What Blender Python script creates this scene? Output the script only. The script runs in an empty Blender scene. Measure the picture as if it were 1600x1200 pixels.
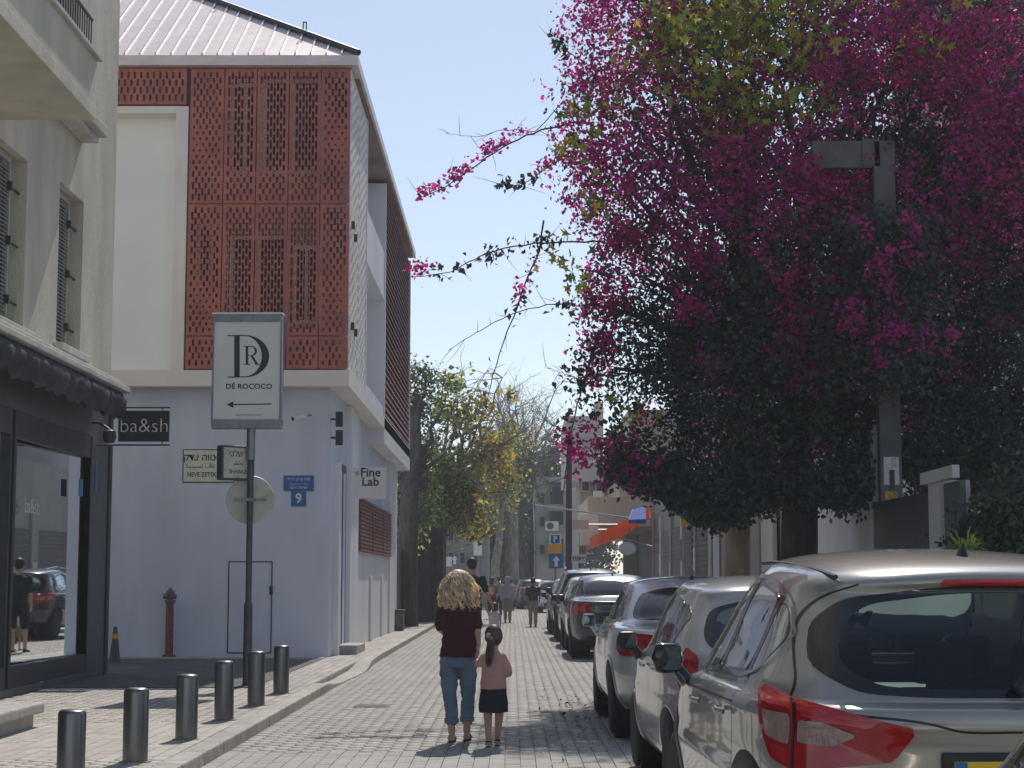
import bpy, bmesh, math, random
import numpy as np
from mathutils import Vector, Matrix
random.seed(7); np.random.seed(7)
R = math.radians
C = bpy.context.scene.collection
SC = bpy.context.scene
# ------------------------------------------------------------------ camera, world, sun, exposure
FPX, HC = 2800.0, 1.52
TILT = math.atan(308 / 2800)
cam_d = bpy.data.cameras.new('camera'); cam = bpy.data.objects.new('camera', cam_d); C.objects.link(cam)
cam.location = (0, 0, HC); cam.rotation_euler = (R(90) + TILT, 0, 0)
cam_d.sensor_width = 36; cam_d.lens = 36 * FPX / 1600; cam_d.clip_end = 3000; cam_d.clip_start = 0.1
SC.camera = cam
W = bpy.data.worlds.new('World'); SC.world = W; W.use_nodes = True
SUN = Vector((0.11, 0.85, 1.02)).normalized()          # towards the sun: ahead of the camera, very slightly to the right, high
el = math.asin(SUN.z); az = math.atan2(SUN.x, SUN.y)
nt = W.node_tree; bg = nt.nodes['Background']
sk = nt.nodes.new('ShaderNodeTexSky'); sk.sky_type = 'NISHITA'; sk.sun_disc = False
sk.sun_elevation = el; sk.sun_rotation = az; sk.air_density = 1.0; sk.dust_density = .35; sk.ozone_density = 2.6; sk.altitude = 0
hsv = nt.nodes.new('ShaderNodeHueSaturation'); hsv.inputs['Saturation'].default_value = .72; nt.links.new(sk.outputs[0], hsv.inputs['Color']); nt.links.new(hsv.outputs[0], bg.inputs[0]); bg.inputs[1].default_value = 0.08
sd = bpy.data.lights.new('sun', 'SUN'); sd.energy = 2.3; sd.angle = R(0.55); sd.color = (1, .95, .87)
so = bpy.data.objects.new('sun', sd); C.objects.link(so); so.rotation_euler = SUN.to_track_quat('Z', 'Y').to_euler()
SC.view_settings.view_transform = 'Standard'; SC.view_settings.look = 'None'
SC.view_settings.exposure = 0.66; SC.view_settings.gamma = 1.0; SC.view_settings.use_curve_mapping = False
SC.cycles.use_denoising = True
SC.cycles.max_bounces = 7; SC.cycles.transparent_max_bounces = 24; SC.cycles.glossy_bounces = 4
SC.cycles.caustics_reflective = False; SC.cycles.caustics_refractive = False; SC.cycles.sample_clamp_indirect = 4

# ------------------------------------------------------------------ measuring helpers
_c, _s = math.cos(TILT), math.sin(TILT)
def P(x, y, Y):
    """world point at street distance Y seen at photo coordinates x, y"""
    u, v = (x - 800) / FPX, (600 - y) / FPX
    d = (u, _c - v * _s, _s + v * _c); t = Y / d[1]
    return Vector((t * d[0], Y, HC + t * d[2]))
def G(x, y, z=0.0):
    u, v = (x - 800) / FPX, (600 - y) / FPX
    d = (u, _c - v * _s, _s + v * _c); t = (z - HC) / d[2]
    return Vector((t * d[0], t * d[1], z))
def PX(x, y, X):
    """world point on the plane X = const seen at photo x, y"""
    u, v = (x - 800) / FPX, (600 - y) / FPX
    d = (u, _c - v * _s, _s + v * _c); t = X / d[0]
    return Vector((X, t * d[1], HC + t * d[2]))

# ------------------------------------------------------------------ materials
def mat(name, col, rough=.7, metal=0., var=.12, scale=6., bump=0., bscale=40., col2=None, spec=.5, coat=0., stretch=(1, 1, 1),
        island=0., objvar=0., trans=0., dirt=None, dscale=1.2):
    m = bpy.data.materials.new(name); m.use_nodes = True
    n = m.node_tree.nodes; l = m.node_tree.links; b = n['Principled BSDF']
    b.inputs['Roughness'].default_value = rough; b.inputs['Metallic'].default_value = metal
    b.inputs['Specular IOR Level'].default_value = spec; b.inputs['Coat Weight'].default_value = coat
    b.inputs['Coat Roughness'].default_value = .04
    tc = n.new('ShaderNodeTexCoord'); mp = n.new('ShaderNodeMapping'); mp.inputs['Scale'].default_value = stretch
    l.new(tc.outputs['Object'], mp.inputs[0])
    nz = n.new('ShaderNodeTexNoise'); nz.inputs['Scale'].default_value = scale; nz.inputs['Detail'].default_value = 6
    l.new(mp.outputs[0], nz.inputs['Vector'])
    c = Vector(col); c2 = Vector(col2) if col2 else c * (1 - var * 1.6)
    mx = n.new('ShaderNodeMix'); mx.data_type = 'RGBA'
    mx.inputs[6].default_value = (*(c * (1 + (0 if col2 else var * .6))), 1); mx.inputs[7].default_value = (*c2, 1)
    rp = n.new('ShaderNodeMapRange'); rp.inputs[1].default_value = .35; rp.inputs[2].default_value = .68
    l.new(nz.outputs[0], rp.inputs[0]); l.new(rp.outputs[0], mx.inputs[0])
    out = mx.outputs[2]
    if dirt:
        nd = n.new('ShaderNodeTexNoise'); nd.inputs['Scale'].default_value = dscale; nd.inputs['Detail'].default_value = 8
        l.new(mp.outputs[0], nd.inputs['Vector'])
        rd = n.new('ShaderNodeMapRange'); rd.inputs[1].default_value = .48; rd.inputs[2].default_value = .75; rd.inputs[4].default_value = dirt[3]
        l.new(nd.outputs[0], rd.inputs[0])
        md = n.new('ShaderNodeMix'); md.data_type = 'RGBA'; md.inputs[7].default_value = (*dirt[:3], 1)
        l.new(rd.outputs[0], md.inputs[0]); l.new(out, md.inputs[6]); out = md.outputs[2]
    for amt, src in ((island, 'g'), (objvar, 'o')):
        if amt:
            g = n.new('ShaderNodeNewGeometry') if src == 'g' else n.new('ShaderNodeObjectInfo')
            ra = n.new('ShaderNodeMapRange'); ra.inputs[3].default_value = 1 - amt; ra.inputs[4].default_value = 1 + amt * .8
            l.new(g.outputs['Random Per Island' if src == 'g' else 'Random'], ra.inputs[0])
            vm = n.new('ShaderNodeVectorMath'); vm.operation = 'SCALE'
            l.new(out, vm.inputs[0]); l.new(ra.outputs[0], vm.inputs['Scale']); out = vm.outputs[0]
    l.new(out, b.inputs['Base Color'])
    if bump:
        nb = n.new('ShaderNodeTexNoise'); nb.inputs['Scale'].default_value = bscale; nb.inputs['Detail'].default_value = 5
        l.new(mp.outputs[0], nb.inputs['Vector'])
        bp = n.new('ShaderNodeBump'); bp.inputs['Strength'].default_value = bump; bp.inputs['Distance'].default_value = .02
        l.new(nb.outputs[0], bp.inputs['Height']); l.new(bp.outputs[0], b.inputs['Normal'])
    if trans:
        o = n['Material Output']; tr = n.new('ShaderNodeBsdfTranslucent'); ms = n.new('ShaderNodeMixShader')
        ms.inputs[0].default_value = trans
        sc_ = n.new('ShaderNodeVectorMath'); sc_.operation = 'SCALE'; sc_.inputs['Scale'].default_value = 1.5
        l.new(out, sc_.inputs[0]); l.new(sc_.outputs[0], tr.inputs[0])
        l.new(b.outputs[0], ms.inputs[1]); l.new(tr.outputs[0], ms.inputs[2]); l.new(ms.outputs[0], o.inputs[0])
    return m
def glass(name, tint=(.5, .55, .52), gl=1.0, ior=1.5):
    m = bpy.data.materials.new(name); m.use_nodes = True
    n = m.node_tree.nodes; l = m.node_tree.links; n.remove(n['Principled BSDF']); o = n['Material Output']
    t = n.new('ShaderNodeBsdfTransparent'); t.inputs[0].default_value = (*tint, 1)
    g = n.new('ShaderNodeBsdfGlossy'); g.inputs['Roughness'].default_value = .015; g.inputs[0].default_value = (.9, .92, .95, 1)
    f = n.new('ShaderNodeFresnel'); f.inputs[0].default_value = ior
    nz = n.new('ShaderNodeTexNoise'); nz.inputs['Scale'].default_value = 1.3
    bp = n.new('ShaderNodeBump'); bp.inputs['Strength'].default_value = .012; bp.inputs['Distance'].default_value = .02
    l.new(nz.outputs[0], bp.inputs['Height']); l.new(bp.outputs[0], g.inputs['Normal'])
    mt = n.new('ShaderNodeMath'); mt.operation = 'MULTIPLY'; mt.inputs[1].default_value = gl; mt.use_clamp = True
    ms = n.new('ShaderNodeMixShader'); l.new(f.outputs[0], mt.inputs[0]); l.new(mt.outputs[0], ms.inputs[0])
    l.new(t.outputs[0], ms.inputs[1]); l.new(g.outputs[0], ms.inputs[2]); l.new(ms.outputs[0], o.inputs[0])
    return m
M = {}
def M_(k, *a, **kw): M[k] = mat(k, *a, **kw)
M_('paver', (.37, .355, .33), .8, var=.12, scale=30, bump=.25, bscale=120, objvar=.08, dirt=(.26, .24, .22, .5), dscale=4)
M_('paver_mass', (.37, .355, .33), .8, var=.12, scale=14, bump=.25, bscale=120, island=.10, dirt=(.26, .245, .225, .6), dscale=.5)
M_('side_paver', (.47, .44, .39), .8, var=.12, scale=30, bump=.25, bscale=120, objvar=.12)
M_('side_mass', (.47, .44, .39), .8, var=.12, scale=14, bump=.25, bscale=120, island=.12, dirt=(.27, .25, .22, .45), dscale=.5)
M_('joint', (.34, .32, .29), .95, var=.2, scale=8)
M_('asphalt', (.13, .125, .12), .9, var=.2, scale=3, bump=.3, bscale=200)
M_('ground', (.26, .24, .21), .95, var=.2, scale=.4)
M_('kerb', (.43, .405, .36), .8, var=.15, scale=8, bump=.4, bscale=60, objvar=.1, dirt=(.2, .18, .16, .5), dscale=3)
M_('white_wall', (.82, .825, .85), .75, var=.05, scale=1.6, bump=.1, bscale=90, stretch=(1, 1, .3), dirt=(.58, .56, .55, .35), dscale=.7)
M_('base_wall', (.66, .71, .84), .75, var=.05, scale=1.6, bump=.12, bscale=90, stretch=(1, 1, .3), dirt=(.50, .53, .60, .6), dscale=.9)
M_('cream_frame', (.86, .81, .75), .7, var=.04, scale=1.5, dirt=(.6, .55, .5, .3))
M_('recess_panel', (.90, .91, .91), .55, var=.03, scale=.8)
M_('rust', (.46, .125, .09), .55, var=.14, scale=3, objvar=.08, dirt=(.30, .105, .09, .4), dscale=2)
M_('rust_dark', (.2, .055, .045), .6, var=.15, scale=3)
M_('roof_metal', (.80, .69, .67), .42, metal=.15, var=.08, scale=2.5, dirt=(.68, .57, .55, .5), dscale=1.6, stretch=(1, 1, 4))
M_('roof_seam', (.66, .58, .56), .3, metal=.5, var=.05)
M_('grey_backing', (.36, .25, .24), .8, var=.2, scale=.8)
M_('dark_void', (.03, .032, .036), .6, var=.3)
M_('dark_metal', (.035, .036, .04), .45, var=.2)
M_('black', (.012, .012, .014), .5, var=.2)
M_('stucco', (.64, .60, .49), .85, var=.12, scale=1.6, bump=.5, bscale=30, stretch=(1, 1, .4), dirt=(.44, .42, .34, .6), dscale=.9)
M_('stucco_trim', (.60, .585, .53), .8, var=.08, scale=3, bump=.2, bscale=60, dirt=(.35, .34, .3, .5), dscale=2)
M_('shutter', (.42, .415, .39), .6, var=.08, scale=6)
M_('awning_black', (.045, .047, .053), .7, var=.3, scale=5, bump=.6, bscale=6)
M_('shop_grey', (.085, .09, .095), .5, var=.12, scale=3)
M_('steel', (.21, .205, .20), .32, metal=.85, var=.12, scale=14, stretch=(1, 1, .1), objvar=.08, bump=.05)
M_('galv', (.26, .28, .31), .42, metal=.6, var=.12, scale=9)
M_('pole_grey', (.075, .085, .10), .45, metal=.2, var=.2, scale=6, bump=.1)
M_('sign_white', (.80, .78, .75), .45, var=.03, scale=2)
M_('sign_cream', (.76, .73, .62), .5, var=.06, scale=5)
M_('sign_back', (.60, .60, .50), .5, metal=.1, var=.12, scale=5, dirt=(.4, .38, .3, .5), dscale=7)
M_('ink', (.025, .025, .03), .6, var=.1)
M_('sign_blue', (.012, .14, .42), .45, var=.12, scale=6)
M_('sign_yellow', (.75, .40, .01), .5, var=.1)
M_('white_print', (.8, .8, .8), .5, var=.03)
M_('hydrant', (.26, .06, .05), .6, var=.3, scale=14, dirt=(.2, .12, .1, .7), dscale=9, bump=.3)
M_('hydrant_cap', (.16, .13, .125), .6, var=.3, scale=20, bump=.3)
M_('concrete', (.115, .112, .11), .85, var=.15, scale=5, bump=.3, bscale=40, dirt=(.16, .15, .14, .5), dscale=3)
M_('stone_bench', (.45, .425, .39), .8, var=.12, scale=6, bump=.3, bscale=70)
M_('bark', (.075, .066, .058), .95, var=.35, scale=9, bump=1., bscale=16, stretch=(1, 1, .25))
M_('bark_pale', (.30, .26, .21), .9, var=.3, scale=5, bump=.8, bscale=14, stretch=(1, 1, .3))
M_('leaf_dark', (.045, .056, .046), .55, island=.45, trans=.30, var=.2, scale=.8)
M_('leaf_green', (.075, .125, .03), .55, island=.4, trans=.42, var=.2, scale=.8)
M_('leaf_lime', (.38, .44, .08), .55, island=.4, trans=.5, var=.2, scale=.9, col2=(.22, .30, .06))
M_('leaf_yellow', (.50, .40, .05), .55, island=.35, trans=.5, col2=(.36, .22, .04), scale=1.5)
M_('leaf_olive', (.085, .095, .050), .6, island=.4, trans=.35, var=.25, scale=.6)
M_('bract', (.44, .022, .27), .55, island=.4, trans=.55, col2=(.50, .03, .19), scale=.7)
M_('bract_dry', (.24, .07, .08), .7, island=.35, trans=.35, var=.2)
M_('skin', (.50, .30, .215), .55, var=.06, scale=8)
M_('skin_dark', (.26, .15, .105), .55, var=.06, scale=8)
M_('hair_blonde', (.86, .73, .52), .45, var=.25, scale=20, island=.45, trans=.35)
M_('hair_brown', (.10, .060, .038), .5, var=.3, scale=20, island=.3)
M_('hair_black', (.015, .012, .011), .55, var=.3, scale=20)
M_('tee_burgundy', (.055, .008, .013), .9, var=.15, scale=6, bump=.6, bscale=9)
M_('jeans', (.13, .19, .28), .9, var=.15, scale=5, bump=.5, bscale=11, dirt=(.20, .27, .36, .5), dscale=4)
M_('top_pink', (.50, .28, .24), .9, var=.08, scale=6, bump=.5, bscale=10)
M_('navy', (.012, .014, .022), .9, var=.2, bump=.4, bscale=10)
M_('leather', (.07, .035, .025), .6, var=.2)
M_('cloth_green', (.022, .030, .024), .9, var=.2, bump=.4, bscale=10)
M_('cloth_white', (.62, .60, .62), .9, var=.1, bump=.4, bscale=10)
M_('cloth_lilac', (.42, .40, .48), .9, var=.1, bump=.4, bscale=10)
M_('cloth_taupe', (.26, .22, .18), .9, var=.1, bump=.4, bscale=10)
M_('rubber', (.018, .018, .019), .8, var=.2, bump=.2)
M_('rim', (.36, .37, .38), .35, metal=.8, var=.1)
M_('trim_black', (.014, .014, .015), .45, var=.2)
M_('trim_gloss', (.010, .010, .012), .12, var=.1, coat=.5)
M_('mirror_glass', (.05, .055, .06), .05, metal=1., var=.05)
M_('chrome', (.62, .63, .65), .12, metal=1., var=.03)
M_('lamp_red', (.50, .010, .014), .12, var=.15, scale=14, coat=1., trans=.25)
M_('lamp_bright', (.62, .02, .03), .15, var=.1, coat=1., trans=.3)
M_('lamp_clear', (.34, .22, .21), .12, var=.2, scale=60, coat=1., stretch=(3, 3, .4))
M_('plate_yellow', (.78, .52, .03), .4, var=.03)
M_('interior', (.028, .034, .048), .85, var=.2, scale=5)
M_('dash', (.25, .30, .30), .6, var=.1)
M_('building_tan', (.50, .42, .33), .85, var=.1, scale=.8, bump=.2, dirt=(.33, .28, .22, .5), dscale=.5)
M_('building_cream', (.62, .55, .42), .85, var=.08, scale=.8, dirt=(.42, .36, .28, .4), dscale=.5)
M_('building_pale', (.60, .58, .55), .85, var=.08, scale=.8, dirt=(.4, .38, .35, .5), dscale=.5)
M_('building_grey', (.34, .335, .30), .85, var=.1, scale=.7, dirt=(.22, .21, .19, .6), dscale=.4)
M_('wall_blue_grey', (.64, .66, .70), .8, var=.06, scale=1.3, bump=.15, dirt=(.36, .36, .38, .5), dscale=.8)
M_('orange_cloth', (.80, .17, .04), .8, var=.12, scale=2, trans=.5)
M_('blue_cloth', (.01, .07, .46), .8, var=.12, scale=2, trans=.2)
M_('louvre_dark', (.045, .06, .072), .5, var=.2)
M_('dry_leaf', (.34, .24, .15), .8, var=.3, island=.4, scale=5)
M_('paper', (.6, .58, .55), .8, var=.15, scale=30)
M_('sticker_red', (.4, .05, .05), .7, var=.3, scale=30)
M_('sticker_orange', (.5, .26, .05), .7, var=.4, scale=25)
M['glass_clear'] = glass('glass_clear', (.62, .68, .66), 1.2)
M['glass_dark'] = glass('glass_dark', (.20, .23, .25), 1.6, 1.6)
M['glass_side'] = glass('glass_side', (.50, .52, .50), 2.6, 1.7)
M['glass_shop'] = glass('glass_shop', (.35, .37, .38), 4.5, 1.6)
for k, c_ in dict(car_bronze=(.33, .32, .295), car_grey=(.40, .405, .43), car_silver=(.62, .62, .62), car_dark=(.045, .045, .05),
                  car_black=(.02, .02, .022), car_white=(.68, .68, .66), car_cream=(.52, .49, .42)).items():
    m = mat(k, c_, .30, metal=.35 if k not in ('car_white', 'car_black') else .0, var=.05, scale=2, coat=1.0, dirt=(*(Vector(c_) * .75 + Vector((.06, .055, .045))), .45), dscale=1.6)
    M[k] = m

# ------------------------------------------------------------------ mesh builder
def link(o, parent=None):
    C.objects.link(o)
    if parent is not None:
        o.parent = parent
        if parent.type != 'EMPTY' or parent.parent: pass
    return o
def tag(o, label=None, cat=None, group=None, kind=None):
    if label: o['label'] = label
    if cat: o['category'] = cat
    if group: o['group'] = group
    if kind: o['kind'] = kind
    return o
def thing(name, loc, label, cat, group=None, rz=0.):
    o = bpy.data.objects.new(name, None); C.objects.link(o); o.location = loc; o.rotation_euler = (0, 0, rz)
    o.empty_display_size = .2
    return tag(o, label, cat, group)
def wmat(o):
    m = Matrix.LocRotScale(o.location, o.rotation_euler, o.scale)
    return wmat(o.parent) @ m if o.parent else m
def mats_of(ms):
    return [M[k] if isinstance(k, str) else k for k in (ms if isinstance(ms, (list, tuple)) else [ms])]
class MB:
    def __init__(s): s.v = []; s.f = []; s.m = []
    def add(s, vs, fs, m=0):
        b = len(s.v); s.v += [tuple(v) for v in vs]; s.f += [tuple(i + b for i in f) for f in fs]; s.m += [m] * len(fs); return s
    def box(s, a, b, m=0, rz=0, piv=None):
        (x0, y0, z0), (x1, y1, z1) = a, b
        vs = [(x0, y0, z0), (x1, y0, z0), (x1, y1, z0), (x0, y1, z0), (x0, y0, z1), (x1, y0, z1), (x1, y1, z1), (x0, y1, z1)]
        if rz:
            p = piv or ((x0 + x1) / 2, (y0 + y1) / 2); c, n = math.cos(rz), math.sin(rz)
            vs = [(p[0] + (x - p[0]) * c - (y - p[1]) * n, p[1] + (x - p[0]) * n + (y - p[1]) * c, z) for x, y, z in vs]
        return s.add(vs, [(0, 3, 2, 1), (4, 5, 6, 7), (0, 1, 5, 4), (1, 2, 6, 5), (2, 3, 7, 6), (3, 0, 4, 7)], m)
    def cbox(s, c, d, m=0, rz=0):
        return s.box([c[i] - d[i] / 2 for i in range(3)], [c[i] + d[i] / 2 for i in range(3)], m, rz)
    def tube(s, pts, r, n=8, m=0, cap=True, flat=None):
        pts = [Vector(p) for p in pts]; k = len(pts); rs = r if isinstance(r, (list, tuple)) else [r] * k
        vs = []; up = Vector((0, 0, 1)); prev = None
        for i, p in enumerate(pts):
            t = (pts[min(i + 1, k - 1)] - pts[max(i - 1, 0)])
            t = t.normalized() if t.length > 1e-9 else Vector((0, 0, 1))
            if prev is None:
                a = t.cross(Vector((0, 1, 0)) if abs(t.y) < .9 else Vector((1, 0, 0))).normalized()
            else:
                a = (prev - t * prev.dot(t)).normalized()
            prev = a; b2 = t.cross(a)
            for j in range(n):
                w = 2 * math.pi * j / n
                q = a * math.cos(w) + b2 * math.sin(w) * (flat or 1)
                vs.append(p + q * rs[i])
        fs = [(i * n + j, i * n + (j + 1) % n, (i + 1) * n + (j + 1) % n, (i + 1) * n + j) for i in range(k - 1) for j in range(n)]
        if cap: fs += [tuple(range(n))[::-1], tuple((k - 1) * n + j for j in range(n))]
        return s.add(vs, fs, m)
    def lathe(s, prof, c=(0, 0, 0), n=20, m=0, axis='z'):
        vs = []
        for r, z in prof:
            for j in range(n):
                w = 2 * math.pi * j / n; a, b = r * math.cos(w), r * math.sin(w)
                vs.append({'z': (c[0] + a, c[1] + b, c[2] + z), 'x': (c[0] + z, c[1] + a, c[2] + b), 'y': (c[0] + a, c[1] + z, c[2] - b)}[axis])
        k = len(prof)
        fs = [(i * n + j, i * n + (j + 1) % n, (i + 1) * n + (j + 1) % n, (i + 1) * n + j) for i in range(k - 1) for j in range(n)]
        if prof[0][0] > 1e-6: fs.append(tuple(range(n))[::-1])
        if prof[-1][0] > 1e-6: fs.append(tuple((k - 1) * n + j for j in range(n)))
        return s.add(vs, fs, m)
    def quad(s, *p, m=0): return s.add(p, [tuple(range(len(p)))], m)
    def prism(s, poly, d, m=0):
        """poly: 3-D outline; d: extrusion vector"""
        d = Vector(d); n = len(poly); vs = [Vector(p) for p in poly] + [Vector(p) + d for p in poly]
        return s.add(vs, [tuple(range(n))[::-1], tuple(range(n, 2 * n))] + [(i, (i + 1) % n, n + (i + 1) % n, n + i) for i in range(n)], m)
    def rings(s, rg, m=0, cap=True, close=True):
        n = len(rg[0]); k = len(rg); vs = [p for r_ in rg for p in r_]
        fs = [(i * n + j, i * n + (j + 1) % n, (i + 1) * n + (j + 1) % n, (i + 1) * n + j) for i in range(k - 1) for j in range(n if close else n - 1)]
        if cap: fs += [tuple(range(n))[::-1], tuple((k - 1) * n + j for j in range(n))]
        return s.add(vs, fs, m)
    def build(s, name, ms, parent=None, smooth=None, bevel=0, local=False, kind=None, fix=True):
        vs = s.v
        if parent is not None and not local:
            inv = wmat(parent).inverted(); vs = [inv @ Vector(v) for v in vs]
        me = bpy.data.meshes.new(name); me.from_pydata([tuple(v) for v in vs], [], s.f)
        ml = mats_of(ms)
        for x in ml: me.materials.append(x)
        if len(ml) > 1: me.polygons.foreach_set('material_index', s.m)
        if bevel or fix:
            bm = bmesh.new(); bm.from_mesh(me)
            if bevel: 
                bmesh.ops.remove_doubles(bm, verts=bm.verts, dist=1e-5)
                es = [e for e in bm.edges if len(e.link_faces) == 2 and e.calc_face_angle(0) > .5]
                bmesh.ops.bevel(bm, geom=es, offset=bevel, segments=2, affect='EDGES', profile=.6)
            bmesh.ops.recalc_face_normals(bm, faces=bm.faces); bm.to_mesh(me); bm.free()
        if smooth is not None:
            me.polygons.foreach_set('use_smooth', [True] * len(me.polygons))
            if smooth < 180: me.set_sharp_from_angle(angle=R(smooth))
        o = bpy.data.objects.new(name, me); link(o, parent)
        if kind: o['kind'] = kind
        return o
def mesh_np(name, v, quads, ms, parent=None, midx=None, kind=None):
    """big meshes straight from numpy arrays (world coordinates)"""
    if parent is not None:
        inv = np.array(wmat(parent).inverted()); v = v @ inv[:3, :3].T + inv[:3, 3]
    me = bpy.data.meshes.new(name); nf, k = quads.shape
    me.vertices.add(len(v)); me.vertices.foreach_set('co', v.astype(np.float32).ravel())
    me.loops.add(nf * k); me.loops.foreach_set('vertex_index', quads.astype(np.int32).ravel())
    me.polygons.add(nf); me.polygons.foreach_set('loop_start', np.arange(nf, dtype=np.int32) * k)
    for x in mats_of(ms): me.materials.append(x)
    if midx is not None: me.polygons.foreach_set('material_index', midx.astype(np.int32))
    me.update(calc_edges=True)
    o = bpy.data.objects.new(name, me); link(o, parent)
    if kind: o['kind'] = kind
    return o
def copy_tree(o, parent=None):
    c = o.copy(); C.objects.link(c); c.parent = parent
    for ch in o.children: copy_tree(ch, c)
    return c
def text(name, body, size, origin, xdir, zdir, m, parent=None, align='CENTER', depth=.002, bold=0., stretch=1., lines=1.):
    """flat print standing on the plane xdir, zdir as a mesh"""
    cu = bpy.data.curves.new('t', 'FONT'); cu.body = body; cu.size = size; cu.align_x = align; cu.align_y = 'CENTER'
    cu.extrude = depth; cu.offset = bold; cu.resolution_u = 3; cu.space_line = lines
    to = bpy.data.objects.new('t', cu); C.objects.link(to)
    dg = bpy.context.evaluated_depsgraph_get(); dg.update()
    me = bpy.data.meshes.new_from_object(to.evaluated_get(dg)); bpy.data.objects.remove(to)
    x = Vector(xdir).normalized(); z = Vector(zdir).normalized(); n = x.cross(z)
    mt = Matrix((( x.x * stretch, z.x, n.x, origin[0]), (x.y * stretch, z.y, n.y, origin[1]), (x.z * stretch, z.z, n.z, origin[2]), (0, 0, 0, 1)))
    if parent is not None: mt = wmat(parent).inverted() @ mt
    me.transform(mt); me.materials.clear()
    for q in mats_of(m): me.materials.append(q)
    me.name = name; o = bpy.data.objects.new(name, me); link(o, parent); return o
def struct(o): o['kind'] = 'structure'; return o
def leaves(name, pts, nrm, size, m, parent=None, kind=None, flat=0., label=None, jitter=.35, aspect=.62, midx=None, down=0., petals=False):
    """many leaf-sized faces: each a folded lozenge of two triangles pairs"""
    n = len(pts); rg = np.random.default_rng(int(abs(pts[0, 0] * 97 + pts[0, 2] * 31) * 10) % 9999 + n)
    nr = nrm + rg.normal(0, .75 if not flat else .2, (n, 3)); nr /= np.linalg.norm(nr, axis=1, keepdims=True) + 1e-9
    a = rg.normal(0, 1, (n, 3)); a[:, 2] -= down; a -= nr * (a * nr).sum(1, keepdims=True); a /= np.linalg.norm(a, axis=1, keepdims=True) + 1e-9
    b = np.cross(nr, a); s = size * (1 + rg.uniform(-jitter, jitter, n))[:, None]
    w = s * aspect * .5; f = nr * s * .16
    v = np.stack([pts - a * s * .5, pts - a * s * .12 + b * w + f, pts + a * s * .5, pts - a * s * .12 - b * w + f], 1)
    v[:, 0] += nr[:] * s * .02
    q = np.arange(n * 4).reshape(n, 4); q3 = np.concatenate([q[:, [0, 1, 2]], q[:, [0, 2, 3]]], 0)
    o = mesh_np(name, v.reshape(-1, 3), q3, m, parent, None if midx is None else np.concatenate([midx, midx]), kind)
    if label: o['label'] = label
    return o
def blob(c, r, n, rg, shell=.0, squash=(1, 1, 1)):
    """points in a ball, biased to the surface by shell; returns points and outward normals"""
    d = rg.normal(0, 1, (n, 3)); d /= np.linalg.norm(d, axis=1, keepdims=True)
    u = rg.uniform(shell ** 3, 1, n) ** (1 / 3); p = d * u[:, None] * r * np.array(squash)
    return p + np.array(c), d
def limb(q, a, b, r0, r1, n=7, wob=.1, seed=0, seg=7, m=0):
    rr = random.Random(seed); a, b = Vector(a), Vector(b); L = (b - a).length; pts = []; rs = []
    for i in range(seg + 1):
        t = i / seg; p = a.lerp(b, t); k = math.sin(math.pi * t) * wob * L
        pts.append(p + Vector((rr.uniform(-1, 1) * k * .5, rr.uniform(-1, 1) * k * .5, k * .35 + rr.uniform(-1, 1) * k * .3))); rs.append(r0 + (r1 - r0) * t)
    q.tube(pts, rs, n, m); return pts
# ------------------------------------------------------------------ ground, street, pavements
def empty_struct(name, loc=(0, 0, 0)):
    o = bpy.data.objects.new(name, None); C.objects.link(o); o.location = loc; return struct(o)
SWZ = .12; KX = -2.53; WX = -6.15
b = MB(); b.quad((-900, -300, -.03), (900, -300, -.03), (900, 2000, -.03), (-900, 2000, -.03)); struct(b.build('ground', 'ground'))
road = MB(); road.box((KX - .02, -12, -.025), (2.95, 130, -.004)); road = struct(road.build('road', 'joint'))
def pavers(parent, x0, x1, y0, y1, z, w, l, mname, mass_mat, near=300, gap=.005, jit=.0012, name='paver', skip=None, ymax=None, mass_name='paver_field'):
    nx = int((x1 - x0) / w); cells = []
    for i in range(nx):
        yy = y0 - (l / 2 if i % 2 else 0) - random.random() * .02
        while yy < (ymax or y1):
            cx, cy = x0 + (i + .5) * w, yy + l / 2
            if not (skip and skip(cx, cy)): cells.append((cx, cy))
            yy += l
    cells.sort(key=lambda c: c[1])
    # only what the frame can show becomes an object of its own
    vis = [c for c in cells if c[1] > 14.4 and abs(c[0]) < c[1] * .3]
    nr = set(vis[:near])
    me = None
    for c in vis[:near]:
        if me is None:
            q = MB(); g = .003
            q.box((-w / 2 + gap / 2, -l / 2 + gap / 2, -.02), (w / 2 - gap / 2, l / 2 - gap / 2, 0))
            o = q.build(name, mname, parent, bevel=.003, local=True); me = o.data
        else:
            o = bpy.data.objects.new(name, me); link(o, parent)
        o.location = (c[0], c[1], z + random.uniform(-jit, jit)); o.rotation_euler = (random.gauss(0, .004), random.gauss(0, .004), random.gauss(0, .004))
    rest = np.array([c for c in cells if c not in nr]); n = len(rest)
    if n:
        hw, hl = w / 2 - gap / 2, l / 2 - gap / 2; e = .004
        off = np.array([(-hw, -hl, -.012), (hw, -hl, -.012), (hw, hl, -.012), (-hw, hl, -.012), (-hw + e, -hl + e, 0), (hw - e, -hl + e, 0), (hw - e, hl - e, 0), (-hw + e, hl - e, 0)])
        zz = z + np.random.uniform(-jit, jit, n)
        v = np.concatenate([rest, zz[:, None]], 1)[:, None, :] + off[None]
        tilt = np.random.normal(0, .0012, (n, 2)); v[:, :, 2] += off[None, :, 0] / hw * tilt[:, :1] * .5 + off[None, :, 1] / hl * tilt[:, 1:] * .5
        fq = np.array([(4, 5, 6, 7), (0, 1, 5, 4), (1, 2, 6, 5), (2, 3, 7, 6), (3, 0, 4, 7)])
        q = (np.arange(n)[:, None, None] * 8 + fq[None]).reshape(-1, 4)
        mesh_np(mass_name, v.reshape(-1, 3), q, mass_mat, parent, kind='stuff')
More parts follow.
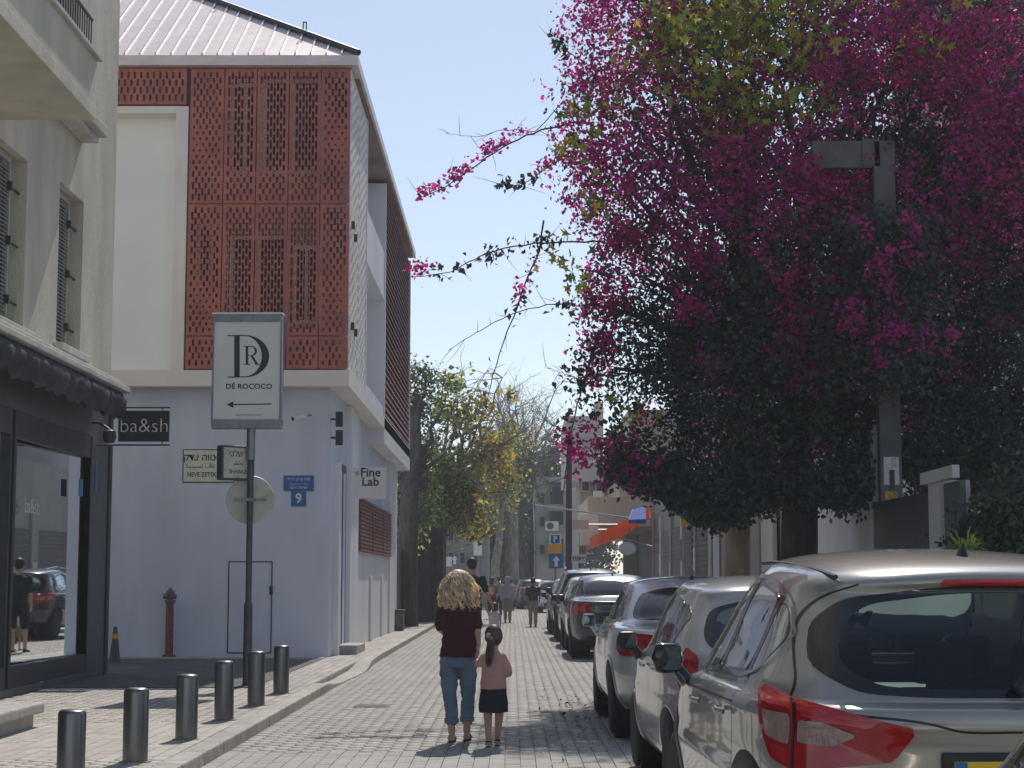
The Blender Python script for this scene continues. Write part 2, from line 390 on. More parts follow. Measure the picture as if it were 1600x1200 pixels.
pavers(road, KX + .0, 2.93, 9.5, 128, .014, .13, .26, 'paver', 'paver_mass')
# left pavement, slab under the pavers, and kerb
lp = MB(); lp.box((-12, -12, -.02), (KX - .2, 130, SWZ - .018)); lp = struct(lp.build('pavement', 'joint'))
pavers(lp, -6.9, KX - .21, 11, 60, SWZ, .13, .20, 'side_paver', 'side_mass')
b = MB(); b.quad((-12, 60, SWZ), (KX - .21, 60, SWZ), (KX - .21, 130, SWZ), (-12, 130, SWZ)); b.build('far_paving', 'side_mass', lp)
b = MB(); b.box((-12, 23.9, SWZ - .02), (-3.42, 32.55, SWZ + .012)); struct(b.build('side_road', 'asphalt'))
b = MB(); b.box((-12, 32.55, SWZ - .02), (-3.42, 33.2, SWZ + .02)); struct(b.build('kerb_strip', 'kerb'))
def kerb_run(name, x, side, y0, y1, drop=None):
    """stones a metre long; drop = lowered stretch"""
    k = empty_struct(name)
    n = int(y1 - y0)
    for i in range(n):
        ya, yb = y0 + i, y0 + i + 1 - .012
        def zt(y):
            if not drop: return SWZ + .002
            a, bb = drop
            t = min(max((y - a) / 1.5, 0), 1) * min(max((bb - y) / 1.5, 0), 1)
            return SWZ + .002 - .085 * t
        q = MB(); x0, x1 = (x - .21, x) if side < 0 else (x, x + .21); za, zb = zt(ya), zt(yb)
        bul = lambda y: .10 * math.exp(-((y - 30) / 2.5) ** 2) if side < 0 else 0
        qa, qb = bul(ya), bul(yb)
        q.add([(x0, ya, -.02), (x1 + qa, ya, -.02), (x1 + qb, yb, -.02), (x0, yb, -.02), (x0, ya, za), (x1 + qa, ya, za), (x1 + qb, yb, zb), (x0, yb, zb)],
              [(0, 3, 2, 1), (4, 5, 6, 7), (0, 1, 5, 4), (1, 2, 6, 5), (2, 3, 7, 6), (3, 0, 4, 7)])
        q.build('kerb_stone', 'kerb', k, bevel=.018 if i < 40 else 0)
kerb_run('kerb', KX, -1, 10, 75, (25, 32))
kerb_run('kerb', 2.95, 1, 10, 75)
rp = MB(); rp.box((3.17, -12, -.02), (14, 130, SWZ)); struct(rp.build('pavement', 'side_mass'))
# manhole covers / scuffs on the road, dead leaves by the parked cars
def cover(x, y, w, l, label):
    t = thing('utility_cover', (x, y, .015), label, 'utility cover')
    q = MB(); q.box((x - w / 2, y - l / 2, .0), (x + w / 2, y + l / 2, .0185)); q.build('frame', 'dark_metal', t)
    q = MB(); q.box((x - w / 2 + .03, y - l / 2 + .04, .01), (x + w / 2 - .03, y + l / 2 - .04, .0215)); q.build('lid', 'concrete', t, bevel=.002)
g = G(580, 1105); cover(g.x, g.y, .42, .5, 'small flat utility cover set in the road pavers near the left kerb')
g = G(657, 1150); cover(g.x, g.y, .14, .22, 'tiny square valve cover in the road pavers left of the walking woman')
rng = np.random.default_rng(3)
def litter(name, cx, cy, sx, sy, n, sz, m, label):
    pts = np.stack([rng.normal(cx, sx, n), rng.normal(cy, sy, n), np.full(n, .035)], 1)
    nr = rng.normal(0, .35, (n, 3)) + np.array([0, 0, 1]); return leaves(name, pts, nr, sz, m, None, kind='stuff', flat=.5, label=label)
# ------------------------------------------------------------------ near building on the left, facade along the street at X = WX
YC = 27.3
nb = thing('stucco_building', (WX, 20, 0), 'grey-cream stucco house above the dark shop, shuttered windows and a balcony', 'building')
def wall_with_holes(mb, holes, y0, y1, z0, z1, X, depth, m=0):
    """wall sheet on plane X=const (front faces +X) of given depth with rectangular holes [(ya,yb,za,zb)]"""
    ys = sorted({y0, y1, *[h[0] for h in holes], *[h[1] for h in holes]}); zs = sorted({z0, z1, *[h[2] for h in holes], *[h[3] for h in holes]})
    for i in range(len(ys) - 1):
        for j in range(len(zs) - 1):
            cy, cz = (ys[i] + ys[i + 1]) / 2, (zs[j] + zs[j + 1]) / 2
            if any(h[0] < cy < h[1] and h[2] < cz < h[3] for h in holes): continue
            mb.quad((X, ys[i], zs[j]), (X, ys[i + 1], zs[j]), (X, ys[i + 1], zs[j + 1]), (X, ys[i], zs[j + 1]), m=m)
    for a, c, d, e in holes:
        mb.quad((X, a, d), (X, c, d), (X - depth, c, d), (X - depth, a, d), m=m); mb.quad((X, a, e), (X, c, e), (X - depth, c, e), (X - depth, a, e), m=m)
        mb.quad((X, a, d), (X, a, e), (X - depth, a, e), (X - depth, a, d), m=m); mb.quad((X, c, d), (X, c, e), (X - depth, c, e), (X - depth, c, d), m=m)
wins = []
for xa, xb, yt, yb in ((88, 126, 312, 556), (-12, 36, 246, 518)):
    pa, pb = PX(xa, 500, WX), PX(xb, 500, WX)
    zt = PX(xb, yt, WX).z; zb = PX(xb, yb, WX).z
    wins.append((pa.y, pb.y, zb, zt))
wins.append((PX(70, -120, WX).y, PX(126, -60, WX).y, 8.4, 10.8))     # the opening behind the upper balcony
q = MB(); wall_with_holes(q, wins, 8, YC, 4.55, 13, WX, .28); q.quad((WX, YC, 0), (WX, YC, 13), (-16, YC, 13), (-16, YC, 0)); q.quad((WX, 8, 4.55), (WX, 8, 13), (-16, 8, 13), (-16, 8, 4.55)); q.quad((WX, 8, 13), (WX, YC, 13), (-16, YC, 13), (-16, 8, 13))
q.quad((-16, 8, 0), (-16, YC, 0), (-16, YC, 13), (-16, 8, 13)); q.build('wall', 'stucco', nb)
for k, (a, c, d, e) in enumerate(wins):
    w = MB(); X = WX - .24
    w.box((X - .04, a + .003, d + .003), (X, a + .08, e - .003)); w.box((X - .04, c - .08, d + .003), (X, c - .003, e - .003)); w.box((X - .04, a + .08, d + .003), (X, c - .08, d + .09)); w.box((X - .04, a + .08, e - .09), (X, c - .08, e - .003))
    wo = w.build('window', 'shutter', nb, bevel=.006)
    g_ = MB(); g_.box((X - .035, a + .08, d + .09), (X - .025, c - .08, e - .09)); g_.build('pane', 'glass_dark', wo)
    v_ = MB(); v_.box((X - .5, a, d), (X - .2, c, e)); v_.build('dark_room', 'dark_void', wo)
    if k < 2:
        # louvred shutter standing in the opening near the far jamb, folded half open
        sh = MB(); xs = WX - .16; y1_ = c - .30; y0_ = a + .10
        sh.box((xs, y0_, d + .02), (xs + .04, y0_ + .06, e - .02)); sh.box((xs, y1_ - .06, d + .02), (xs + .04, y1_, e - .02))
        sh.box((xs, y0_ + .06, d + .02), (xs + .04, y1_ - .06, d + .1)); sh.box((xs, y0_ + .06, e - .1), (xs + .04, y1_ - .06, e - .02))
        so_ = sh.build('shutter', 'shutter', nb, bevel=.004)
        z = d + .12; sl_me = None; Lh = y1_ - y0_ - .12
        while z < e - .14:
            if sl_me is None:
                s_ = MB(); s_.add([(-.005, -Lh / 2, -.012), (-.005, Lh / 2, -.012), (.035, Lh / 2, -.028), (.035, -Lh / 2, -.028), (-.005, -Lh / 2, -.004), (-.005, Lh / 2, -.004), (.035, Lh / 2, -.020), (.035, -Lh / 2, -.020)],
                                  [(0, 1, 2, 3), (4, 7, 6, 5), (0, 3, 7, 4), (1, 5, 6, 2), (2, 6, 7, 3), (0, 4, 5, 1)])
                so2 = s_.build('slat', 'shutter', so_, local=True); sl_me = so2.data
            else: so2 = bpy.data.objects.new('slat', sl_me); link(so2, so_)
            off = so_.matrix_world.translation
            so2.location = Vector((xs + .002, (y0_ + y1_) / 2, z)) - wmat(so_).translation; z += .052
        for zz in (d + .35, (d + e) / 2, e - .4):
            h_ = MB(); h_.box((xs + .045, y1_ - .12, zz - .03), (xs + .075, c - .003, zz - .008)); h_.box((xs + .03, y1_ - .14, zz - .06), (xs + .09, y1_ - .10, zz + .05)); h_.build('hinge', 'dark_metal', so_)
    if k < 2:
        s_ = MB(); s_.box((WX - .25, a - .12, d - .10), (WX + .13, c + .14, d - .003)); s_.build('sill', 'stucco_trim', nb, bevel=.012)
# balcony slab + parapet
BX = -4.93
p0 = PX(150, 188, BX); yE = p0.y; zB = p0.z; zT = PX(155, 92, BX).z
q = MB(); q.box((WX + .003, 9, zB), (BX, yE, zB + .16)); bal = q.build('balcony', 'stucco', nb, bevel=.01)
q = MB(); q.box((BX - .12, 9, zB + .16), (BX - .004, yE - .003, zT - .05)); q.box((WX + .003, yE - .12, zB + .16), (BX - .12, yE - .003, zT - .05)); q.build('parapet', 'stucco', bal)
q = MB(); q.box((BX - .16, 9, zT - .05), (BX + .05, yE + .05, zT)); q.box((WX + .003, yE - .16, zT - .05), (BX - .16, yE + .05, zT)); q.build('coping', 'stucco_trim', bal, bevel=.01)
rl = MB(); 
for i in range(40): rl.tube([(BX - .06, yE - .1 - i * .11, zT), (BX - .06, yE - .1 - i * .11, zT + .42)], .009, 5)
rl.tube([(BX - .06, 9, zT + .43), (BX - .06, yE - .06, zT + .43)], .02, 6); rl.build('railing', 'dark_metal', bal)
q = MB(); q.box((WX + .003, yE + .3, 7.84), (WX + .34, 25.2, 8.0)); q.box((WX + .003, yE + .4, 7.74), (WX + .24, 25.1, 7.837)); q.build('cornice', 'stucco_trim', nb, bevel=.02)
# shop front: canopy cornice, awning, fascia, window
XA = -5.62
zc = PX(204, 617, XA).z; yc = PX(204, 617, XA).y
q = MB(); q.box((WX + .003, 8, zc + .02), (XA, yc, zc + .10)); q.box((WX + .003, 8, zc + .10), (XA - .12, yc - .06, zc + .20)); q.box((WX + .003, 8, zc + .20), (XA - .36, yc - .1, zc + .30)); q.build('canopy', 'stucco_trim', nb, bevel=.015)
shop = thing('fashion_store', (WX, 22, 0), 'dark grey shop front with a big display window under a furled black awning', 'shop front')
# furled awning: pleated cloth hanging in a roll
q = MB(); rg = []
ny = 150; ys = np.linspace(9, yc - .15, ny)
for i, y in enumerate(ys):
    ph = y * 17 + 1.2 * math.sin(y * 5.1); a_ = .035 * math.sin(ph) + .02 * math.sin(ph * 2.3 + 1)
    prof = [(XA - .08, zc + .0), (XA - .02 + a_, zc - .12), (XA - .05 + a_ * 1.6, zc - .26), (XA - .12 - a_, zc - .38 + .03 * math.sin(ph * .7)), (XA - .22, zc - .33), (XA - .26, zc - .1), (XA - .26, zc + .0)]
    rg.append([(x, y, z) for x, z in prof])
q.rings(rg); q.build('awning', 'awning_black', shop, smooth=60)
zf = PX(165, 690, WX).z
yS = PX(158, 900, WX).y
ZW0, ZW1 = PX(140, 1020, WX).z, PX(140, 716, WX).z
q = MB(); q.box((WX - .3, 8, zf), (WX + .03, YC - .2, zc + .019)); q.build('fascia', 'shop_grey', shop)
for y0_, y1_ in ((YC - 1.3, YC - .3), (8, 12.5)):
    pil = MB(); pil.box((WX - .3, y0_, SWZ), (WX + .05, y1_, zf - .003)); pil.build('pilaster', 'shop_grey', shop, bevel=.01)
ye = PX(140, 900, WX).y; ym = PX(12, 900, WX).y
base = MB(); base.box((WX - .3, 12.5, SWZ), (WX + .05, YC - 1.3, ZW0 - .26)); base.build('plinth', 'shop_grey', shop, bevel=.01)
wo = MB()
for ya, yb in ((12.6, ym - .1), (ym + .02, ye)):
    wo.box((WX - .09, ya, ZW0 - .257), (WX + .035, ya + .10, zf - .003)); wo.box((WX - .09, yb - .07, ZW0 - .257), (WX + .035, yb, zf - .003))
    wo.box((WX - .09, ya + .1, ZW0 - .257), (WX + .035, yb - .07, ZW0)); wo.box((WX - .09, ya + .1, ZW1), (WX + .035, yb - .07, zf - .003))
wf = wo.build('window_frame', 'dark_metal', shop, bevel=.006)
for ya, yb in ((12.7, ym - .17), (ym + .12, ye - .07)):
    g_ = MB(); xn = WX - .03 - .042 * (yb - ya); g_.quad((xn, ya, ZW0 - .1), (WX - .03, yb, ZW0 - .1), (WX - .03, yb, ZW1 + .1), (xn, ya, ZW1 + .1)); g_.build('pane', 'glass_shop', wf, fix=False)
wp = MB(); wp.box((WX - .04, ye, ZW0 - .2), (WX + .03, YC - 1.3, zf - .003)); wp.build('side_panel', 'shop_grey', shop)
rm = MB(); rm.quad((WX - 2.4, 10, SWZ), (WX - 2.4, YC - 1.3, SWZ), (WX - 2.4, YC - 1.3, 4), (WX - 2.4, 10, 4)); rm.quad((WX - 2.4, 10, SWZ + .3), (WX - .3, 10, SWZ + .3), (WX - .3, YC - 1.3, SWZ + .3), (WX - 2.4, YC - 1.3, SWZ + .3))
rm.quad((WX - 2.4, YC - 1.31, SWZ), (WX - .3, YC - 1.31, SWZ), (WX - .3, YC - 1.31, 4), (WX - 2.4, YC - 1.31, 4)); rm.quad((WX - 2.4, 10, 4), (WX - .3, 10, 4), (WX - .3, YC - 1.3, 4), (WX - 2.4, YC - 1.3, 4))
rm.build('room', 'shop_grey', shop)
c_ = PX(48, 792, WX - .03); text('lettering', 'ba&sh', .30, (c_.x + .02, c_.y, c_.z), (0, 1, 0), (0, 0, 1), 'sign_cream', shop, bold=-.004)
# small enamel plate and paper notices on the pilaster
for px, py, w_, h_, mm in ((150, 745, .14, .42, 'sign_blue'), (126, 762, .22, .24, 'sign_blue')):
    c_ = PX(px, py, WX + .055); q = MB(); q.box((WX + .052, c_.y - w_ / 2, c_.z - h_ / 2), (WX + .062, c_.y + w_ / 2, c_.z + h_ / 2)); q.build('notice_plate', mm, shop)
# projecting ba&sh sign, hung between two rods
a_, b_ = P(186, 642, 26.2), P(264, 690, 26.2)
sg = thing('hanging_sign', (a_.x, 26.2, b_.z), 'black projecting shop sign lettered ba&sh hung between two rods', 'shop sign')
q = MB(); q.box((a_.x, 26.17, b_.z), (b_.x, 26.23, a_.z)); q.build('board', 'black', sg, bevel=.004)
q = MB()
for z in (a_.z + .05, b_.z - .05): q.tube([(WX + .0, 26.2, z), (b_.x + .01, 26.2, z)], .013, 8)
q.tube([(b_.x - .1, 26.2, a_.z), (b_.x - .1, 26.2, a_.z + .05)], .008, 6); q.tube([(a_.x + .1, 26.2, a_.z), (a_.x + .1, 26.2, a_.z + .05)], .008, 6)
q.tube([(b_.x - .1, 26.2, b_.z), (b_.x - .1, 26.2, b_.z - .05)], .008, 6); q.build('rod', 'dark_metal', sg)
text('lettering', 'ba&sh', .30, ((a_.x + b_.x) / 2 + .01, 26.165, (a_.z + b_.z) / 2), (1, 0, 0), (0, 0, 1), 'white_print', sg, bold=-.005)
# lamp beside the sign
lc = P(171, 682, 26.0); lm = thing('wall_lamp', lc, 'small round dark lamp under the canopy beside the black sign', 'lamp')
q = MB(); q.lathe([(0, .0), (.07, .01), (.10, .08), (.09, .17), (.04, .2), (0, .2)], (lc.x, lc.y, lc.z - .1), 16); q.build('shade', 'dark_metal', lm, smooth=50)
q = MB(); q.lathe([(0, -.01), (.05, 0), (.06, .015)], (lc.x, lc.y, lc.z - .115), 14); q.build('lens', 'sign_white', lm, smooth=80)
q = MB(); q.tube([(lc.x, lc.y, lc.z + .1), (lc.x - .15, lc.y, lc.z + .2), (WX, lc.y, lc.z + .2)], .02, 8); q.build('arm', 'dark_metal', lm)
# stone bench in front of the shop
p = G(66, 1103, SWZ + .20); be = thing('stone_bench', (p.x, p.y, SWZ), 'low pale stone bench at the foot of the shop window', 'bench')
q = MB(); q.box((p.x - .62, p.y - 3.2, SWZ + .13), (p.x, p.y + .1, SWZ + .23)); q.build('seat', 'stone_bench', be, bevel=.02)
q = MB(); q.box((p.x - .55, p.y - 3.0, SWZ), (p.x - .08, p.y + .0, SWZ + .13)); q.build('plinth', 'stone_bench', be, bevel=.01)
# dark cone/post at the corner of the shop
c_ = P(179, 1030, 31.0); cn = thing('traffic_cone', (c_.x, c_.y, SWZ), 'dark slim cone with a yellow band standing at the shop corner', 'cone')
q = MB(); q.lathe([(.11, 0), (.10, .03), (.055, .42)], (c_.x, c_.y, SWZ), 16); q.build('body', 'shop_grey', cn, smooth=40)
q = MB(); q.lathe([(.058, .42), (.05, .50)], (c_.x, c_.y, SWZ), 16); q.build('band', 'sign_yellow', cn, smooth=40)
q = MB(); q.lathe([(.048, .5), (.03, .62), (0, .63)], (c_.x, c_.y, SWZ), 16); q.build('tip', 'shop_grey', cn, smooth=40)
# facade pipes
q = MB(); q.tube([(WX + .05, YC - .12, SWZ), (WX + .05, YC - .12, 4.3)], .035, 8); q.build('drainpipe', 'shop_grey', nb, smooth=60)
# ------------------------------------------------------------------ white corner house with the rust screens
g = G(513, 1027, SWZ); YF, XS = g.y, g.x            # wall front plane and street-side wall plane
YB = YF - .5; XB = P(547, 300, YB).x
XL = -15.0; YE = XB * FPX / (640 - 800)
fz = lambda y: P(500, y, YB).z
fx = lambda x: P(x, 400, YB).x
Z0, Z1 = fz(602), fz(105)
hs = thing('corner_house', (XS, YF, 0), 'white corner house with rust-red perforated screens and a hipped metal roof', 'building')
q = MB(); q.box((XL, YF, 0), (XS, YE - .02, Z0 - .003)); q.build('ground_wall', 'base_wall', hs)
# side features of the ground floor: pilasters, door recess
sy = lambda x: PX(x, 900, XS).y
for xa, xb, zt, d in ((521, 524, 722, .10), (540, 553, 640, .09), (604, 612, 640, .09)):
    q = MB(); q.box((XS - .02, sy(xa), SWZ), (XS + d, sy(xb), min(PX(xb, zt, XS).z, Z0 - .01))); q.build('pilaster', 'white_wall', hs, bevel=.01)
q = MB(); q.box((XS - .02, sy(526), SWZ), (XS + .012, sy(539), PX(530, 722, XS).z)); dr = q.build('door', 'louvre_dark', hs)
q = MB(); q.box((XS + .012, sy(528), SWZ + .1), (XS + .02, sy(531.5), PX(530, 735, XS).z)); q.box((XS + .012, sy(534), SWZ + .1), (XS + .02, sy(537.5), PX(530, 735, XS).z)); q.build('door_panel', 'base_wall', dr)
q = MB(); q.box((XS, sy(525), SWZ), (XS + .42, sy(539), SWZ + .16)); q.build('door_step', 'stone_bench', hs, bevel=.01)
q = MB(); q.box((XS - .02, sy(553) + .01, SWZ), (XS + .05, sy(604) - .01, PX(600, 865, XS).z)); q.build('dado_wall', 'white_wall', hs)
for xa in (574, 592):
    q = MB(); q.box((XS + .052, sy(xa), SWZ), (XS + .09, sy(xa) + .5, PX(xa, 900, XS).z)); q.build('wall_rib', 'white_wall', hs, bevel=.01)
# rust shutters on the side window
ysh = np.linspace(sy(553) + .1, sy(605), 4); zs0, zs1 = PX(560, 862, XS).z, PX(560, 778, XS).z
for i in range(3):
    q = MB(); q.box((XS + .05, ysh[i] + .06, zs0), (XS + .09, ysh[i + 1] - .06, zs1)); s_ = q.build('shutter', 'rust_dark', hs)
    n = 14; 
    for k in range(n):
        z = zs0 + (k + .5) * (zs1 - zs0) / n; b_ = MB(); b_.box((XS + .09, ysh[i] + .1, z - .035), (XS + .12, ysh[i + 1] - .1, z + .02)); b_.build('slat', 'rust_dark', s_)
# upper storeys: inner walls behind the screens
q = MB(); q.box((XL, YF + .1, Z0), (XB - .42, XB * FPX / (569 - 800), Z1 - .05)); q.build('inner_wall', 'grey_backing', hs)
q = MB(); q.box((XL, XB * FPX / (569 - 800) + .003, Z0), (XB - .91, YE - .5, Z1 - .05)); q.build('core_wall', 'white_wall', hs)
q = MB(); q.box((XL, YB + .012, Z0), (XB, YF + .1 - .003, Z0 + .28)); q.box((XB - .9, YF + .1, Z0), (XB, YE, Z0 + .28)); q.build('floor_band', 'cream_frame', hs, bevel=.008)
# windows behind the screens
ySc0 = XB * FPX / (569 - 800)
def back_window(xa, xb, ya, yb):
    x0, x1, z1, z0 = fx(xa), fx(xb), fz(ya), fz(yb); Y = YF + .1
    q = MB(); 
    for a in ((x0, z0, x0 + .07, z1), (x1 - .07, z0, x1, z1), (x0 + .07, z0, x1 - .07, z0 + .07), (x0 + .07, z1 - .07, x1 - .07, z1), ((x0 + x1) / 2 - .03, z0 + .07, (x0 + x1) / 2 + .03, z1 - .07)):
        q.box((a[0], Y - .07, a[1]), (a[2], Y - .003, a[3]))
    w = q.build('window', 'cream_frame', hs); q = MB(); q.box((x0 + .05, Y - .03, z0 + .05), (x1 - .05, Y - .004, z1 - .05)); q.build('pane', 'dark_void', w)
back_window(348, 400, 118, 264); back_window(402, 497, 112, 262); back_window(300, 347, 340, 470); back_window(352, 446, 360, 520); back_window(452, 496, 375, 500)
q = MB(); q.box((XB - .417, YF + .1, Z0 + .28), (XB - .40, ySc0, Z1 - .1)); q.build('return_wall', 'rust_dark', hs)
# screens
def screen(parent, o, U, w, h, mname, seed, marg=.055, pw=.058, ph=.215, sh=.13, t=.022, low=.3, patt=None, name='perforated_panel', rib=.017):
    o = Vector(o); U = Vector(U); N = Vector((U.y, -U.x, 0)); q = MB()
    def bx(u0, u1, z0, z1):
        if u1 - u0 < 1e-4 or z1 - z0 < 1e-4: return
        p = [o + U * u + N * d + Vector((0, 0, z)) for d in (0, -t) for u, z in ((u0, z0), (u1, z0), (u1, z1), (u0, z1))]
        q.add(p, [(0, 1, 2, 3), (4, 7, 6, 5), (0, 4, 5, 1), (1, 5, 6, 2), (2, 6, 7, 3), (3, 7, 4, 0)])
    nc = max(1, int((w - 2 * marg + rib) / pw)); pw2 = (w - 2 * marg + rib) / nc; sw = pw2 - rib
    bx(0, w, 0, marg); bx(0, w, h - marg, h); bx(0, marg, marg, h - marg); bx(w - marg, w, marg, h - marg)
    nr = max(1, int((h - 2 * marg) / ph)); ph2 = (h - 2 * marg) / nr
    for c in range(nc):
        u0 = marg + c * pw2; u1 = u0 + sw
        if c < nc - 1: bx(u1, u1 + pw2 - sw, marg, h - marg)
        z = marg
        cs = [(r + (.5 if c % 2 else 0) + .25) * ph2 + marg for r in range(nr)]
        for zc in cs:
            f = patt(u0 / w, zc / h) if patt else 1
            hh = sh * f * .5; za, zb = max(zc - hh, marg), min(zc + hh, h - marg)
            if za > z: bx(u0, u1, z, za)
            z = max(z, zb)
        bx(u0, u1, z, h - marg)
    return q.build(name, mname, parent, fix=False)
xc = [fx(v) for v in (292, 346.5, 397.5, 448.5, 499, 545.5)]; zr = [fz(v) for v in (577, 525, 318.5, 107)]
g_ = .02
def grad(k, row):
    r_ = random.Random(k * 7 + row)
    def f(u, v):
        if (row == 2 and k in (1, 2, 3) and v > .27) or (row == 1 and k in (1, 2, 3) and .08 < v < .85): return 1.30 + .06 * math.sin(v * 40 + u * 7)
        if row == 0: return .75 + .15 * math.sin(u * 9 + k)
        a = .92 - .5 * math.exp(-((v - (.45 if row == 2 else .2)) / .22) ** 2) * (1.0 if k in (0, 4) else .35)
        return max(.3, min(1.15, a + .18 * math.sin(u * 5 + v * 9 + k) + r_.uniform(-.06, .06)))
    return f
for k in range(5):
    for row in range(3):
        screen(hs, (xc[k] + g_ / 2, YB, zr[row] + g_ / 2), (1, 0, 0), xc[k + 1] - xc[k] - g_, zr[row + 1] - zr[row] - g_, 'rust', k, patt=grad(k, row))
xa = XL + 3
while xa < fx(288) - .1:
    xb = min(xa + 1.5, fx(288)); 
    if fx(288) - xb < .3: xb = fx(288)
    screen(hs, (xa, YB, fz(163)), (1, 0, 0), xb - xa - g_, fz(107) - fz(163), 'rust', 3, patt=lambda u, v: .95); xa = xb
# white framed recess left of the screens
x1 = fx(290); x0 = XL; zt, zb = fz(166), fz(578)
q = MB(); q.box((x1 - .235, YB, Z0 + .283), (x1, YF - .06, zt)); q.box((x0, YB, zt - .13), (x1 - .235, YF - .06, zt)); q.box((x0, YB - .02, Z0 - .02), (XB, YB + .009, Z0 + .283)); q.build('white_frame', 'cream_frame', hs, bevel=.006)
q = MB(); q.box((x0, YF - .12, Z0 + .283), (x1 - .235, YF - .06, zt - .13)); q.build('white_panel', 'recess_panel', hs)
# side of the projecting bay nearest the corner: pale screens
ySc = P(0, 0, 1) and XB * FPX / (569 - 800)
npan = 2; L_ = (ySc - YB) / npan
for k in range(npan):
    for row in range(3):
        screen(hs, (XB, YB + .02 + k * L_, zr[row] + g_ / 2), (0, 1, 0), L_ - .03, zr[row + 1] - zr[row] - g_, 'cream_frame', k, pw=.26, sh=.12, rib=.13, patt=lambda u, v: .9)
q = MB(); q.box((XB - .12, ySc, Z0 + .28), (XB + .01, ySc + .14, Z1)); q.build('corner_post', 'white_wall', hs)
q = MB(); q.box((XB - .03, YB - .03, Z0 - .02), (XB + .02, ySc + .14, Z0 + .27)); q.build('side_band', 'cream_frame', hs)
# loggia between the bays: slabs, parapets and back wall
yL1 = XB * FPX / (600 - 800)
q = MB(); q.box((XB - .9, ySc + .14, Z0 + .28), (XB - .74, yL1, Z1)); q.build('loggia_wall', 'white_wall', hs)
for zz, hp in ((fz(330), .95), (fz(560), .0)):
    q = MB(); q.box((XB - .75, ySc + .14, zz - .2), (XB - .02, yL1 - .003, zz)); sl = q.build('loggia_slab', 'white_wall', hs)
    if hp: q = MB(); q.box((XB - .14, ySc + .15, zz), (XB - .03, yL1 - .01, zz + hp)); q.build('parapet', 'white_wall', sl)
q = MB(); q.box((XB - .75, yL1, Z0 - .35), (XB, yL1 + .15, Z1 - .1)); q.box((XB - .75, YE - .15, Z0 - .35), (XB, YE, Z1 - .1)); q.box((XB - .75, yL1 + .15, Z0 - .35), (XB, YE - .15, Z0 + .3)); q.build('far_bay', 'white_wall', hs)
# rust louvres of the far bay
n = 34; me = None; z0_, z1_ = Z0 + .32, Z1 - .15; LL = YE - yL1 - .32
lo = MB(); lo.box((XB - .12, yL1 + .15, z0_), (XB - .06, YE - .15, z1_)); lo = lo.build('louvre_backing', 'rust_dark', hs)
for i in range(n):
    z = z0_ + (i + .5) * (z1_ - z0_) / n
    if me is None:
        b_ = MB(); b_.add([(0, -LL / 2, -.06), (0, LL / 2, -.06), (0, LL / 2, -.035), (0, -LL / 2, -.035), (-.05, -LL / 2, .04), (-.05, LL / 2, .04), (-.05, LL / 2, .06), (-.05, -LL / 2, .06)],
                          [(0, 1, 2, 3), (4, 7, 6, 5), (0, 4, 5, 1), (3, 2, 6, 7), (0, 3, 7, 4), (1, 5, 6, 2)])
        o = b_.build('louvre', 'rust', hs, local=True); me = o.data
    else: o = bpy.data.objects.new('louvre', me); link(o, hs)
    o.location = Vector((XB - .005, (yL1 + YE) / 2, z)) - hs.location
# small dark catches on the bay edge
for px, py in ((552, 352), (556, 372), (551, 510), (556, 520)):
    c_ = PX(px, py, XB + .03); q = MB(); q.box((XB, c_.y - .05, c_.z - .07), (XB + .06, c_.y + .05, c_.z + .07)); q.build('catch', 'dark_metal', hs)
# hipped standing-seam roof
ov = .14; xr = XB + ov; yf = YB - ov; z_e = fz(104) + .01; SL = .64
q = MB(); q.box((XL, yf, z_e - .02), (xr, yf + .05, z_e + .17)); q.box((xr - .05, yf + .05, z_e - .02), (xr, YE + .1, z_e + .17)); q.box((XL, yf + .05, z_e - .02), (xr - .05, YF + .3, z_e + .0)); q.build('eaves_fascia', 'roof_metal', hs)
q = MB(); q.box((xr - .95, YB + .3, z_e - .015), (xr - .06, YE + .05, z_e)); q.build('soffit', 'grey_backing', hs)
zb_ = z_e + .17; rw = .292; D_ = 6.5
x = xr - .02; i = 0
while x > XL + 3:
    xa, xb = x - rw, x
    da, db = min(xr - xa, D_), min(xr - xb, D_)
    o_ = MB(); t_ = .03; jx = random.uniform(-.004, .004)
    o_.add([(xa, yf, zb_ + jx), (xb, yf, zb_ - jx), (xb, yf + db, zb_ + db * SL), (xa, yf + da, zb_ + da * SL)] , [(0, 1, 2, 3)])
    o_.build('roof_sheet', 'roof_metal', hs, fix=False)
    o_ = MB(); e = .016
    o_.add([(xa - e, yf, zb_), (xa + e, yf, zb_), (xa + e, yf + da, zb_ + da * SL), (xa - e, yf + da, zb_ + da * SL),
            (xa - e, yf, zb_ + .05), (xa + e, yf, zb_ + .05), (xa + e, yf + da, zb_ + .05 + da * SL), (xa - e, yf + da, zb_ + .05 + da * SL)], [(0, 1, 5, 4), (4, 5, 6, 7), (0, 4, 7, 3), (1, 2, 6, 5)])
    o_.build('seam', 'roof_seam', hs, fix=False)
    x -= rw
q = MB(); q.quad((xr, yf, zb_), (xr, YE + .1, zb_), (xr - D_, YE + .1 - D_, zb_ + D_ * SL), (xr - D_, yf + D_, zb_ + D_ * SL)); q.quad((xr, YE + .1, zb_), (XL, YE + .1, zb_), (XL, YE + .1 - D_, zb_ + D_ * SL), (xr - D_, YE + .1 - D_, zb_ + D_ * SL))
q.quad((XL + 3, yf, zb_), (XL, yf, zb_), (XL, yf + D_, zb_ + D_ * SL), (XL + 3, yf + D_, zb_ + D_ * SL)); q.build('roof_slope', 'roof_metal', hs, fix=False)
q = MB(); q.tube([(xr, yf, zb_ + .05), (xr - D_, yf + D_, zb_ + .05 + D_ * SL)], .07, 6); q.build('hip_cap', 'dark_metal', hs)
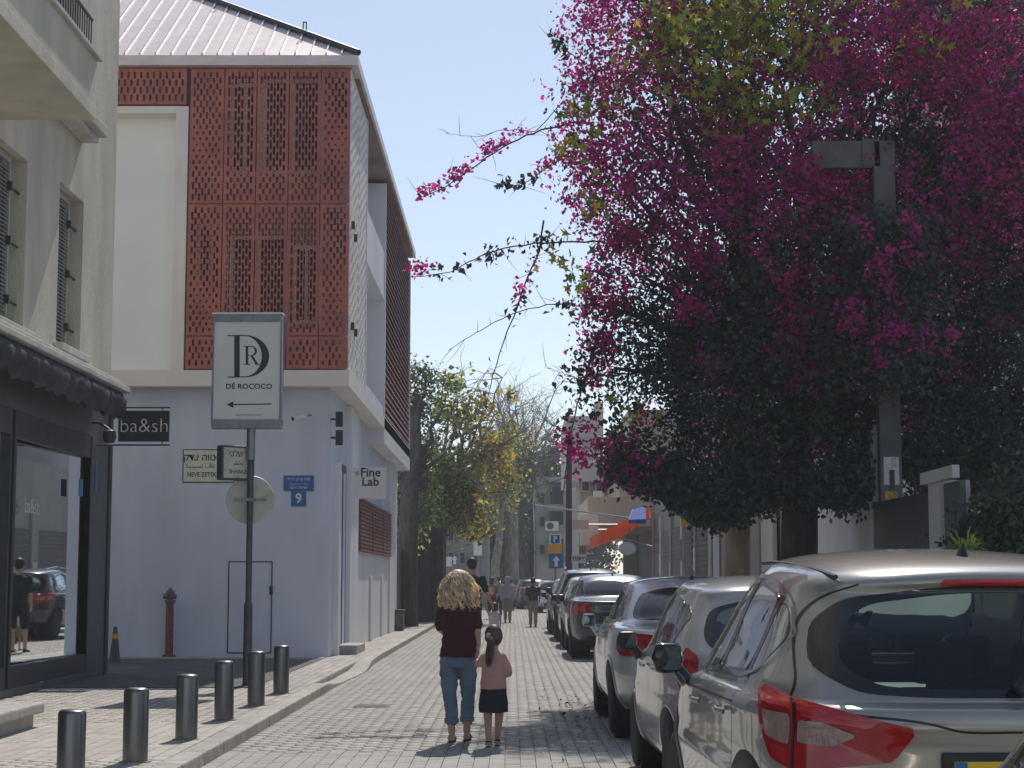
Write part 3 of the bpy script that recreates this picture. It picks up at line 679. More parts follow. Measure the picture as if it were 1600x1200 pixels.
for d in (1.15, 3.15):
    q = MB(); c = Vector((xr - d, yf + d, zb_ + .1 + d * SL)); 
    for s in (-.03, .03): q.tube([c + Vector((s, 0, 0)), c + Vector((s, 0, .17))], .012, 6)
    q.tube([c + Vector((-.04, 0, .17)), c + Vector((.04, 0, .17))], .014, 6); q.build('safety_anchor', 'dark_metal', hs)
# access hatch outline and door hinge in the front wall
a_, b_ = P(357, 877, YF), P(424, 1021, YF)
ht = MB(); 
for r_ in ((a_.x, b_.z, a_.x + .02, a_.z), (b_.x - .02, b_.z, b_.x, a_.z), (a_.x + .02, a_.z - .02, b_.x - .02, a_.z), (a_.x + .02, b_.z, b_.x - .02, b_.z + .02)): ht.box((r_[0], YF - .012, r_[1]), (r_[2], YF - .001, r_[3]))
ht.box((b_.x - .05, YF - .03, P(424, 922, YF).z - .08), (b_.x + .01, YF - .012, P(424, 922, YF).z + .08)); hh = ht.build('access_hatch', 'dark_metal', hs)
q = MB(); q.box((a_.x + .024, YF - .010, b_.z + .024), (b_.x - .056, YF - .001, a_.z - .024)); q.build('hatch_door', 'base_wall', hh)
# wall camera on the front wall
c_ = P(468, 652, YF - .2); wc = thing('security_camera', (c_.x, c_.y, c_.z), 'small white camera on the white wall above the blue plates', 'camera')
q = MB(); q.tube([(c_.x - .1, YF - .34, c_.z - .04), (c_.x + .12, YF - .2, c_.z + .02)], .045, 10); q.build('body', 'sign_white', wc, smooth=50)
q = MB(); q.tube([(c_.x + .1, YF - .2, c_.z + .02), (c_.x + .2, YF, c_.z + .06)], .015, 6); q.build('arm', 'galv', wc)
q = MB(); q.tube([(c_.x - .12, YF - .35, c_.z - .045), (c_.x - .1, YF - .338, c_.z - .04)], .035, 10); q.build('lens', 'black', wc)
# black wall lamps / bracket on the side wall near the corner
for k, (px, py, lab) in enumerate(((530, 655, 'upper of two small black spotlights under the bay by the corner'), (530, 684, 'lower of two small black spotlights under the bay by the corner'))):
    c_ = PX(px, py, XS + .16); t = thing('spotlight', c_, lab, 'spotlight', group='black spotlights on the side wall of the corner house')
    q = MB(); q.tube([c_ + Vector((0, 0, .14)), c_ - Vector((0, 0, .14))], .07, 10); q.build('body', 'black', t, smooth=50)
    q = MB(); q.tube([c_, (XS, c_.y, c_.z)], .02, 6); q.build('bracket', 'black', t)
# projecting Fine Lab sign
a_, b_ = P(552, 731, 37.6), P(603, 779, 37.6)
fs = thing('projecting_sign', (a_.x, 37.6, b_.z), 'white projecting sign lettered Fine Lab on the side wall of the corner house', 'shop sign')
q = MB(); q.box((a_.x, 37.56, b_.z), (b_.x, 37.64, a_.z)); q.build('board', 'sign_white', fs, bevel=.004)
q = MB(); q.box((XS, 37.58, b_.z + .1), (a_.x, 37.62, b_.z + .14)); q.box((XS, 37.58, a_.z - .14), (a_.x, 37.62, a_.z - .1)); q.build('bracket', 'galv', fs)
cx = (a_.x + b_.x) / 2
text('lettering', 'Fine\nLab', .26, (cx + .02, 37.555, (a_.z + b_.z) / 2 + .12), (1, 0, 0), (0, 0, 1), 'ink', fs, bold=.004, lines=.75)
text('asterisk', '*', .2, (a_.x + .09, 37.555, a_.z - .16), (1, 0, 0), (0, 0, 1), 'ink', fs)
# hydrant
g = P(264, 1020, YF - .28); g = Vector((g.x, YF - .28, SWZ)); hy = thing('fire_hydrant', (g.x, g.y, SWZ), 'rusty red standpipe hydrant before the white front wall', 'hydrant')
q = MB(); q.lathe([(.13, 0), (.13, .03), (.075, .05), (.072, .95), (.075, 1.0)], (g.x, g.y, SWZ), 18); q.build('pipe', 'hydrant', hy, smooth=50)
q = MB(); q.lathe([(.10, 1.0), (.10, 1.05), (.06, 1.06), (.07, 1.12), (.085, 1.16), (.07, 1.22), (.03, 1.25), (.03, 1.28), (0, 1.28)], (g.x, g.y, SWZ), 18); q.build('head', 'hydrant_cap', hy, smooth=50)
q = MB(); q.tube([(g.x - .12, g.y - .02, SWZ + 1.12), (g.x + .12, g.y - .02, SWZ + 1.12)], .045, 10); q.build('outlet', 'hydrant_cap', hy, smooth=50)
q = MB()
for k in range(6): q.lathe([(.014, 0), (.014, .03)], (g.x + .108 * math.cos(k), g.y + .108 * math.sin(k), SWZ + .03), 6)
q.build('bolts', 'hydrant_cap', hy, kind='stuff')
# blue house number plates
def plate(name, x0, y0, x1, y1, lab, cat, ms='sign_blue', Y=None, grp=None):
    Y = Y or YF; a_, b_ = P(x0, y0, Y - .02), P(x1, y1, Y - .02)
    t = thing(name, (a_.x, Y, b_.z), lab, cat, grp); q = MB(); q.box((a_.x, Y - .02, b_.z), (b_.x, Y - .001, a_.z)); q.build('plate', ms, t, bevel=.003)
    return t, (a_.x + b_.x) / 2, (a_.z + b_.z) / 2, b_.x - a_.x, a_.z - b_.z, Y - .0215
t, cx, cz, w_, h_, y_ = plate('street_plate', 443, 743, 490, 767, 'small blue street name plate above the number nine', 'street sign')
text('lettering_hebrew', '\u05d9\u05dc\u05d9\u05db\u05e8 \u05e7\u05d3\u05e6 \u05d4\u05d5\u05d5\u05e0', .075, (cx, y_, cz + .075), (1, 0, 0), (0, 0, 1), 'white_print', t)
text('lettering_arabic', '\u0643\u064a\u062f\u062a\u0633 \u0647\u0641\u0627\u0646', .05, (cx, y_, cz - .01), (1, 0, 0), (0, 0, 1), 'white_print', t)
text('lettering', 'NEVE ZETEK', .06, (cx, y_, cz - .085), (1, 0, 0), (0, 0, 1), 'white_print', t)
t, cx, cz, w_, h_, y_ = plate('number_plate', 455, 767.6, 478, 791, 'square blue house number plate reading nine', 'number plate')
text('digit', '9', .25, (cx, y_, cz), (1, 0, 0), (0, 0, 1), 'white_print', t, bold=.004)
# cream street sign
t, cx, cz, w_, h_, y_ = plate('street_sign', 286, 702, 366, 754, 'cream street name sign reading NEVE ZETEK in three scripts on the white wall', 'street sign', 'ink')
q = MB(); q.box((cx - w_ / 2 + .018, y_ - .004, cz - h_ / 2 + .018), (cx + w_ / 2 - .018, y_ + .001, cz + h_ / 2 - .018)); q.build('face', 'sign_cream', t)
y_ -= .0055
text('lettering_hebrew', '\u05e7\u05d3\u05e6 \u05d4\u05d5\u05d5\u05e0', .17, (cx - .17, y_, cz + .155), (1, 0, 0), (0, 0, 1), 'ink', t, bold=.003)
text('lettering_prefix', '\u05ea\u05e0\u05d5\u05db\u05e9', .09, (cx + .22, y_, cz + .145), (1, 0, 0), (0, 0, 1), 'ink', t)
text('lettering_arabic', '\ufedc\ufef4\ufee8\ufef4\ufeb4\ufe97 \ufb6a\ufe8e\ufee7 \ufef1\ufe8d', .12, (cx - .08, y_, cz), (1, 0, 0), (0, 0, 1), 'ink', t)
text('lettering', 'NEVE ZETEK 12', .115, (cx - .06, y_, cz - .165), (1, 0, 0), (0, 0, 1), 'ink', t, bold=.002, stretch=.85)
# ------------------------------------------------------------------ pole with the signs
g = G(386, 1072, SWZ); px_, py_ = g.x, g.y
sp = thing('sign_pole', (px_, py_, SWZ), 'tall dark grey pole carrying the white shop sign by the bollards', 'pole')
zt = P(390, 690, py_).z; zm = P(390, 945, py_).z
q = MB(); q.lathe([(.075, 0), (.075, .02), (.062, .03), (.060, zm - SWZ), (.045, zm - SWZ + .03)], (px_, py_, SWZ), 18); q.build('sleeve', 'pole_grey', sp, smooth=50)
q = MB(); q.tube([(px_, py_, zm), (px_, py_, zt)], .042, 16); q.build('shaft', 'pole_grey', sp, smooth=50)
a_, b_ = P(335, 493, py_), P(440, 670, py_); cx = (a_.x + b_.x) / 2
sb = thing('shop_sign', (cx, py_, b_.z), 'white upright sign box with large D and R monogram, DE ROCOCO and left arrow', 'shop sign')
q = MB(); q.lathe([(.06, 0), (.06, b_.z - zt + .25)], (px_, py_, zt - .25), 16); q.build('collar', 'galv', sb, smooth=50)
q = MB(); q.box((a_.x, py_ - .10, b_.z), (b_.x, py_ + .10, b_.z + .12)); q.box((a_.x, py_ - .10, a_.z - .10), (b_.x, py_ + .10, a_.z)); q.box((a_.x, py_ - .10, b_.z + .12), (a_.x + .022, py_ + .10, a_.z - .10)); q.box((b_.x - .022, py_ - .10, b_.z + .12), (b_.x, py_ + .10, a_.z - .10)); q.build('casing', 'galv', sb, bevel=.008)
q = MB(); q.box((a_.x + .022, py_ - .085, b_.z + .12), (b_.x - .022, py_ + .085, a_.z - .10)); q.build('face', 'sign_white', sb)
q = MB(); q.box((a_.x - .015, py_ - .12, a_.z), (b_.x + .015, py_ + .12, a_.z + .025)); q.build('top_cap', 'sign_white', sb, bevel=.006)
yy = py_ - .0875
# monogram: high-contrast D with a small R standing in its bowl
def flat(name, polys, parent, m='ink', d=.002):
    q = MB()
    for p in polys: q.prism([(x, yy, z) for x, z in p], (0, -d, 0))
    return q.build(name, m, parent)
s = 105 / (b_.x - a_.x)
def S(x, y): return (P(x, y, py_ - .09).x, P(x, y, py_ - .09).z)
def arc(cx, cy, rx, ry, a0, a1, n=18): return [S(cx + rx * math.cos(R(a0 + (a1 - a0) * i / n)), cy - ry * math.sin(R(a0 + (a1 - a0) * i / n))) for i in range(n + 1)]
bowl = []
n = 22
for i in range(n):
    A = [90 - 180 * i / n, 90 - 180 * (i + 1) / n]
    o_ = [S(382 + 38.5 * math.cos(R(a)), 556.5 - 33 * math.sin(R(a))) for a in A]; n_ = [S(382 + 27 * math.cos(R(a)), 556.5 - 31.6 * math.sin(R(a))) for a in A]
    bowl.append([o_[0], o_[1], n_[1], n_[0]])
flat('letter_D', [[S(366, 524), S(374.5, 524), S(374.5, 589), S(366, 589)], [S(355, 523.5), S(382, 523.5), S(382, 525), S(355, 525)], [S(356, 588.3), S(382, 588), S(382, 589.5), S(356, 590)]] + bowl, sb)
rb = []
for i in range(14):
    A = [90 - 180 * i / 14, 90 - 180 * (i + 1) / 14]
    o_ = [S(393 + 8.5 * math.cos(R(a)), 548.5 - 7.6 * math.sin(R(a))) for a in A]; n_ = [S(393 + 5 * math.cos(R(a)), 548.5 - 6.6 * math.sin(R(a))) for a in A]
    rb.append([o_[0], o_[1], n_[1], n_[0]])
flat('letter_R', [[S(384, 541), S(387.8, 541), S(387.8, 569), S(384, 569)], [S(380, 540.6), S(393, 540.6), S(393, 541.8), S(380, 541.8)], [S(387, 555.2), S(394, 555.2), S(394, 556.2), S(387, 556.2)],
                  [S(380.5, 568.6), S(391, 568.6), S(391, 569.8), S(380.5, 569.8)], [S(391.5, 556), S(395.5, 556), S(403, 568.4), S(399, 568.4)], [S(398, 568.6), S(406, 568.6), S(406, 569.8), S(398, 569.8)]] + rb, sb)
c_ = S(389, 604); text('lettering', 'D\u00c9 ROCOCO', .098, (c_[0], yy, c_[1]), (1, 0, 0), (0, 0, 1), 'ink', sb, stretch=1.08, bold=.0015)
flat('arrow', [[S(364, 631.3), S(424, 630.3), S(424, 632), S(364, 633)], [S(354.5, 632.2), S(364.5, 627), S(364.5, 637.5)]], sb)
c_ = S(388, 648); text('small_print', 'www.derococo.com', .042, (c_[0], yy, c_[1]), (1, 0, 0), (0, 0, 1), 'galv', sb)
# small angled street sign box on the pole
c_ = P(371, 724, py_); ang = R(-38)
ss = thing('street_name_box', (c_.x, py_, c_.z - .24), 'small grey double-sided street name box clamped to the sign pole', 'street sign', rz=0)
W2 = .26; H2 = .235; ux = Vector((math.cos(ang), math.sin(ang), 0))
def obox(q, c, hu, hn, hz):
    n_ = Vector((ux.y, -ux.x, 0)); vs = [Vector(c) + ux * a * hu + n_ * b * hn + Vector((0, 0, e * hz)) for e in (-1, 1) for a, b in ((-1, -1), (1, -1), (1, 1), (-1, 1))]
    q.add(vs, [(0, 3, 2, 1), (4, 5, 6, 7), (0, 1, 5, 4), (1, 2, 6, 5), (2, 3, 7, 6), (3, 0, 4, 7)])
ux = Vector((math.cos(R(40)), math.sin(R(40)), 0)); nn = Vector((ux.y, -ux.x, 0))
cc = Vector((c_.x - .02, py_ - .02, c_.z))
q = MB(); obox(q, cc, W2, .07, H2); q.build('casing', 'pole_grey', ss, bevel=.02)
q = MB(); obox(q, cc + nn * .071, W2 - .03, .003, H2 - .03); q.build('face', 'sign_back', ss, bevel=.001)
for tx, sz, dz in (('\u05d9\u05d1\u05dc\u05e9 \u05e8', .11, .12), ('\ufeb7\ufea8\ufbfe', .09, 0), ('SHABAZI', .075, -.12)):
    text('lettering', tx, sz, cc + nn * .0755 + Vector((0, 0, dz)), ux, (0, 0, 1), 'ink', ss)
# round sign seen from behind
c_ = P(391, 781, py_ + .07)
rs = thing('round_road_sign', c_, 'round road sign seen from its pale unpainted back on the sign pole', 'road sign')
q = MB(); q.lathe([(0, 0), (.325, 0), (.33, .01), (.33, .018), (0, .018)], c_, 48, axis='y'); q.build('disc', 'sign_back', rs, smooth=40)
q = MB(); q.box((c_.x - .22, c_.y - .02, c_.z - .017), (c_.x + .22, c_.y - .003, c_.z + .017)); q.box((c_.x - .06, py_ - .05, c_.z - .02), (c_.x + .06, py_ + .0, c_.z + .02)); q.build('clamp_bar', 'galv', rs)
# ------------------------------------------------------------------ bollards
bs = [(110, 1222, 1108), (211, 1190, 1074), (291, 1155, 1053), (350, 1125, 1032), (400, 1102, 1017), (439, 1083, 1008)]
order = ['nearest steel bollard, cut by the picture edge', 'second steel bollard from the near end of the row', 'third steel bollard from the near end of the row', 'fourth steel bollard, third from the far end of the row', 'steel bollard close beside the foot of the sign pole', 'last steel bollard at the far end of the row']
bol = None
for (x, yb, yt), lab in zip(bs, order):
    g = G(x, yb, SWZ); r = .098; hh = P(x, yt, g.y).z - SWZ
    if bol is None:
        bol = thing('bollard', g, lab, 'bollard', 'steel bollards along the pavement edge')
        q = MB(); q.lathe([(r, 0), (r, .58), (r - .004, .60), (r - .015, .613), (r - .035, .62), (0, .622)], (0, 0, 0), 28); q.build('post', 'steel', bol, smooth=35, local=True)
        q = MB(); q.lathe([(r + .03, 0), (r + .03, .006), (r, .007)], (0, 0, 0), 28); q.build('footing', 'joint', bol, local=True)
        o = bol
    else: o = copy_tree(bol); o.location = g; o['label'] = lab
    o.scale = (1, 1, hh / .622); o.rotation_euler = (random.gauss(0, .006), random.gauss(0, .006), random.random() * 6)
# ------------------------------------------------------------------ concrete utility pole on the right
g5 = P(1393, 850, 23.5); Yp = g5.y
up = thing('utility_pole', (g5.x, Yp, SWZ), 'square concrete utility pole covered in peeling stickers in front of the bougainvillea', 'pole')
zt = P(1380, 222, Yp).z
q = MB(); q.prism([(g5.x - .143, Yp - .1, SWZ), (g5.x + .143, Yp - .1, SWZ), (g5.x + .143, Yp + .1, SWZ), (g5.x - .143, Yp + .1, SWZ)], (0, 0, zt - SWZ)); q.build('shaft', 'concrete', up, bevel=.015)
c_ = P(1325, 242, Yp); zA, zB_ = P(1325, 222, Yp).z, P(1325, 264, Yp).z
q = MB(); q.box((P(1268, 240, Yp).x, Yp - .075, zB_), (g5.x - .146, Yp + .075, zA - .002)); q.build('crossarm', 'concrete', up, bevel=.01)
q = MB(); q.box((P(1345, 240, Yp).x, Yp - .10, zB_ + .02), (P(1372, 240, Yp).x, Yp - .078, zA + .02)); q.build('bracket', 'concrete', up)
zz = lambda y: P(1393, y, Yp).z
for k, (ya, yb, xa, xb, mm) in enumerate(((715, 758, -.10, .10, 'paper'), (768, 795, -.09, .07, 'sticker_orange'), (797, 822, -.1, .03, 'sticker_red'), (800, 812, .03, .09, 'paper'), (826, 846, -.06, .09, 'sticker_red'), (735, 765, -.03, .04, 'ink'), (716, 730, .0, .06, 'galv'))):
    q = MB(); d = .104 + k * .001; q.box((g5.x + xa, Yp - d, zz(yb)), (g5.x + xb, Yp - .1, zz(ya))); q.build('sticker', mm, up)
# ------------------------------------------------------------------ one-way and parking signs on posts, middle distance
def post_sign(x, Y, items, name, lab, cat, post_r=.03):
    b0 = P(x, 900, Y); t = thing(name, (b0.x, Y, SWZ), lab, cat); ztop = max(P(x, i[1], Y).z for i in items)
    q = MB(); q.tube([(b0.x, Y + .04, SWZ), (b0.x, Y + .04, ztop)], post_r, 8); q.build('post', 'galv', t)
    for x0, y0, x1, y1, m_, tx, sz, tm in items:
        a_, b_ = P(x0, y0, Y), P(x1, y1, Y); q = MB(); q.box((a_.x, Y - .012, b_.z), (b_.x, Y + .01, a_.z)); o = q.build('sign_plate', m_, t)
        if tx == 'ARROW':
            cx, cz, h = (a_.x + b_.x) / 2, (a_.z + b_.z) / 2, (a_.z - b_.z) * .38; q = MB()
            q.prism([(cx - h * .3, Y - .016, cz - h), (cx + h * .3, Y - .016, cz - h), (cx + h * .3, Y - .016, cz + h * .1), (cx + h * .75, Y - .016, cz + h * .1), (cx, Y - .016, cz + h), (cx - h * .75, Y - .016, cz + h * .1), (cx - h * .3, Y - .016, cz + h * .1)], (0, -.003, 0)); q.build('arrow', 'white_print', t)
        elif tx: text('lettering', tx, sz, ((a_.x + b_.x) / 2, Y - .014, (a_.z + b_.z) / 2), (1, 0, 0), (0, 0, 1), tm, t, bold=.004)
    return t
Y7 = 60
post_sign(868, Y7, [(858, 834, 877, 850, 'sign_white', '', .1, 'ink'), (857, 850, 878, 865, 'sign_yellow', '', .1, 'ink'), (858, 866, 880, 888, 'sign_blue', 'ARROW', 1, '')], 'sign_post', 'post with P sign, yellow plate and blue up-arrow beyond the parked cars', 'road sign')
a_, b_ = P(860.5, 836, Y7 - .015), P(874.5, 849, Y7 - .015); q = MB(); q.box((a_.x, Y7 - .02, b_.z), (b_.x, Y7 - .0125, a_.z)); ps = bpy.data.objects['sign_post']; q.build('parking_panel', 'sign_blue', ps)
text('lettering', 'P', .27, ((a_.x + b_.x) / 2, Y7 - .021, (a_.z + b_.z) / 2), (1, 0, 0), (0, 0, 1), 'white_print', ps, bold=.006)
post_sign(905, 52, [(893, 866, 916, 880, 'sign_white', '\u05d7\u05d5\u05ea\u05e4', .16, 'ink')], 'sign_post', 'small white notice board standing low beside the orange awning shop', 'notice')
post_sign(747, 90, [(740, 846, 753, 868, 'sign_white', '', .3, 'ink')], 'sign_post', 'plain white board on a post above the heads of the walkers', 'notice')
post_sign(708, 80, [(697, 870, 706, 885, 'sign_white', '', .3, 'ink'), (707, 866, 714, 884, 'sign_blue', 'ARROW', .3, 'ink')], 'sign_post', 'pair of small white and blue signs on the left pavement far away', 'road sign')
post_sign(792, 120, [(785, 838, 800, 841, 'galv', '', .3, 'ink')], 'street_lamp', 'thin grey street lamp standing before the far trees', 'street lamp', .05)
# ------------------------------------------------------------------ street wall and buildings on the right
RX = 4.8
ry = lambda x: RX * FPX / (x - 800)
def slab(q, a, b, m=0): q.box([min(a[i], b[i]) for i in range(3)], [max(a[i], b[i]) for i in range(3)], m)
rw_ = thing('street_wall', (RX, 30, 0), 'pale panelled street wall behind the parked cars under the bougainvillea', 'wall')
ya, yb = ry(1206), ry(1112); n = 6
for i in range(n):
    y0, y1 = ya + (yb - ya) * i / n, ya + (yb - ya) * (i + 1) / n - .03
    q = MB(); q.box((RX, y0, SWZ), (RX + .08 + .05 * (i % 2), y1, 3.6)); q.build('panel', ['building_pale', 'building_grey', 'wall_blue_grey'][i % 3], rw_, bevel=.01)
    q = MB(); q.box((RX - .04, y1 - .06, SWZ), (RX, y1 + .02, 3.6)); q.build('post', 'galv', rw_)
q = MB(); q.box((RX + .14, ya - 1, SWZ), (RX + .3, yb + .1, 3.7)); q.build('backing', 'building_grey', rw_)
w2 = thing('plastered_wall', (RX, 26, 0), 'smooth blue-grey plastered wall between the big trunk and the utility pole', 'wall')
q = MB(); q.box((RX, ry(1362), SWZ), (RX + .25, ry(1268), 3.6)); q.build('plaster', 'wall_blue_grey', w2, bevel=.01)
w3 = thing('dark_gateway', (RX, 21, 0), 'dark gateway with a pale lintel and pillar right of the utility pole', 'gate')
q = MB(); q.box((RX, ry(1456), SWZ), (RX + .3, ry(1364), 2.55)); q.build('door_leaf', 'dark_metal', w3)
q = MB(); q.box((RX - .05, ry(1474), SWZ), (RX + .3, ry(1456) - .01, P(1465, 752, ry(1465)).z)); q.build('pillar', 'building_pale', w3, bevel=.01)
q = MB(); q.box((RX, ry(1500), SWZ), (RX + .06, ry(1474) - .01, P(1485, 752, ry(1485)).z - .01)); q.build('glass_panel', 'shop_grey', w3)
q = MB(); q.box((RX - .08, ry(1500), P(1485, 750, ry(1485)).z), (RX + .0, ry(1448), P(1485, 730, ry(1485)).z)); q.build('lintel', 'building_pale', w3, bevel=.01)
# shuttered shops further on
sh_ = thing('shuttered_shops', (RX, 52, 0), 'row of dark shuttered shop fronts with posters beyond the pale panelled wall', 'shops')
y0, y1 = ry(1110), ry(1018)
q = MB(); q.box((RX + .1, y0, SWZ), (RX + 6, y1, 5.2)); q.build('wall', 'building_grey', sh_)
n = 5
for i in range(n):
    a_, b_ = y0 + (y1 - y0) * i / n, y0 + (y1 - y0) * (i + 1) / n
    q = MB(); q.box((RX, a_ + .1, SWZ), (RX + .1, a_ + .7, 3.6)); q.build('pier', ['building_pale', 'building_grey'][i % 2], sh_)
    q = MB(); q.box((RX + .06, a_ + .72, SWZ), (RX + .1, b_, 3.1)); s_ = q.build('roller_shutter', 'shop_grey', sh_)
    q = MB()
    for k in range(22): q.box((RX + .04, a_ + .74, SWZ + .1 + k * .13), (RX + .06, b_ - .02, SWZ + .19 + k * .13))
    q.build('slats', 'shop_grey', s_, kind='stuff')
    q = MB(); q.box((RX - .015, a_ + .2, 1.5 + .3 * (i % 3)), (RX, a_ + .6, 2.1 + .3 * (i % 3))); q.build('poster', ['paper', 'white_print', 'sticker_red'][i % 3], sh_)
# vertical lettered banner and yellow sign
c_ = P(1085, 806, 46); ys_ = thing('yellow_sign', c_, 'yellow projecting shop sign under the bottom edge of the bougainvillea', 'shop sign')
a_, b_ = P(1064, 792, 46), P(1101, 822, 46)
q = MB(); q.box((a_.x, 45.95, b_.z), (b_.x, 46.05, a_.z)); q.build('board', 'sign_yellow', ys_)
q = MB(); q.lathe([(0, 0), (.12, 0), (.12, .03)], ((a_.x + b_.x) / 2, 45.94, b_.z + .12), 20, axis='y'); q.build('emblem', 'leaf_green', ys_)
text('lettering', 'OPEN', .16, ((a_.x + b_.x) / 2, 45.94, a_.z - .12), (1, 0, 0), (0, 0, 1), 'ink', ys_) if False else None
a_, b_ = P(1080, 822, 48), P(1088, 882, 48)
bn = thing('poster_board', (a_.x, 48, b_.z), 'narrow upright poster board with pale marks on the shop pier', 'poster')
q = MB(); q.box((a_.x, 47.97, b_.z), (b_.x, 48.03, a_.z)); q.build('board', 'dark_metal', bn)
for k in range(5):
    q = MB(); z = b_.z + .08 + k * .2; q.box((a_.x + .02, 47.96, z), (b_.x - .02, 47.97, z + .11)); q.build('print', 'paper', bn)
# cafe with the orange awning
ca = thing('awning_shop', (RX, 66, 0), 'dark shop interior under an orange awning on the right', 'shop')
y0, y1 = 61.5, 78
q = MB(); q.box((RX + .6, y0, SWZ), (RX + 7, y1, 3.5)); q.build('interior', 'dark_void', ca)
for ya_, yb_ in ((y0 - .3, y0 + .1), (y1 - .5, y1)): q = MB(); q.box((RX, ya_, SWZ), (RX + .6, yb_, 3.6)); q.build('pier', 'building_grey', ca)
q = MB(); A = [(RX - .05, y0, 4.0), (RX - .05, y1 - 4, 4.0), (3.05, y1 - 4, 3.2), (3.05, y0, 3.2)]
q.quad(*A); q.quad((3.05, y0, 3.2), (3.05, y1 - 4, 3.2), (3.05, y1 - 4, 2.75), (3.05, y0, 2.75)); q.quad((3.05, y0, 2.75), (3.05, y0, 3.2), (RX - .05, y0, 4.0), (RX - .05, y0, 3.7), (3.7, y0, 2.98)); q.build('awning', 'orange_cloth', ca)
q = MB()
for y in (y0 + .1, y1 - 4.1): q.tube([(RX, y, 2.7), (3.3, y, 3.08)], .025, 6); q.tube([(RX, y, 3.68), (3.3, y, 3.08)], .02, 6)
q.build('awning_arm', 'galv', ca)
c_ = P(980, 857, 60.5); ov_ = thing('oval_sign', c_, 'pale oval shop sign hanging under the orange awning', 'shop sign')
q = MB(); q.add([(c_.x + .30 * math.cos(i * math.pi / 12), 60.5 + d, c_.z + .22 * math.sin(i * math.pi / 12)) for d in (0, .05) for i in range(24)], [tuple(range(24)), tuple(range(24, 48))] + [(i, (i + 1) % 24, 24 + (i + 1) % 24, 24 + i) for i in range(24)]); q.build('board', 'wall_blue_grey', ov_)
q = MB(); q.tube([(c_.x, 60.52, c_.z + .2), (c_.x + .1, 60.52, 3.3)], .012, 5); q.build('hanger', 'dark_metal', ov_)
# building above with the cream balcony
bA = thing('balcony_house', (RX, 70, 0), 'tan house with a cream balcony and a projecting upper storey right of the street', 'building')
q = MB(); a_, b_ = P(918, 776, 72), P(1000, 822, 72); q.box((a_.x, 72, b_.z), (b_.x + .4, 82, b_.z + .2)); q.box((a_.x, 72, b_.z + .2), (b_.x + .4, 72.15, a_.z)); q.box((a_.x, 72.15, b_.z + .2), (a_.x + .15, 82, a_.z)); q.build('balcony', 'building_cream', bA, bevel=.02)
q = MB(); q.box((RX, 73.5, 3.5), (RX + 8, 90, P(1000, 640, 73.5).z)); q.build('wall', 'building_tan', bA)
def rect(Y, x0, y0, x1, y1, name, m, par, d=.15, off=0):
    a_, b_ = P(x0, y0, Y), P(x1, y1, Y); q = MB(); q.box((a_.x, Y - off, b_.z), (b_.x, Y + d, a_.z)); return q.build(name, m, par)
w_ = rect(88, 884, 650, 942, 752, 'upper_storey', 'building_pale', bA, 9)
rect(87.9, 929, 628, 943, 700, 'chimney', 'building_cream', bA, 1.5)
rect(87.8, 905, 719, 941, 724, 'cornice', 'sign_white', bA, .09)
rect(89, 905, 724, 990, 790, 'loggia_back', 'building_tan', bA, 5)
for x0, y0, x1, y1 in ((908, 735, 922, 768), (930, 735, 944, 775), (950, 732, 966, 776)):
    w_ = rect(88.5, x0, y0, x1, y1, 'window', 'building_cream', bA, .3); rect(88.45, x0 + 2, y0 + 3, x1 - 2, y1 - 2, 'pane', 'dark_void', w_, .04)
rect(72.3, 928, 767, 943, 776, 'planter', 'sign_white', bA, .4)
rect(71.9, 968, 740, 990, 776, 'screen', 'building_pale', bA, .05)
# light box sign and smaller board beneath the balcony
def light_box(Y, x0, y0, x1, y1, m, lab, wall_x=RX):
    a_, b_ = P(x0, y0, Y), P(x1, y1, Y); t = thing('box_sign', (a_.x, Y, b_.z), lab, 'shop sign'); q = MB(); q.box((a_.x, Y, b_.z), (b_.x, Y + .18, a_.z)); q.build('casing', m, t, bevel=.01)
    q = MB(); q.box((a_.x + .05, Y - .012, b_.z + .05), (b_.x - .05, Y - .001, a_.z - .05)); q.build('face', 'sign_white' if m != 'building_pale' else m, t)
    q = MB(); q.tube([(b_.x, Y + .09, (a_.z + b_.z) / 2), (max(b_.x + .2, wall_x), Y + .09, (a_.z + b_.z) / 2)], .025, 6); q.build('bracket', 'galv', t); return t
light_box(70, 906, 803, 935, 852, 'sign_white', 'large white upright box sign below the cream balcony')
light_box(69, 895, 812, 920, 827, 'building_pale', 'flat grey board sign just left of the white box sign')
a_, b_ = P(982, 788, 60), P(1014, 812, 60)
bt = thing('blue_awning', (a_.x, 60, b_.z), 'bright blue cloth shade above the orange awning', 'awning')
q = MB(); q.quad((a_.x, 60, b_.z), (b_.x - .1, 60, b_.z + .02), (b_.x, 61.5, a_.z), (a_.x + .25, 61.5, a_.z - .1)); q.quad((a_.x, 60, b_.z), (b_.x - .1, 60, b_.z + .02), (b_.x - .1, 60, b_.z - .14), (a_.x, 60, b_.z - .12)); q.build('cloth', 'blue_cloth', bt)
q = MB(); q.tube([(a_.x, 60, b_.z), (a_.x + .25, 61.5, a_.z - .1), (RX, 61.5, a_.z)], .02, 6); q.build('frame', 'galv', bt)
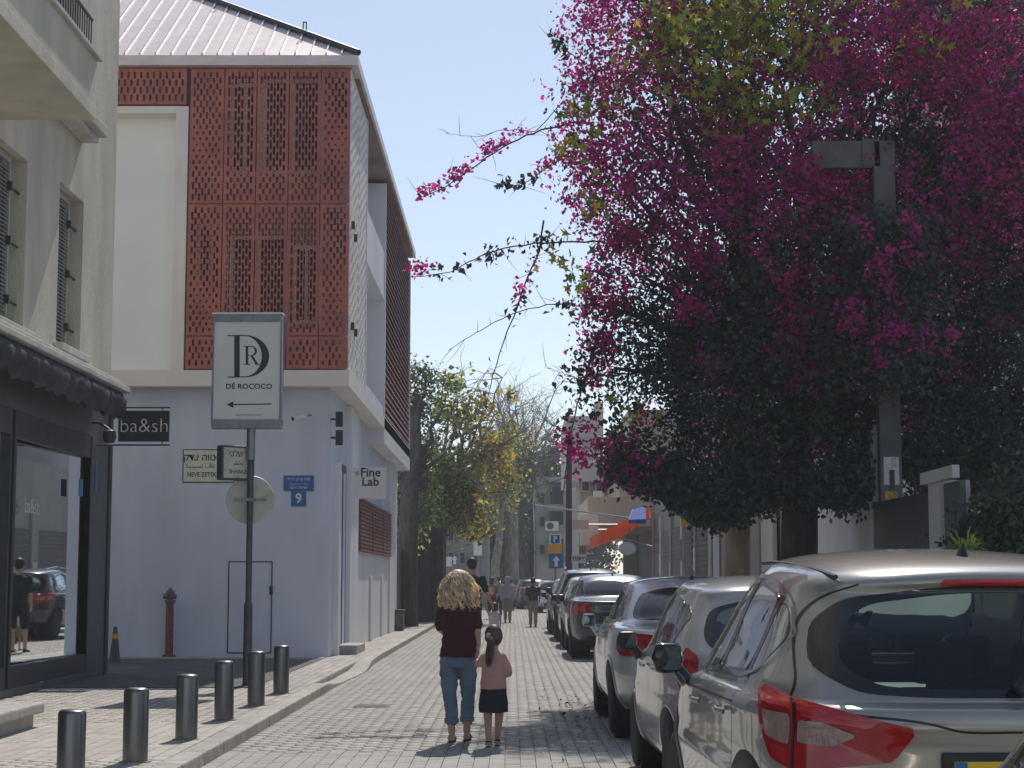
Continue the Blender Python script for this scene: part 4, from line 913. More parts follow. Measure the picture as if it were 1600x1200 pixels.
# grey balconied block further along, where the street bends
bB = thing('far_block', P(860, 900, 112), 'grey apartment block with dark balconies far along the right side', 'building')
rect(115, 838, 745, 905, 905, 'wall', 'building_pale', bB, 20)
for k, (y0, y1) in enumerate(((762, 800), (800, 832), (842, 880))):
    w_ = rect(114.6, 860, y0, 880, y1 - 6, 'balcony_opening', 'dark_void', bB, .3); rect(113.8, 857, y1 - 12, 892, y1 - 2, 'parapet', 'building_grey', w_, .8)
rect(113.6, 857, 753, 884, 761, 'shade_roof', 'dark_metal', bB, 1.2)
for y0 in (770, 806, 850): 
    w_ = rect(114.8, 843, y0, 852, y0 + 18, 'window', 'building_cream', bB, .3); rect(114.7, 844, y0 + 1.5, 851, y0 + 16, 'pane', 'dark_void', w_, .05)
# timber utility pole and cable
pm = P(888, 890, 68); wp_ = thing('wooden_pole', (pm.x, 68, SWZ), 'dark wooden utility pole rising beside the far right parked cars', 'pole')
q = MB(); q.tube([(pm.x, 68, SWZ), (pm.x + .05, 68, P(888, 690, 68).z)], [.14, .10], 10); q.build('shaft', 'bark', wp_)
q = MB(); q.tube([P(836, 789, 68), P(1002, 812, 60)], .03, 6); q.build('cable_arm', 'galv', wp_)
# ------------------------------------------------------------------ buildings behind the bougainvillea
bC = thing('backing_house', (7, 48, 0), 'tall shaded house almost hidden behind the bougainvillea', 'building')
q = MB(); a_ = P(1120, 400, 46); q.box((a_.x, 46, 0), (14, 60, a_.z)); q.build('wall', 'building_grey', bC)
for i in range(4):
    for j in range(3):
        x0 = a_.x + .8 + i * 2.1; z0 = 3.6 + j * 2.3
        q = MB(); q.box((x0, 45.9, z0), (x0 + 1.1, 45.99, z0 + 1.5)); w_ = q.build('window', 'building_pale', bC); q = MB(); q.box((x0 + .08, 45.87, z0 + .08), (x0 + 1.02, 45.895, z0 + 1.42)); q.build('pane', 'glass_dark', w_)
bD = thing('white_house', (9, 38, 0), 'white house showing in patches through the blossom at the right edge', 'building')
a_ = P(1395, 196, 38); q = MB(); q.box((a_.x, 38, 0), (20, 44, a_.z)); q.build('wall', 'building_pale', bD)
q = MB(); q.box((a_.x - .1, 37.85, a_.z - .15), (20, 38, a_.z + .05)); q.build('cornice', 'building_cream', bD)
bE = thing('louvred_tower', (15, 60, 0), 'dark tower clad in horizontal louvres at the top right corner', 'building')
a_ = P(1515, 230, 60); q = MB(); q.box((a_.x, 60.1, 0), (a_.x + 12, 72, 26)); q.build('wall', 'louvre_dark', bE)
me = None
for i in range(44):
    z = 14 + i * .24
    if me is None: q = MB(); q.box((-6, -.12, -.05), (6, 0, .05)); o = q.build('louvre', 'louvre_dark', bE, local=True); me = o.data
    else: o = bpy.data.objects.new('louvre', me); link(o, bE)
    o.location = Vector((a_.x + 6, 60.09, z)) - bE.location; o.rotation_euler = (R(25), 0, 0)
for i in range(5):
    q = MB(); q.box((a_.x + 1.2 + i * 1.9, 59.93, 10), (a_.x + 1.32 + i * 1.9, 60.0, 26)); q.build('mullion', 'dark_metal', bE)
# ------------------------------------------------------------------ left side beyond the corner house
gx = lambda x, Y: P(x, 900, Y).x
dg = thing('dark_gate_post', (gx(665, 62), 62, 0), 'tall dark metal gate pillar beyond the ficus trunk on the left', 'gate')
q = MB(); a_, b_ = P(653, 815, 62), P(672, 965, 62); q.box((a_.x, 62, SWZ), (b_.x, 64, a_.z)); q.build('pillar', 'dark_metal', dg)
q = MB(); q.box((b_.x, 63, SWZ), (b_.x + .4, 66, a_.z - .2)); q.build('frame', 'bark', dg)
q = MB(); q.box((a_.x - .05, 61.95, a_.z), (b_.x + .1, 64, a_.z + .12)); q.build('cap', 'building_grey', dg)
fw = thing('garden_wall', (XS, YE + 3, 0), 'dark garden wall running on past the corner house', 'wall')
q = MB(); q.box((XS - .3, YE + .05, 0), (XS - .05, 61.9, 2.5)); q.build('wall', 'shop_grey', fw)
ub = thing('kerbside_box', (XS, YE + .3, 0), 'small grey concrete block against the end of the corner house', 'utility box')
c_ = G(615, 985, SWZ); q = MB(); q.box((XS + .02, c_.y - .5, SWZ), (XS + .32, c_.y, SWZ + .55)); q.build('body', 'concrete', ub, bevel=.03)
q = MB(); q.box((XS + .0, c_.y - .52, SWZ + .55), (XS + .34, c_.y + .02, SWZ + .6)); q.build('lid', 'concrete', ub, bevel=.01)
fb = thing('far_left_house', (gx(720, 105), 105, 0), 'drab grey house half hidden by trees far along the left side', 'building')
a_, b_ = P(672, 760, 108), P(762, 900, 108); q = MB(); q.box((a_.x - 8, 108, 0), (b_.x, 125, a_.z)); q.build('wall', 'building_grey', fb)
for i, x in enumerate((684, 700, 718, 740)):
    for j, y in enumerate((785, 825, 862)):
        w_ = rect(107.8, x, y, x + 9, y + 20, 'window', 'building_pale', fb, .2); rect(107.75, x + 1, y + 1.5, x + 8, y + 18.5, 'pane', 'dark_void', w_, .05)
rect(106.5, 676, 846, 704, 852, 'balcony', 'building_grey', fb, 1.5)
a_, b_ = P(690, 815, 95), P(696, 900, 95)

for k, (x, y, Y, lab) in enumerate(((897, 706, 87.5, 'air conditioner high on the pale upper storey'), (862, 822, 113.5, 'air conditioner under the lowest dark balcony of the far block'), (726, 812, 107.6, 'air conditioner on the drab far-left house'))):
    c_ = P(x, y, Y); ac = thing('air_conditioner', c_, lab, 'air conditioner'); q = MB(); q.box((c_.x - .42, Y - .32, c_.z - .3), (c_.x + .42, Y - .02, c_.z + .3)); q.build('casing', 'sign_white', ac, bevel=.02)
    q = MB(); q.lathe([(0, -.02), (.22, -.02), (.22, 0)], (c_.x - .1, Y - .32, c_.z), 16, axis='y'); q.build('fan_grille', 'dark_metal', ac)
for k, (a_, b_) in enumerate(((P(640, 752, 64), P(886, 745, 68)), (P(700, 700, 90), P(886, 712, 68)))):
    q = MB(); n = 14; q.tube([Vector(a_).lerp(Vector(b_), i / n) - Vector((0, 0, .5 * 4 * (i / n) * (1 - i / n))) for i in range(n + 1)], .018, 5)
    tag(q.build('overhead_cable', 'black', None), ['thin black cable sagging over the street to the wooden pole', 'second thin cable running from the far trees to the wooden pole'][k], 'cable')
# ------------------------------------------------------------------ cars
def pchip(xs, ys, xq):
    xs, ys = np.asarray(xs, float), np.asarray(ys, float); h = np.diff(xs); d = np.diff(ys, axis=0) / h[:, None]
    m = np.zeros_like(ys)
    for i in range(1, len(xs) - 1):
        s = d[i - 1] * d[i]; den = d[i - 1] + d[i]; m[i] = np.where(s > 0, 2 * d[i - 1] * d[i] / np.where(np.abs(den) < 1e-12, 1, den), 0)
    m[0], m[-1] = d[0], d[-1]
    k = np.clip(np.searchsorted(xs, xq) - 1, 0, len(xs) - 2); t = ((xq - xs[k]) / h[k])[:, None]; hk = h[k][:, None]
    return ys[k] * (1 + 2 * t) * (1 - t) ** 2 + hk * m[k] * t * (1 - t) ** 2 + ys[k + 1] * t * t * (3 - 2 * t) + hk * m[k + 1] * t * t * (t - 1)
class Car:
    """body made of horizontal layers (z, rear y, front y, half width, squareness rear, squareness front), read upwards"""
    def __init__(s, layers, L, sub=5, M_=220, warp=None):
        lay = np.array(layers, float); s.L = L; n = len(lay); tq = np.linspace(0, n - 1, (n - 1) * sub + 1)
        s.t = tq; s.p = pchip(np.arange(n), lay, tq); s.z = s.p[:, 0]; s.warp = warp or (lambda P_: P_); s.M = M_
        ph = np.linspace(0, 2 * np.pi, 1441)
        s.R = []
        for z, yr, yf, w, nr, nf in s.p:
            c, n_ = np.cos(ph), np.sin(ph); e = np.where(n_ < 0, nr, nf)
            x = w * np.sign(c) * np.abs(c) ** (2 / e); yc = yr + (yf - yr) * .5; hy = (yf - yr) / 2
            y = yc + hy * np.sign(n_) * np.abs(n_) ** (2 / e)
            d = np.r_[0, np.cumsum(np.hypot(np.diff(x), np.diff(y)))]; q = np.linspace(0, d[-1], M_ + 1)[:-1]
            s.R.append(np.stack([np.interp(q, d, x), np.interp(q, d, y), np.full(M_, z)], 1))
        s.R = np.array(s.R)
    def ring_at(s, z):
        i = np.clip(np.searchsorted(s.z, z) - 1, 0, len(s.z) - 2); t = (z - s.z[i]) / max(s.z[i + 1] - s.z[i], 1e-9); t = min(max(t, 0), 1)
        return s.R[i] * (1 - t) + s.R[i + 1] * t
    def at(s, a, z, mode, side=-1, off=0.):
        """surface point; mode 'x': rear face at lateral a; 'f': front face; 'y': flank at length a; 'p': perimeter distance from rear centre"""
        r = s.ring_at(z); c0, w = r[:, :2].mean(0), 0
        if mode in 'xf':
            k = (r[:, 1] < (r[:, 1].min() + r[:, 1].max()) / 2) if mode == 'x' else (r[:, 1] > (r[:, 1].min() + r[:, 1].max()) / 2)
            q = r[k]; o = np.argsort(q[:, 0]); x, y = a * 1., np.interp(a, q[o, 0], q[o, 1]); 
        elif mode == 'y':
            q = r[(r[:, 0] * side) > 0]; o = np.argsort(q[:, 1]); x, y = np.interp(a, q[o, 1], q[o, 0]), a
        else:
            q = r[(r[:, 0] * side) >= -1e-6]; q = q[np.argsort(np.arctan2(q[:, 1] - (r[:, 1].min() + r[:, 1].max()) / 2, np.abs(q[:, 0])))]
            q = np.vstack([[0, r[:, 1].min(), z], q]); d = np.r_[0, np.cumsum(np.hypot(np.diff(q[:, 0]), np.diff(q[:, 1])))]
            x, y = np.interp(a, d, q[:, 0]), np.interp(a, d, q[:, 1])
        if off:
            e = .02
            pA, pB = s.at(a - e, z, mode, side), s.at(a + e, z, mode, side); pC, pD = s.at(a, z - e, mode, side), s.at(a, z + e, mode, side)
            nrm = np.cross(pB - pA, pD - pC); nl = np.linalg.norm(nrm)
            nrm = nrm / nl if nl > 1e-9 else np.array([0, -1, 0]); out = np.array([x, y - s.L / 2, .15 * (z - .6)])
            if nrm @ out < 0: nrm = -nrm
            return np.array([x, y, z]) + nrm * off
        return np.array([x, y, z])
    def W(s, p): return tuple(s.warp(np.asarray(p, float)))
    def body(s, q, cut, m=0):
        R_ = s.R; nl, M_ = R_.shape[:2]; vs = [s.W(p) for p in R_.reshape(-1, 3)]; fs = []
        for i in range(nl - 1):
            for j in range(M_):
                k = (j + 1) % M_; c = (R_[i, j] + R_[i, k] + R_[i + 1, j] + R_[i + 1, k]) / 4
                if not cut(c): fs.append((i * M_ + j, i * M_ + k, (i + 1) * M_ + k, (i + 1) * M_ + j))
        fs.append(tuple((nl - 1) * M_ + j for j in range(M_))); return q.add(vs, fs, m)
    def patch(s, q, outline, mode, side=-1, off=.004, rings=(1,), ms=(0,), thick=.0, K=4, n=64, hole=0., rd=.18):
        """star-shaped outline laid on the surface; rings: scale limits; ms: material of each band"""
        o = closed(outline, n, rd); c = o.mean(0); lev = []
        sc = [1.0]; mi = []
        for k, r_ in enumerate(rings):
            nxt = rings[k + 1] if k + 1 < len(rings) else hole
            for u in range(1, K + 1): sc.append(r_ + (nxt - r_) * u / K); mi.append(ms[k])
        vs = []; fs = []; mm = []
        for v in sc:
            if v <= 1e-6: v = .001
            for a, z in o: p = c + (np.array([a, z]) - c) * v; vs.append(s.W(s.at(p[0], p[1], mode, side, off)))
        for i in range(len(sc) - 1):
            for j in range(n): fs.append((i * n + j, i * n + (j + 1) % n, (i + 1) * n + (j + 1) % n, (i + 1) * n + j)); mm.append(mi[i])
        if thick:
            b0 = len(vs)
            for a, z in o: vs.append(s.W(s.at(a, z, mode, side, off - thick)))
            for j in range(n): fs.append((j, (j + 1) % n, b0 + (j + 1) % n, b0 + j)); mm.append(ms[0])
        b = len(q.v); q.v += vs; q.f += [tuple(i + b for i in f) for f in fs]; q.m += mm; return q
    def strip(s, q, line, mode, side=-1, w=.006, off=.0015, m=0, n=40):
        l = np.array(line, float)
        for _ in range(3):
            if len(l) > 2: l = np.vstack([l[:1]] + [np.vstack([l[i] * .75 + l[i + 1] * .25, l[i] * .25 + l[i + 1] * .75]) for i in range(len(l) - 1)] + [l[-1:]])
        l = resample(l, n); vs = []
        for i, p in enumerate(l):
            t = l[min(i + 1, n - 1)] - l[max(i - 1, 0)]; t = t / (np.linalg.norm(t) + 1e-9); nn = np.array([-t[1], t[0]]) * w / 2
            for sg in (-1, 1): r = p + nn * sg; vs.append(s.W(s.at(r[0], r[1], mode, side, off)))
        return q.add(vs, [(2 * i, 2 * i + 2, 2 * i + 3, 2 * i + 1) for i in range(n - 1)], m)
def resample(l, n):
    d = np.r_[0, np.cumsum(np.hypot(*np.diff(l, axis=0).T))]; q = np.linspace(0, d[-1], n); return np.stack([np.interp(q, d, l[:, 0]), np.interp(q, d, l[:, 1])], 1)
def closed(o, n, r=.18):
    """closed outline with rounded corners, n points"""
    o = np.array(o, float); out = []; k = len(o)
    for i in range(k):
        a, b, c = o[i - 1], o[i], o[(i + 1) % k]; la, lc = np.linalg.norm(a - b), np.linalg.norm(c - b); rr = min(r * la, r * lc, .09 if r < .2 else .16)
        pa, pc = b + (a - b) / la * rr, b + (c - b) / lc * rr
        for t in (0, .25, .5, .75, 1): out.append((1 - t) ** 2 * pa + 2 * t * (1 - t) * b + t * t * pc)
    out = np.array(out + [out[0]]); return resample(out, n + 1)[:-1]
def inside(o, a, z):
    r = False; n = len(o)
    for i in range(n):
        x1, y1 = o[i]; x2, y2 = o[i - 1]
        if (y1 > z) != (y2 > z) and a < (x2 - x1) * (z - y1) / (y2 - y1) + x1: r = not r
    return r
def shrink(o, d):
    o = np.array(o, float); c = o.mean(0); v = o - c; l = np.linalg.norm(v, axis=1, keepdims=True); return c + v * (1 - d / l)
def wheel(parent, x, y, r, w=.2, side=-1, spokes=7):
    wh = bpy.data.objects.new('wheel', None); link(wh, parent); wh.location = (x, y, r); wh.rotation_euler = (random.random() * 6, 0, 0)
    q = MB(); q.lathe([(r * .66, -w / 2), (r * .9, -w / 2), (r * .985, -w * .42), (r, -w * .3), (r, w * .3), (r * .985, w * .42), (r * .9, w / 2), (r * .66, w / 2)], (0, 0, 0), 36, axis='x'); q.build('tyre', 'rubber', wh, smooth=35, local=True)
    q = MB(); e = side
    q.lathe([(r * .67, -w * .46), (r * .70, -w * .46), (r * .66, -w * .3), (r * .66, w * .3), (r * .70, w * .46), (r * .67, w * .46)], (0, 0, 0), 36, axis='x')
    for k in range(spokes):
        a = 2 * math.pi * k / spokes; ca, sa = math.cos(a), math.sin(a)
        def pt(rr, tt, xx): return (xx * e, rr * ca - tt * sa, rr * sa + rr * 0 + tt * ca)
        q.add([pt(.03, -.022, .07), pt(r * .67, -.035, .085), pt(r * .67, .035, .085), pt(.03, .022, .07), pt(.03, -.022, .045), pt(r * .67, -.035, .05), pt(r * .67, .035, .05), pt(.03, .022, .045)],
              [(0, 1, 2, 3), (4, 7, 6, 5), (0, 4, 5, 1), (3, 2, 6, 7), (0, 3, 7, 4), (1, 5, 6, 2)])
    q.lathe([(0, .09 * e), (.05, .085 * e), (.055, .05 * e)], (0, 0, 0), 16, axis='x'); q.build('rim', 'rim', wh, smooth=35, local=True)
    q = MB(); q.lathe([(0, .0), (r * .66, .0)], (0, 0, 0), 24, axis='x'); q.build('brake_disc', 'dark_metal', wh, local=True)
def make_car(name, label, group, spec, paint, loc, yaw=0., detail=1):
    t = thing(name, loc, label, 'car', group, rz=yaw)
    L = spec['L']; cr = Car(spec['layers'], L, sub=spec.get('sub', 5) if detail else 3, M_=spec.get('M', 260) if detail else 150, warp=spec.get('warp'))
    rw, fw, sw = spec['rear_win'], spec['front_win'], spec['side_win']
    yr, yf, wr = spec['axles'][0], spec['axles'][1], spec['wr']; hw = max(l[3] for l in spec['layers']); ar = wr + spec.get('arch', .055)
    side_u = spec['side_outline']
    def cut(c):
        x, y, z = c
        if abs(x) > hw * .72 and any((y - a) ** 2 + (z - wr) ** 2 < ar ** 2 for a in (yr, yf)): return True
        if z < spec['layers'][0][0] + .01 and False: return True
        zb = z
        if z > .9:
            r = cr.ring_at(z); y0, y1 = r[:, 1].min(), r[:, 1].max(); xm = np.abs(r[:, 0]).max()
            if y < y0 + .30 * (y1 - y0) and abs(x) < xm * .93 and inside(rwS, abs(x), z): return True
            if y > y0 + .70 * (y1 - y0) and abs(x) < xm * .93 and inside(fwS, abs(x), z): return True
            if abs(x) > xm * .6 and any(inside(o, y, z) for o in swS): return True
        return False
    sym = lambda h: [(-a, z) for a, z in h[::-1]] + list(h)
    rwo, fwo = sym(rw), sym(fw)
    rwS = shrink(rwo, .03); fwS = shrink(fwo, .03); swS = [shrink(o, .03) for o in sw]
    q = MB(); cr.body(q, cut); body = q.build('body', paint, t, smooth=55, local=True, fix=True)
    # glazing
    def glz(nm, o, mode, side, gm, band, K=4, off=.003):
        q = MB(); cr.patch(q, o, mode, side, off, rings=(1, band), ms=(0, 1), K=K, thick=.01, rd=.38, n=84); return q.build(nm, ['trim_gloss', gm], t, smooth=60, local=True, fix=True)
    if detail >= 0:
        glz('rear_window', rwo, 'x', -1, spec.get('rglass', 'glass_clear'), spec.get('rband', .90), 5)
        glz('windscreen', fwo, 'f', -1, 'glass_clear', .94, 4)
        for sd_ in (-1, 1):
            q = MB(); cr.patch(q, side_u, 'y', sd_, .0015, rings=(1,), ms=(0,), K=1, hole=.55, n=80) if False else None
            for o in sw: glz('side_window', o, 'y', sd_, spec.get('sglass', 'glass_side'), .93)
    # black pillars between side windows + chrome
    for sd_ in (-1, 1):
        for ln, w_ in spec.get('pillars', ()): q = MB(); cr.strip(q, ln, 'y', sd_, w=w_, off=.0045); q.build('pillar', 'trim_gloss', t, smooth=60, local=True, fix=True)
        for ln in spec.get('chrome', ()): q = MB(); cr.strip(q, ln, 'y', sd_, w=.016, off=.008, n=60); q.build('window_trim', spec.get('trim', 'chrome'), t, smooth=60, local=True, fix=True)
        for ln in spec.get('seams', ()): q = MB(); cr.strip(q, ln, 'y', sd_, w=.007, off=.0012, n=50); q.build('door_gap', 'trim_black', t, smooth=60, local=True, fix=True)
        for hy, hz in spec.get('handles', ()):
            p = np.array(cr.W(cr.at(hy, hz, 'y', sd_, .02))); q = MB(); q.tube([p + [0, -.10, 0], p + [sd_ * .022, -.07, .004], p + [sd_ * .022, .07, .006], p + [0, .10, .004]], .013, 8, flat=.7); q.build('door_handle', paint, t, smooth=60, local=True)
        # arches and wells
        for a in (yr, yf):
            q = MB(); n = 28; rg = []
            for k in range(n + 1):
                th = math.pi * (-.06 + 1.12 * k / n); row = []
                for rr, of in ((ar - .012, -.05), (ar - .012, .006), (ar + .02, .012), (ar + spec.get('flare', .05), .003)):
                    z = max(wr + rr * math.sin(th), .2); row.append(cr.W(cr.at(a + rr * math.cos(th), z, 'y', sd_, of)))
                rg.append(row)
            q.rings(rg, cap=False, close=False); q.build('wheel_arch', spec.get('arch_mat', 'trim_black'), t, smooth=50, local=True, fix=True)
            q = MB(); xx = hw * .93 * sd_; q.lathe([(ar + .0, 0), (ar + .0, -sd_ * .35)], (xx, a, wr), 30, axis='x'); q.build('wheel_well', 'trim_black', t, local=True, fix=False)
            wheel(t, sd_ * (hw - .125), a, wr, .21, sd_)
        # mirror
        my, mz, mw, mh, ml = spec['mirror']; p = np.array(cr.W(cr.at(my, mz - .06, 'y', sd_, .0)))
        q = MB(); rg = []
        for u in np.linspace(0, 1, 9):
            f = math.sqrt(max(0, 1 - (2 * u - 1) ** 6)) * .94 + .02; cx = p[0] + sd_ * (.015 + mw * u)
            row = []
            for k in range(16):
                th = 2 * math.pi * k / 16; cy = math.copysign(abs(math.cos(th)) ** .6, math.cos(th)); cz = math.copysign(abs(math.sin(th)) ** .7, math.sin(th))
                row.append((cx, my + ml * .5 * cy * f * (1 - .15 * u) + .03 - (.03 * u), mz + .06 + mh * .5 * cz * f))
            rg.append(row)
        q.rings(rg); q.tube([p, (p[0] + sd_ * .06, my + .03, mz + .02)], [.04, .035], 8); mo = q.build('mirror', spec.get('mirror_mat', 'trim_black'), t, smooth=60, local=True)
        q = MB(); cx0, cx1 = p[0] + sd_ * (.015 + mw * .14), p[0] + sd_ * (.015 + mw * .86); yb_ = my - ml * .5 + .028
        q.box((min(cx0, cx1), yb_ - .006, mz + .06 - mh * .36), (max(cx0, cx1), yb_ + .012, mz + .06 + mh * .36)); q.build('mirror_glass', 'mirror_glass', mo, local=True)
    # lamps, plate, extras
    for sd_ in (-1, 1):
        lo_ = None
        for k, (o, mode, m_, of) in enumerate(spec['tail']):
            q = MB(); cr.patch(q, [(a * (sd_ if mode == 'x' else 1), z) for a, z in o], mode, sd_, of, K=3, thick=.016 if k == 0 else .008, n=56)
            if k == 0: lo_ = q.build('tail_light', m_, t, smooth=50, local=True, fix=True)
            else: q.build('lens', m_, lo_, smooth=50, local=True, fix=True)
        o = spec['head']; q = MB(); cr.patch(q, o, 'p2' if False else 'y', sd_, .006, K=3, thick=.012); q.build('headlight', 'lamp_clear', t, smooth=50, local=True, fix=True)
    q = MB()
    for ln, w_ in spec.get('rear_lines', ()): cr.strip(q, ln, 'x', -1, w=w_, off=.0015, n=70)
    if q.v: q.build('tailgate_gap', 'trim_black', t, smooth=60, local=True, fix=True)
    pz = spec['plate']; yp_ = cr.at(0, pz, 'x')[1]
    q = MB(); q.box((-.30, yp_ - .03, pz - .085), (.30, yp_ + .03, pz + .085)); q.build('plate_recess', 'trim_black', t, local=True, bevel=.01)
    q = MB(); q.box((-.26, yp_ - .04, pz - .056), (.26, yp_ - .0305, pz + .056)); pl = q.build('number_plate', 'plate_yellow', t, local=True)
    q = MB(); q.box((-.259, yp_ - .0415, pz - .055), (-.215, yp_ - .0402, pz + .055)); q.build('plate_band', 'sign_blue', pl, local=True)
    bpr = spec.get('lower')
    if bpr: 
        q = MB(); cr.patch(q, [(-.8, bpr[0]), (.8, bpr[0]), (.72, bpr[1]), (-.72, bpr[1])], 'x', -1, .004, K=4, thick=.01, n=70); q.build('bumper_valance', 'trim_black', t, smooth=60, local=True, fix=True)
    if spec.get('antenna'):
        ax, ay = spec['antenna']; zt = max(p[2] for p in (cr.W(v) for v in cr.R[-1])) 
        base = np.array(cr.W((ax, ay, roof_z(cr, ay)))); q = MB(); n = 8
        rg = [[(base[0] + s_ * .030 * (1 - u) * math.cos(2 * math.pi * k / 10), base[1] + .02 + u * -.035 + .07 * (1 - u) * math.sin(2 * math.pi * k / 10), base[2] - .01 + .065 * u) for k in range(10)] for u in (0, .3, .6, .85, .98) for s_ in (1,)]
        q.rings(rg); q.build('antenna', 'trim_black', t, smooth=60, local=True)
    # interior
    if detail >= 0:
        it = MB(); zf_ = .62; w_ = hw - .14
        it.box((-w_, .45, zf_ - .1), (w_, L - 1.3, zf_)); it.box((-w_, .95, zf_), (w_, 1.1, spec['belt'] + .02))
        it.build('cabin_floor', 'interior', t, local=True)
        q = MB(); q.box((-w_ + .02, L - spec['dash'] - .25, .6), (w_ - .02, L - spec['dash'] + .25, spec['belt'] - .06)); q.build('dashboard', 'dash', t, local=True, bevel=.05)
        for y, xs_ in ((1.15 + spec.get('seat_off', 0), (-.42, 0, .42)), (2.15 + spec.get('seat_off', 0), (-.38, .38))):
            for x in xs_:
                q = MB(); h = spec['belt'] + .02; q.prism([(x - .22, y, zf_), (x + .22, y, zf_), (x + .20, y - .03, h), (x - .20, y - .03, h)], (0, .12, 0)); q.build('seat_back', 'interior', t, local=True, bevel=.03)
                if x or y < 1.6:
                    q = MB(); q.prism([(x - .13, y - .0, h + .015), (x + .13, y - .0, h + .015), (x + .11, y, h + .19), (x - .11, y, h + .19)], (0, .10, 0)); q.tube([(x, y + .04, h - .02), (x, y + .04, h + .03)], .02, 6); q.build('headrest', 'interior', t, local=True, bevel=.03)
    for f in spec.get('extra', ()): f(t, cr)
    return t
def roof_z(cr, y):
    zs = [r for r in cr.R]; best = cr.z[-1]
    for r in cr.R[::-1]:
        if r[:, 1].min() < y < r[:, 1].max(): return r[0, 2]
    return best
# --- compact crossover, nearest, bronze-grey
def warp_suv(p):
    x, y, z = p; k = max(0, min(1, (z - 1.1) / .45))
    z2 = z + k * (.055 - .030 * (y - 2.05) ** 2) - k * .05 * (x / .8) ** 2
    return np.array([x, y, z2])
suv = dict(L=4.4, belt=1.02, sub=6, M=420,
    layers=[(.22, .30, 4.15, .70, 4, 4), (.28, .12, 4.30, .84, 4, 4), (.42, .0, 4.40, .90, 5, 4), (.60, .0, 4.39, .925, 5, 4), (.68, .03, 4.36, .935, 5.5, 4), (.76, .075, 4.3, .925, 5.5, 4),
            (.88, .07, 4.15, .925, 5, 4), (.965, .05, 3.9, .925, 4.6, 4), (1.016, .060, 3.45, .91, 4.4, 4), (1.034, .10, 3.3, .895, 4.5, 4), (1.048, .145, 3.2, .880, 4.8, 4), (1.12, .185, 3.1, .848, 5.0, 4.5), (1.25, .26, 2.9, .79, 4.8, 4.5), (1.38, .37, 2.66, .735, 4.6, 4.5),
            (1.47, .43, 2.45, .69, 4.4, 4.2), (1.515, .41, 2.3, .665, 4.2, 4), (1.545, .43, 2.2, .635, 4, 3.8), (1.565, .50, 2.1, .58, 3.6, 3.6), (1.578, .64, 1.95, .46, 3.2, 3.2), (1.585, .9, 1.75, .28, 3, 3), (1.588, 1.2, 1.5, .08, 2.5, 2.5)],
    warp=warp_suv, axles=(.80, 3.45), wr=.345, arch=.05, flare=.075,
    rear_win=[(.30, 1.060), (.58, 1.075), (.725, 1.18), (.68, 1.36), (.56, 1.455), (.18, 1.495)],
    front_win=[(.62, 1.09), (.58, 1.36), (.5, 1.47), (.2, 1.5)],
    side_outline=[(.85, 1.33), (1.1, 1.09), (3.0, 1.04), (2.35, 1.47), (1.3, 1.47)],
    side_win=[[(.66, 1.30), (.90, 1.12), (1.02, 1.115), (1.0, 1.42), (.86, 1.41)], [(1.08, 1.11), (1.82, 1.095), (1.74, 1.48), (1.06, 1.44)], [(1.90, 1.09), (2.80, 1.075), (2.42, 1.32), (2.05, 1.46), (1.82, 1.48)]],
    pillars=[([(1.05, 1.09), (1.03, 1.44)], .06), ([(1.86, 1.08), (1.78, 1.485)], .08)],
    chrome=[[(.62, 1.30), (.88, 1.095), (1.9, 1.075), (2.9, 1.055)], [(.62, 1.30), (.82, 1.43), (1.2, 1.48), (1.9, 1.505), (2.2, 1.44)]],
    seams=[[(1.10, 1.05), (1.10, .8), (1.18, .55), (1.25, .40)], [(1.87, 1.06), (1.86, .4)], [(2.95, 1.02), (2.98, .5), (2.9, .4)], [(1.25, .40), (2.9, .40)], [(1.1, .99), (2.95, .97)]],
    handles=[(1.28, .94), (2.12, .93)], mirror=(2.72, 1.04, .17, .16, .12), mirror_mat='trim_gloss', arch_mat='trim_black',
    tail=[([(.385, .955), (.60, 1.0), (.86, 1.045), (1.10, 1.085), (1.20, 1.06), (1.15, .93), (1.04, .82), (.86, .785), (.47, .835)], 'p', 'lamp_red', .014),
          ([(.90, .99), (1.13, .995), (1.08, .90), (.90, .875)], 'p', 'lamp_clear', .0165), ([(.60, .93), (.72, .968), (.85, .972), (.85, .89), (.68, .885)], 'p', 'lamp_clear', .0165), ([(.90, 1.045), (1.14, 1.07), (1.16, 1.02), (.90, 1.005)], 'p', 'lamp_bright', .0165), ([(.52, .975), (.84, 1.033), (.84, .988), (.56, .955)], 'p', 'lamp_bright', .0165), ([(.91, .86), (1.05, .88), (1.0, .83), (.91, .80)], 'p', 'lamp_bright', .0160),
          ([(.868, 1.048), (.880, 1.048), (.880, .785), (.868, .785)], 'p', 'trim_black', .018)],
    head=[(3.75, .86), (4.1, .80), (4.12, .70), (3.85, .74)], plate=.785, dash=1.55, lower=(.30, .50), antenna=(.0, .82),
    rear_lines=[([(-.60, 1.0), (-.40, .985), (-.30, .965), (-.22, .94), (0, .945), (.22, .94), (.30, .965), (.40, .985), (.60, 1.0)], .009), ([(-.70, .79), (-.5, .73), (.5, .73), (.70, .79)], .008)], rband=.86, rglass='glass_clear', sglass='glass_side')
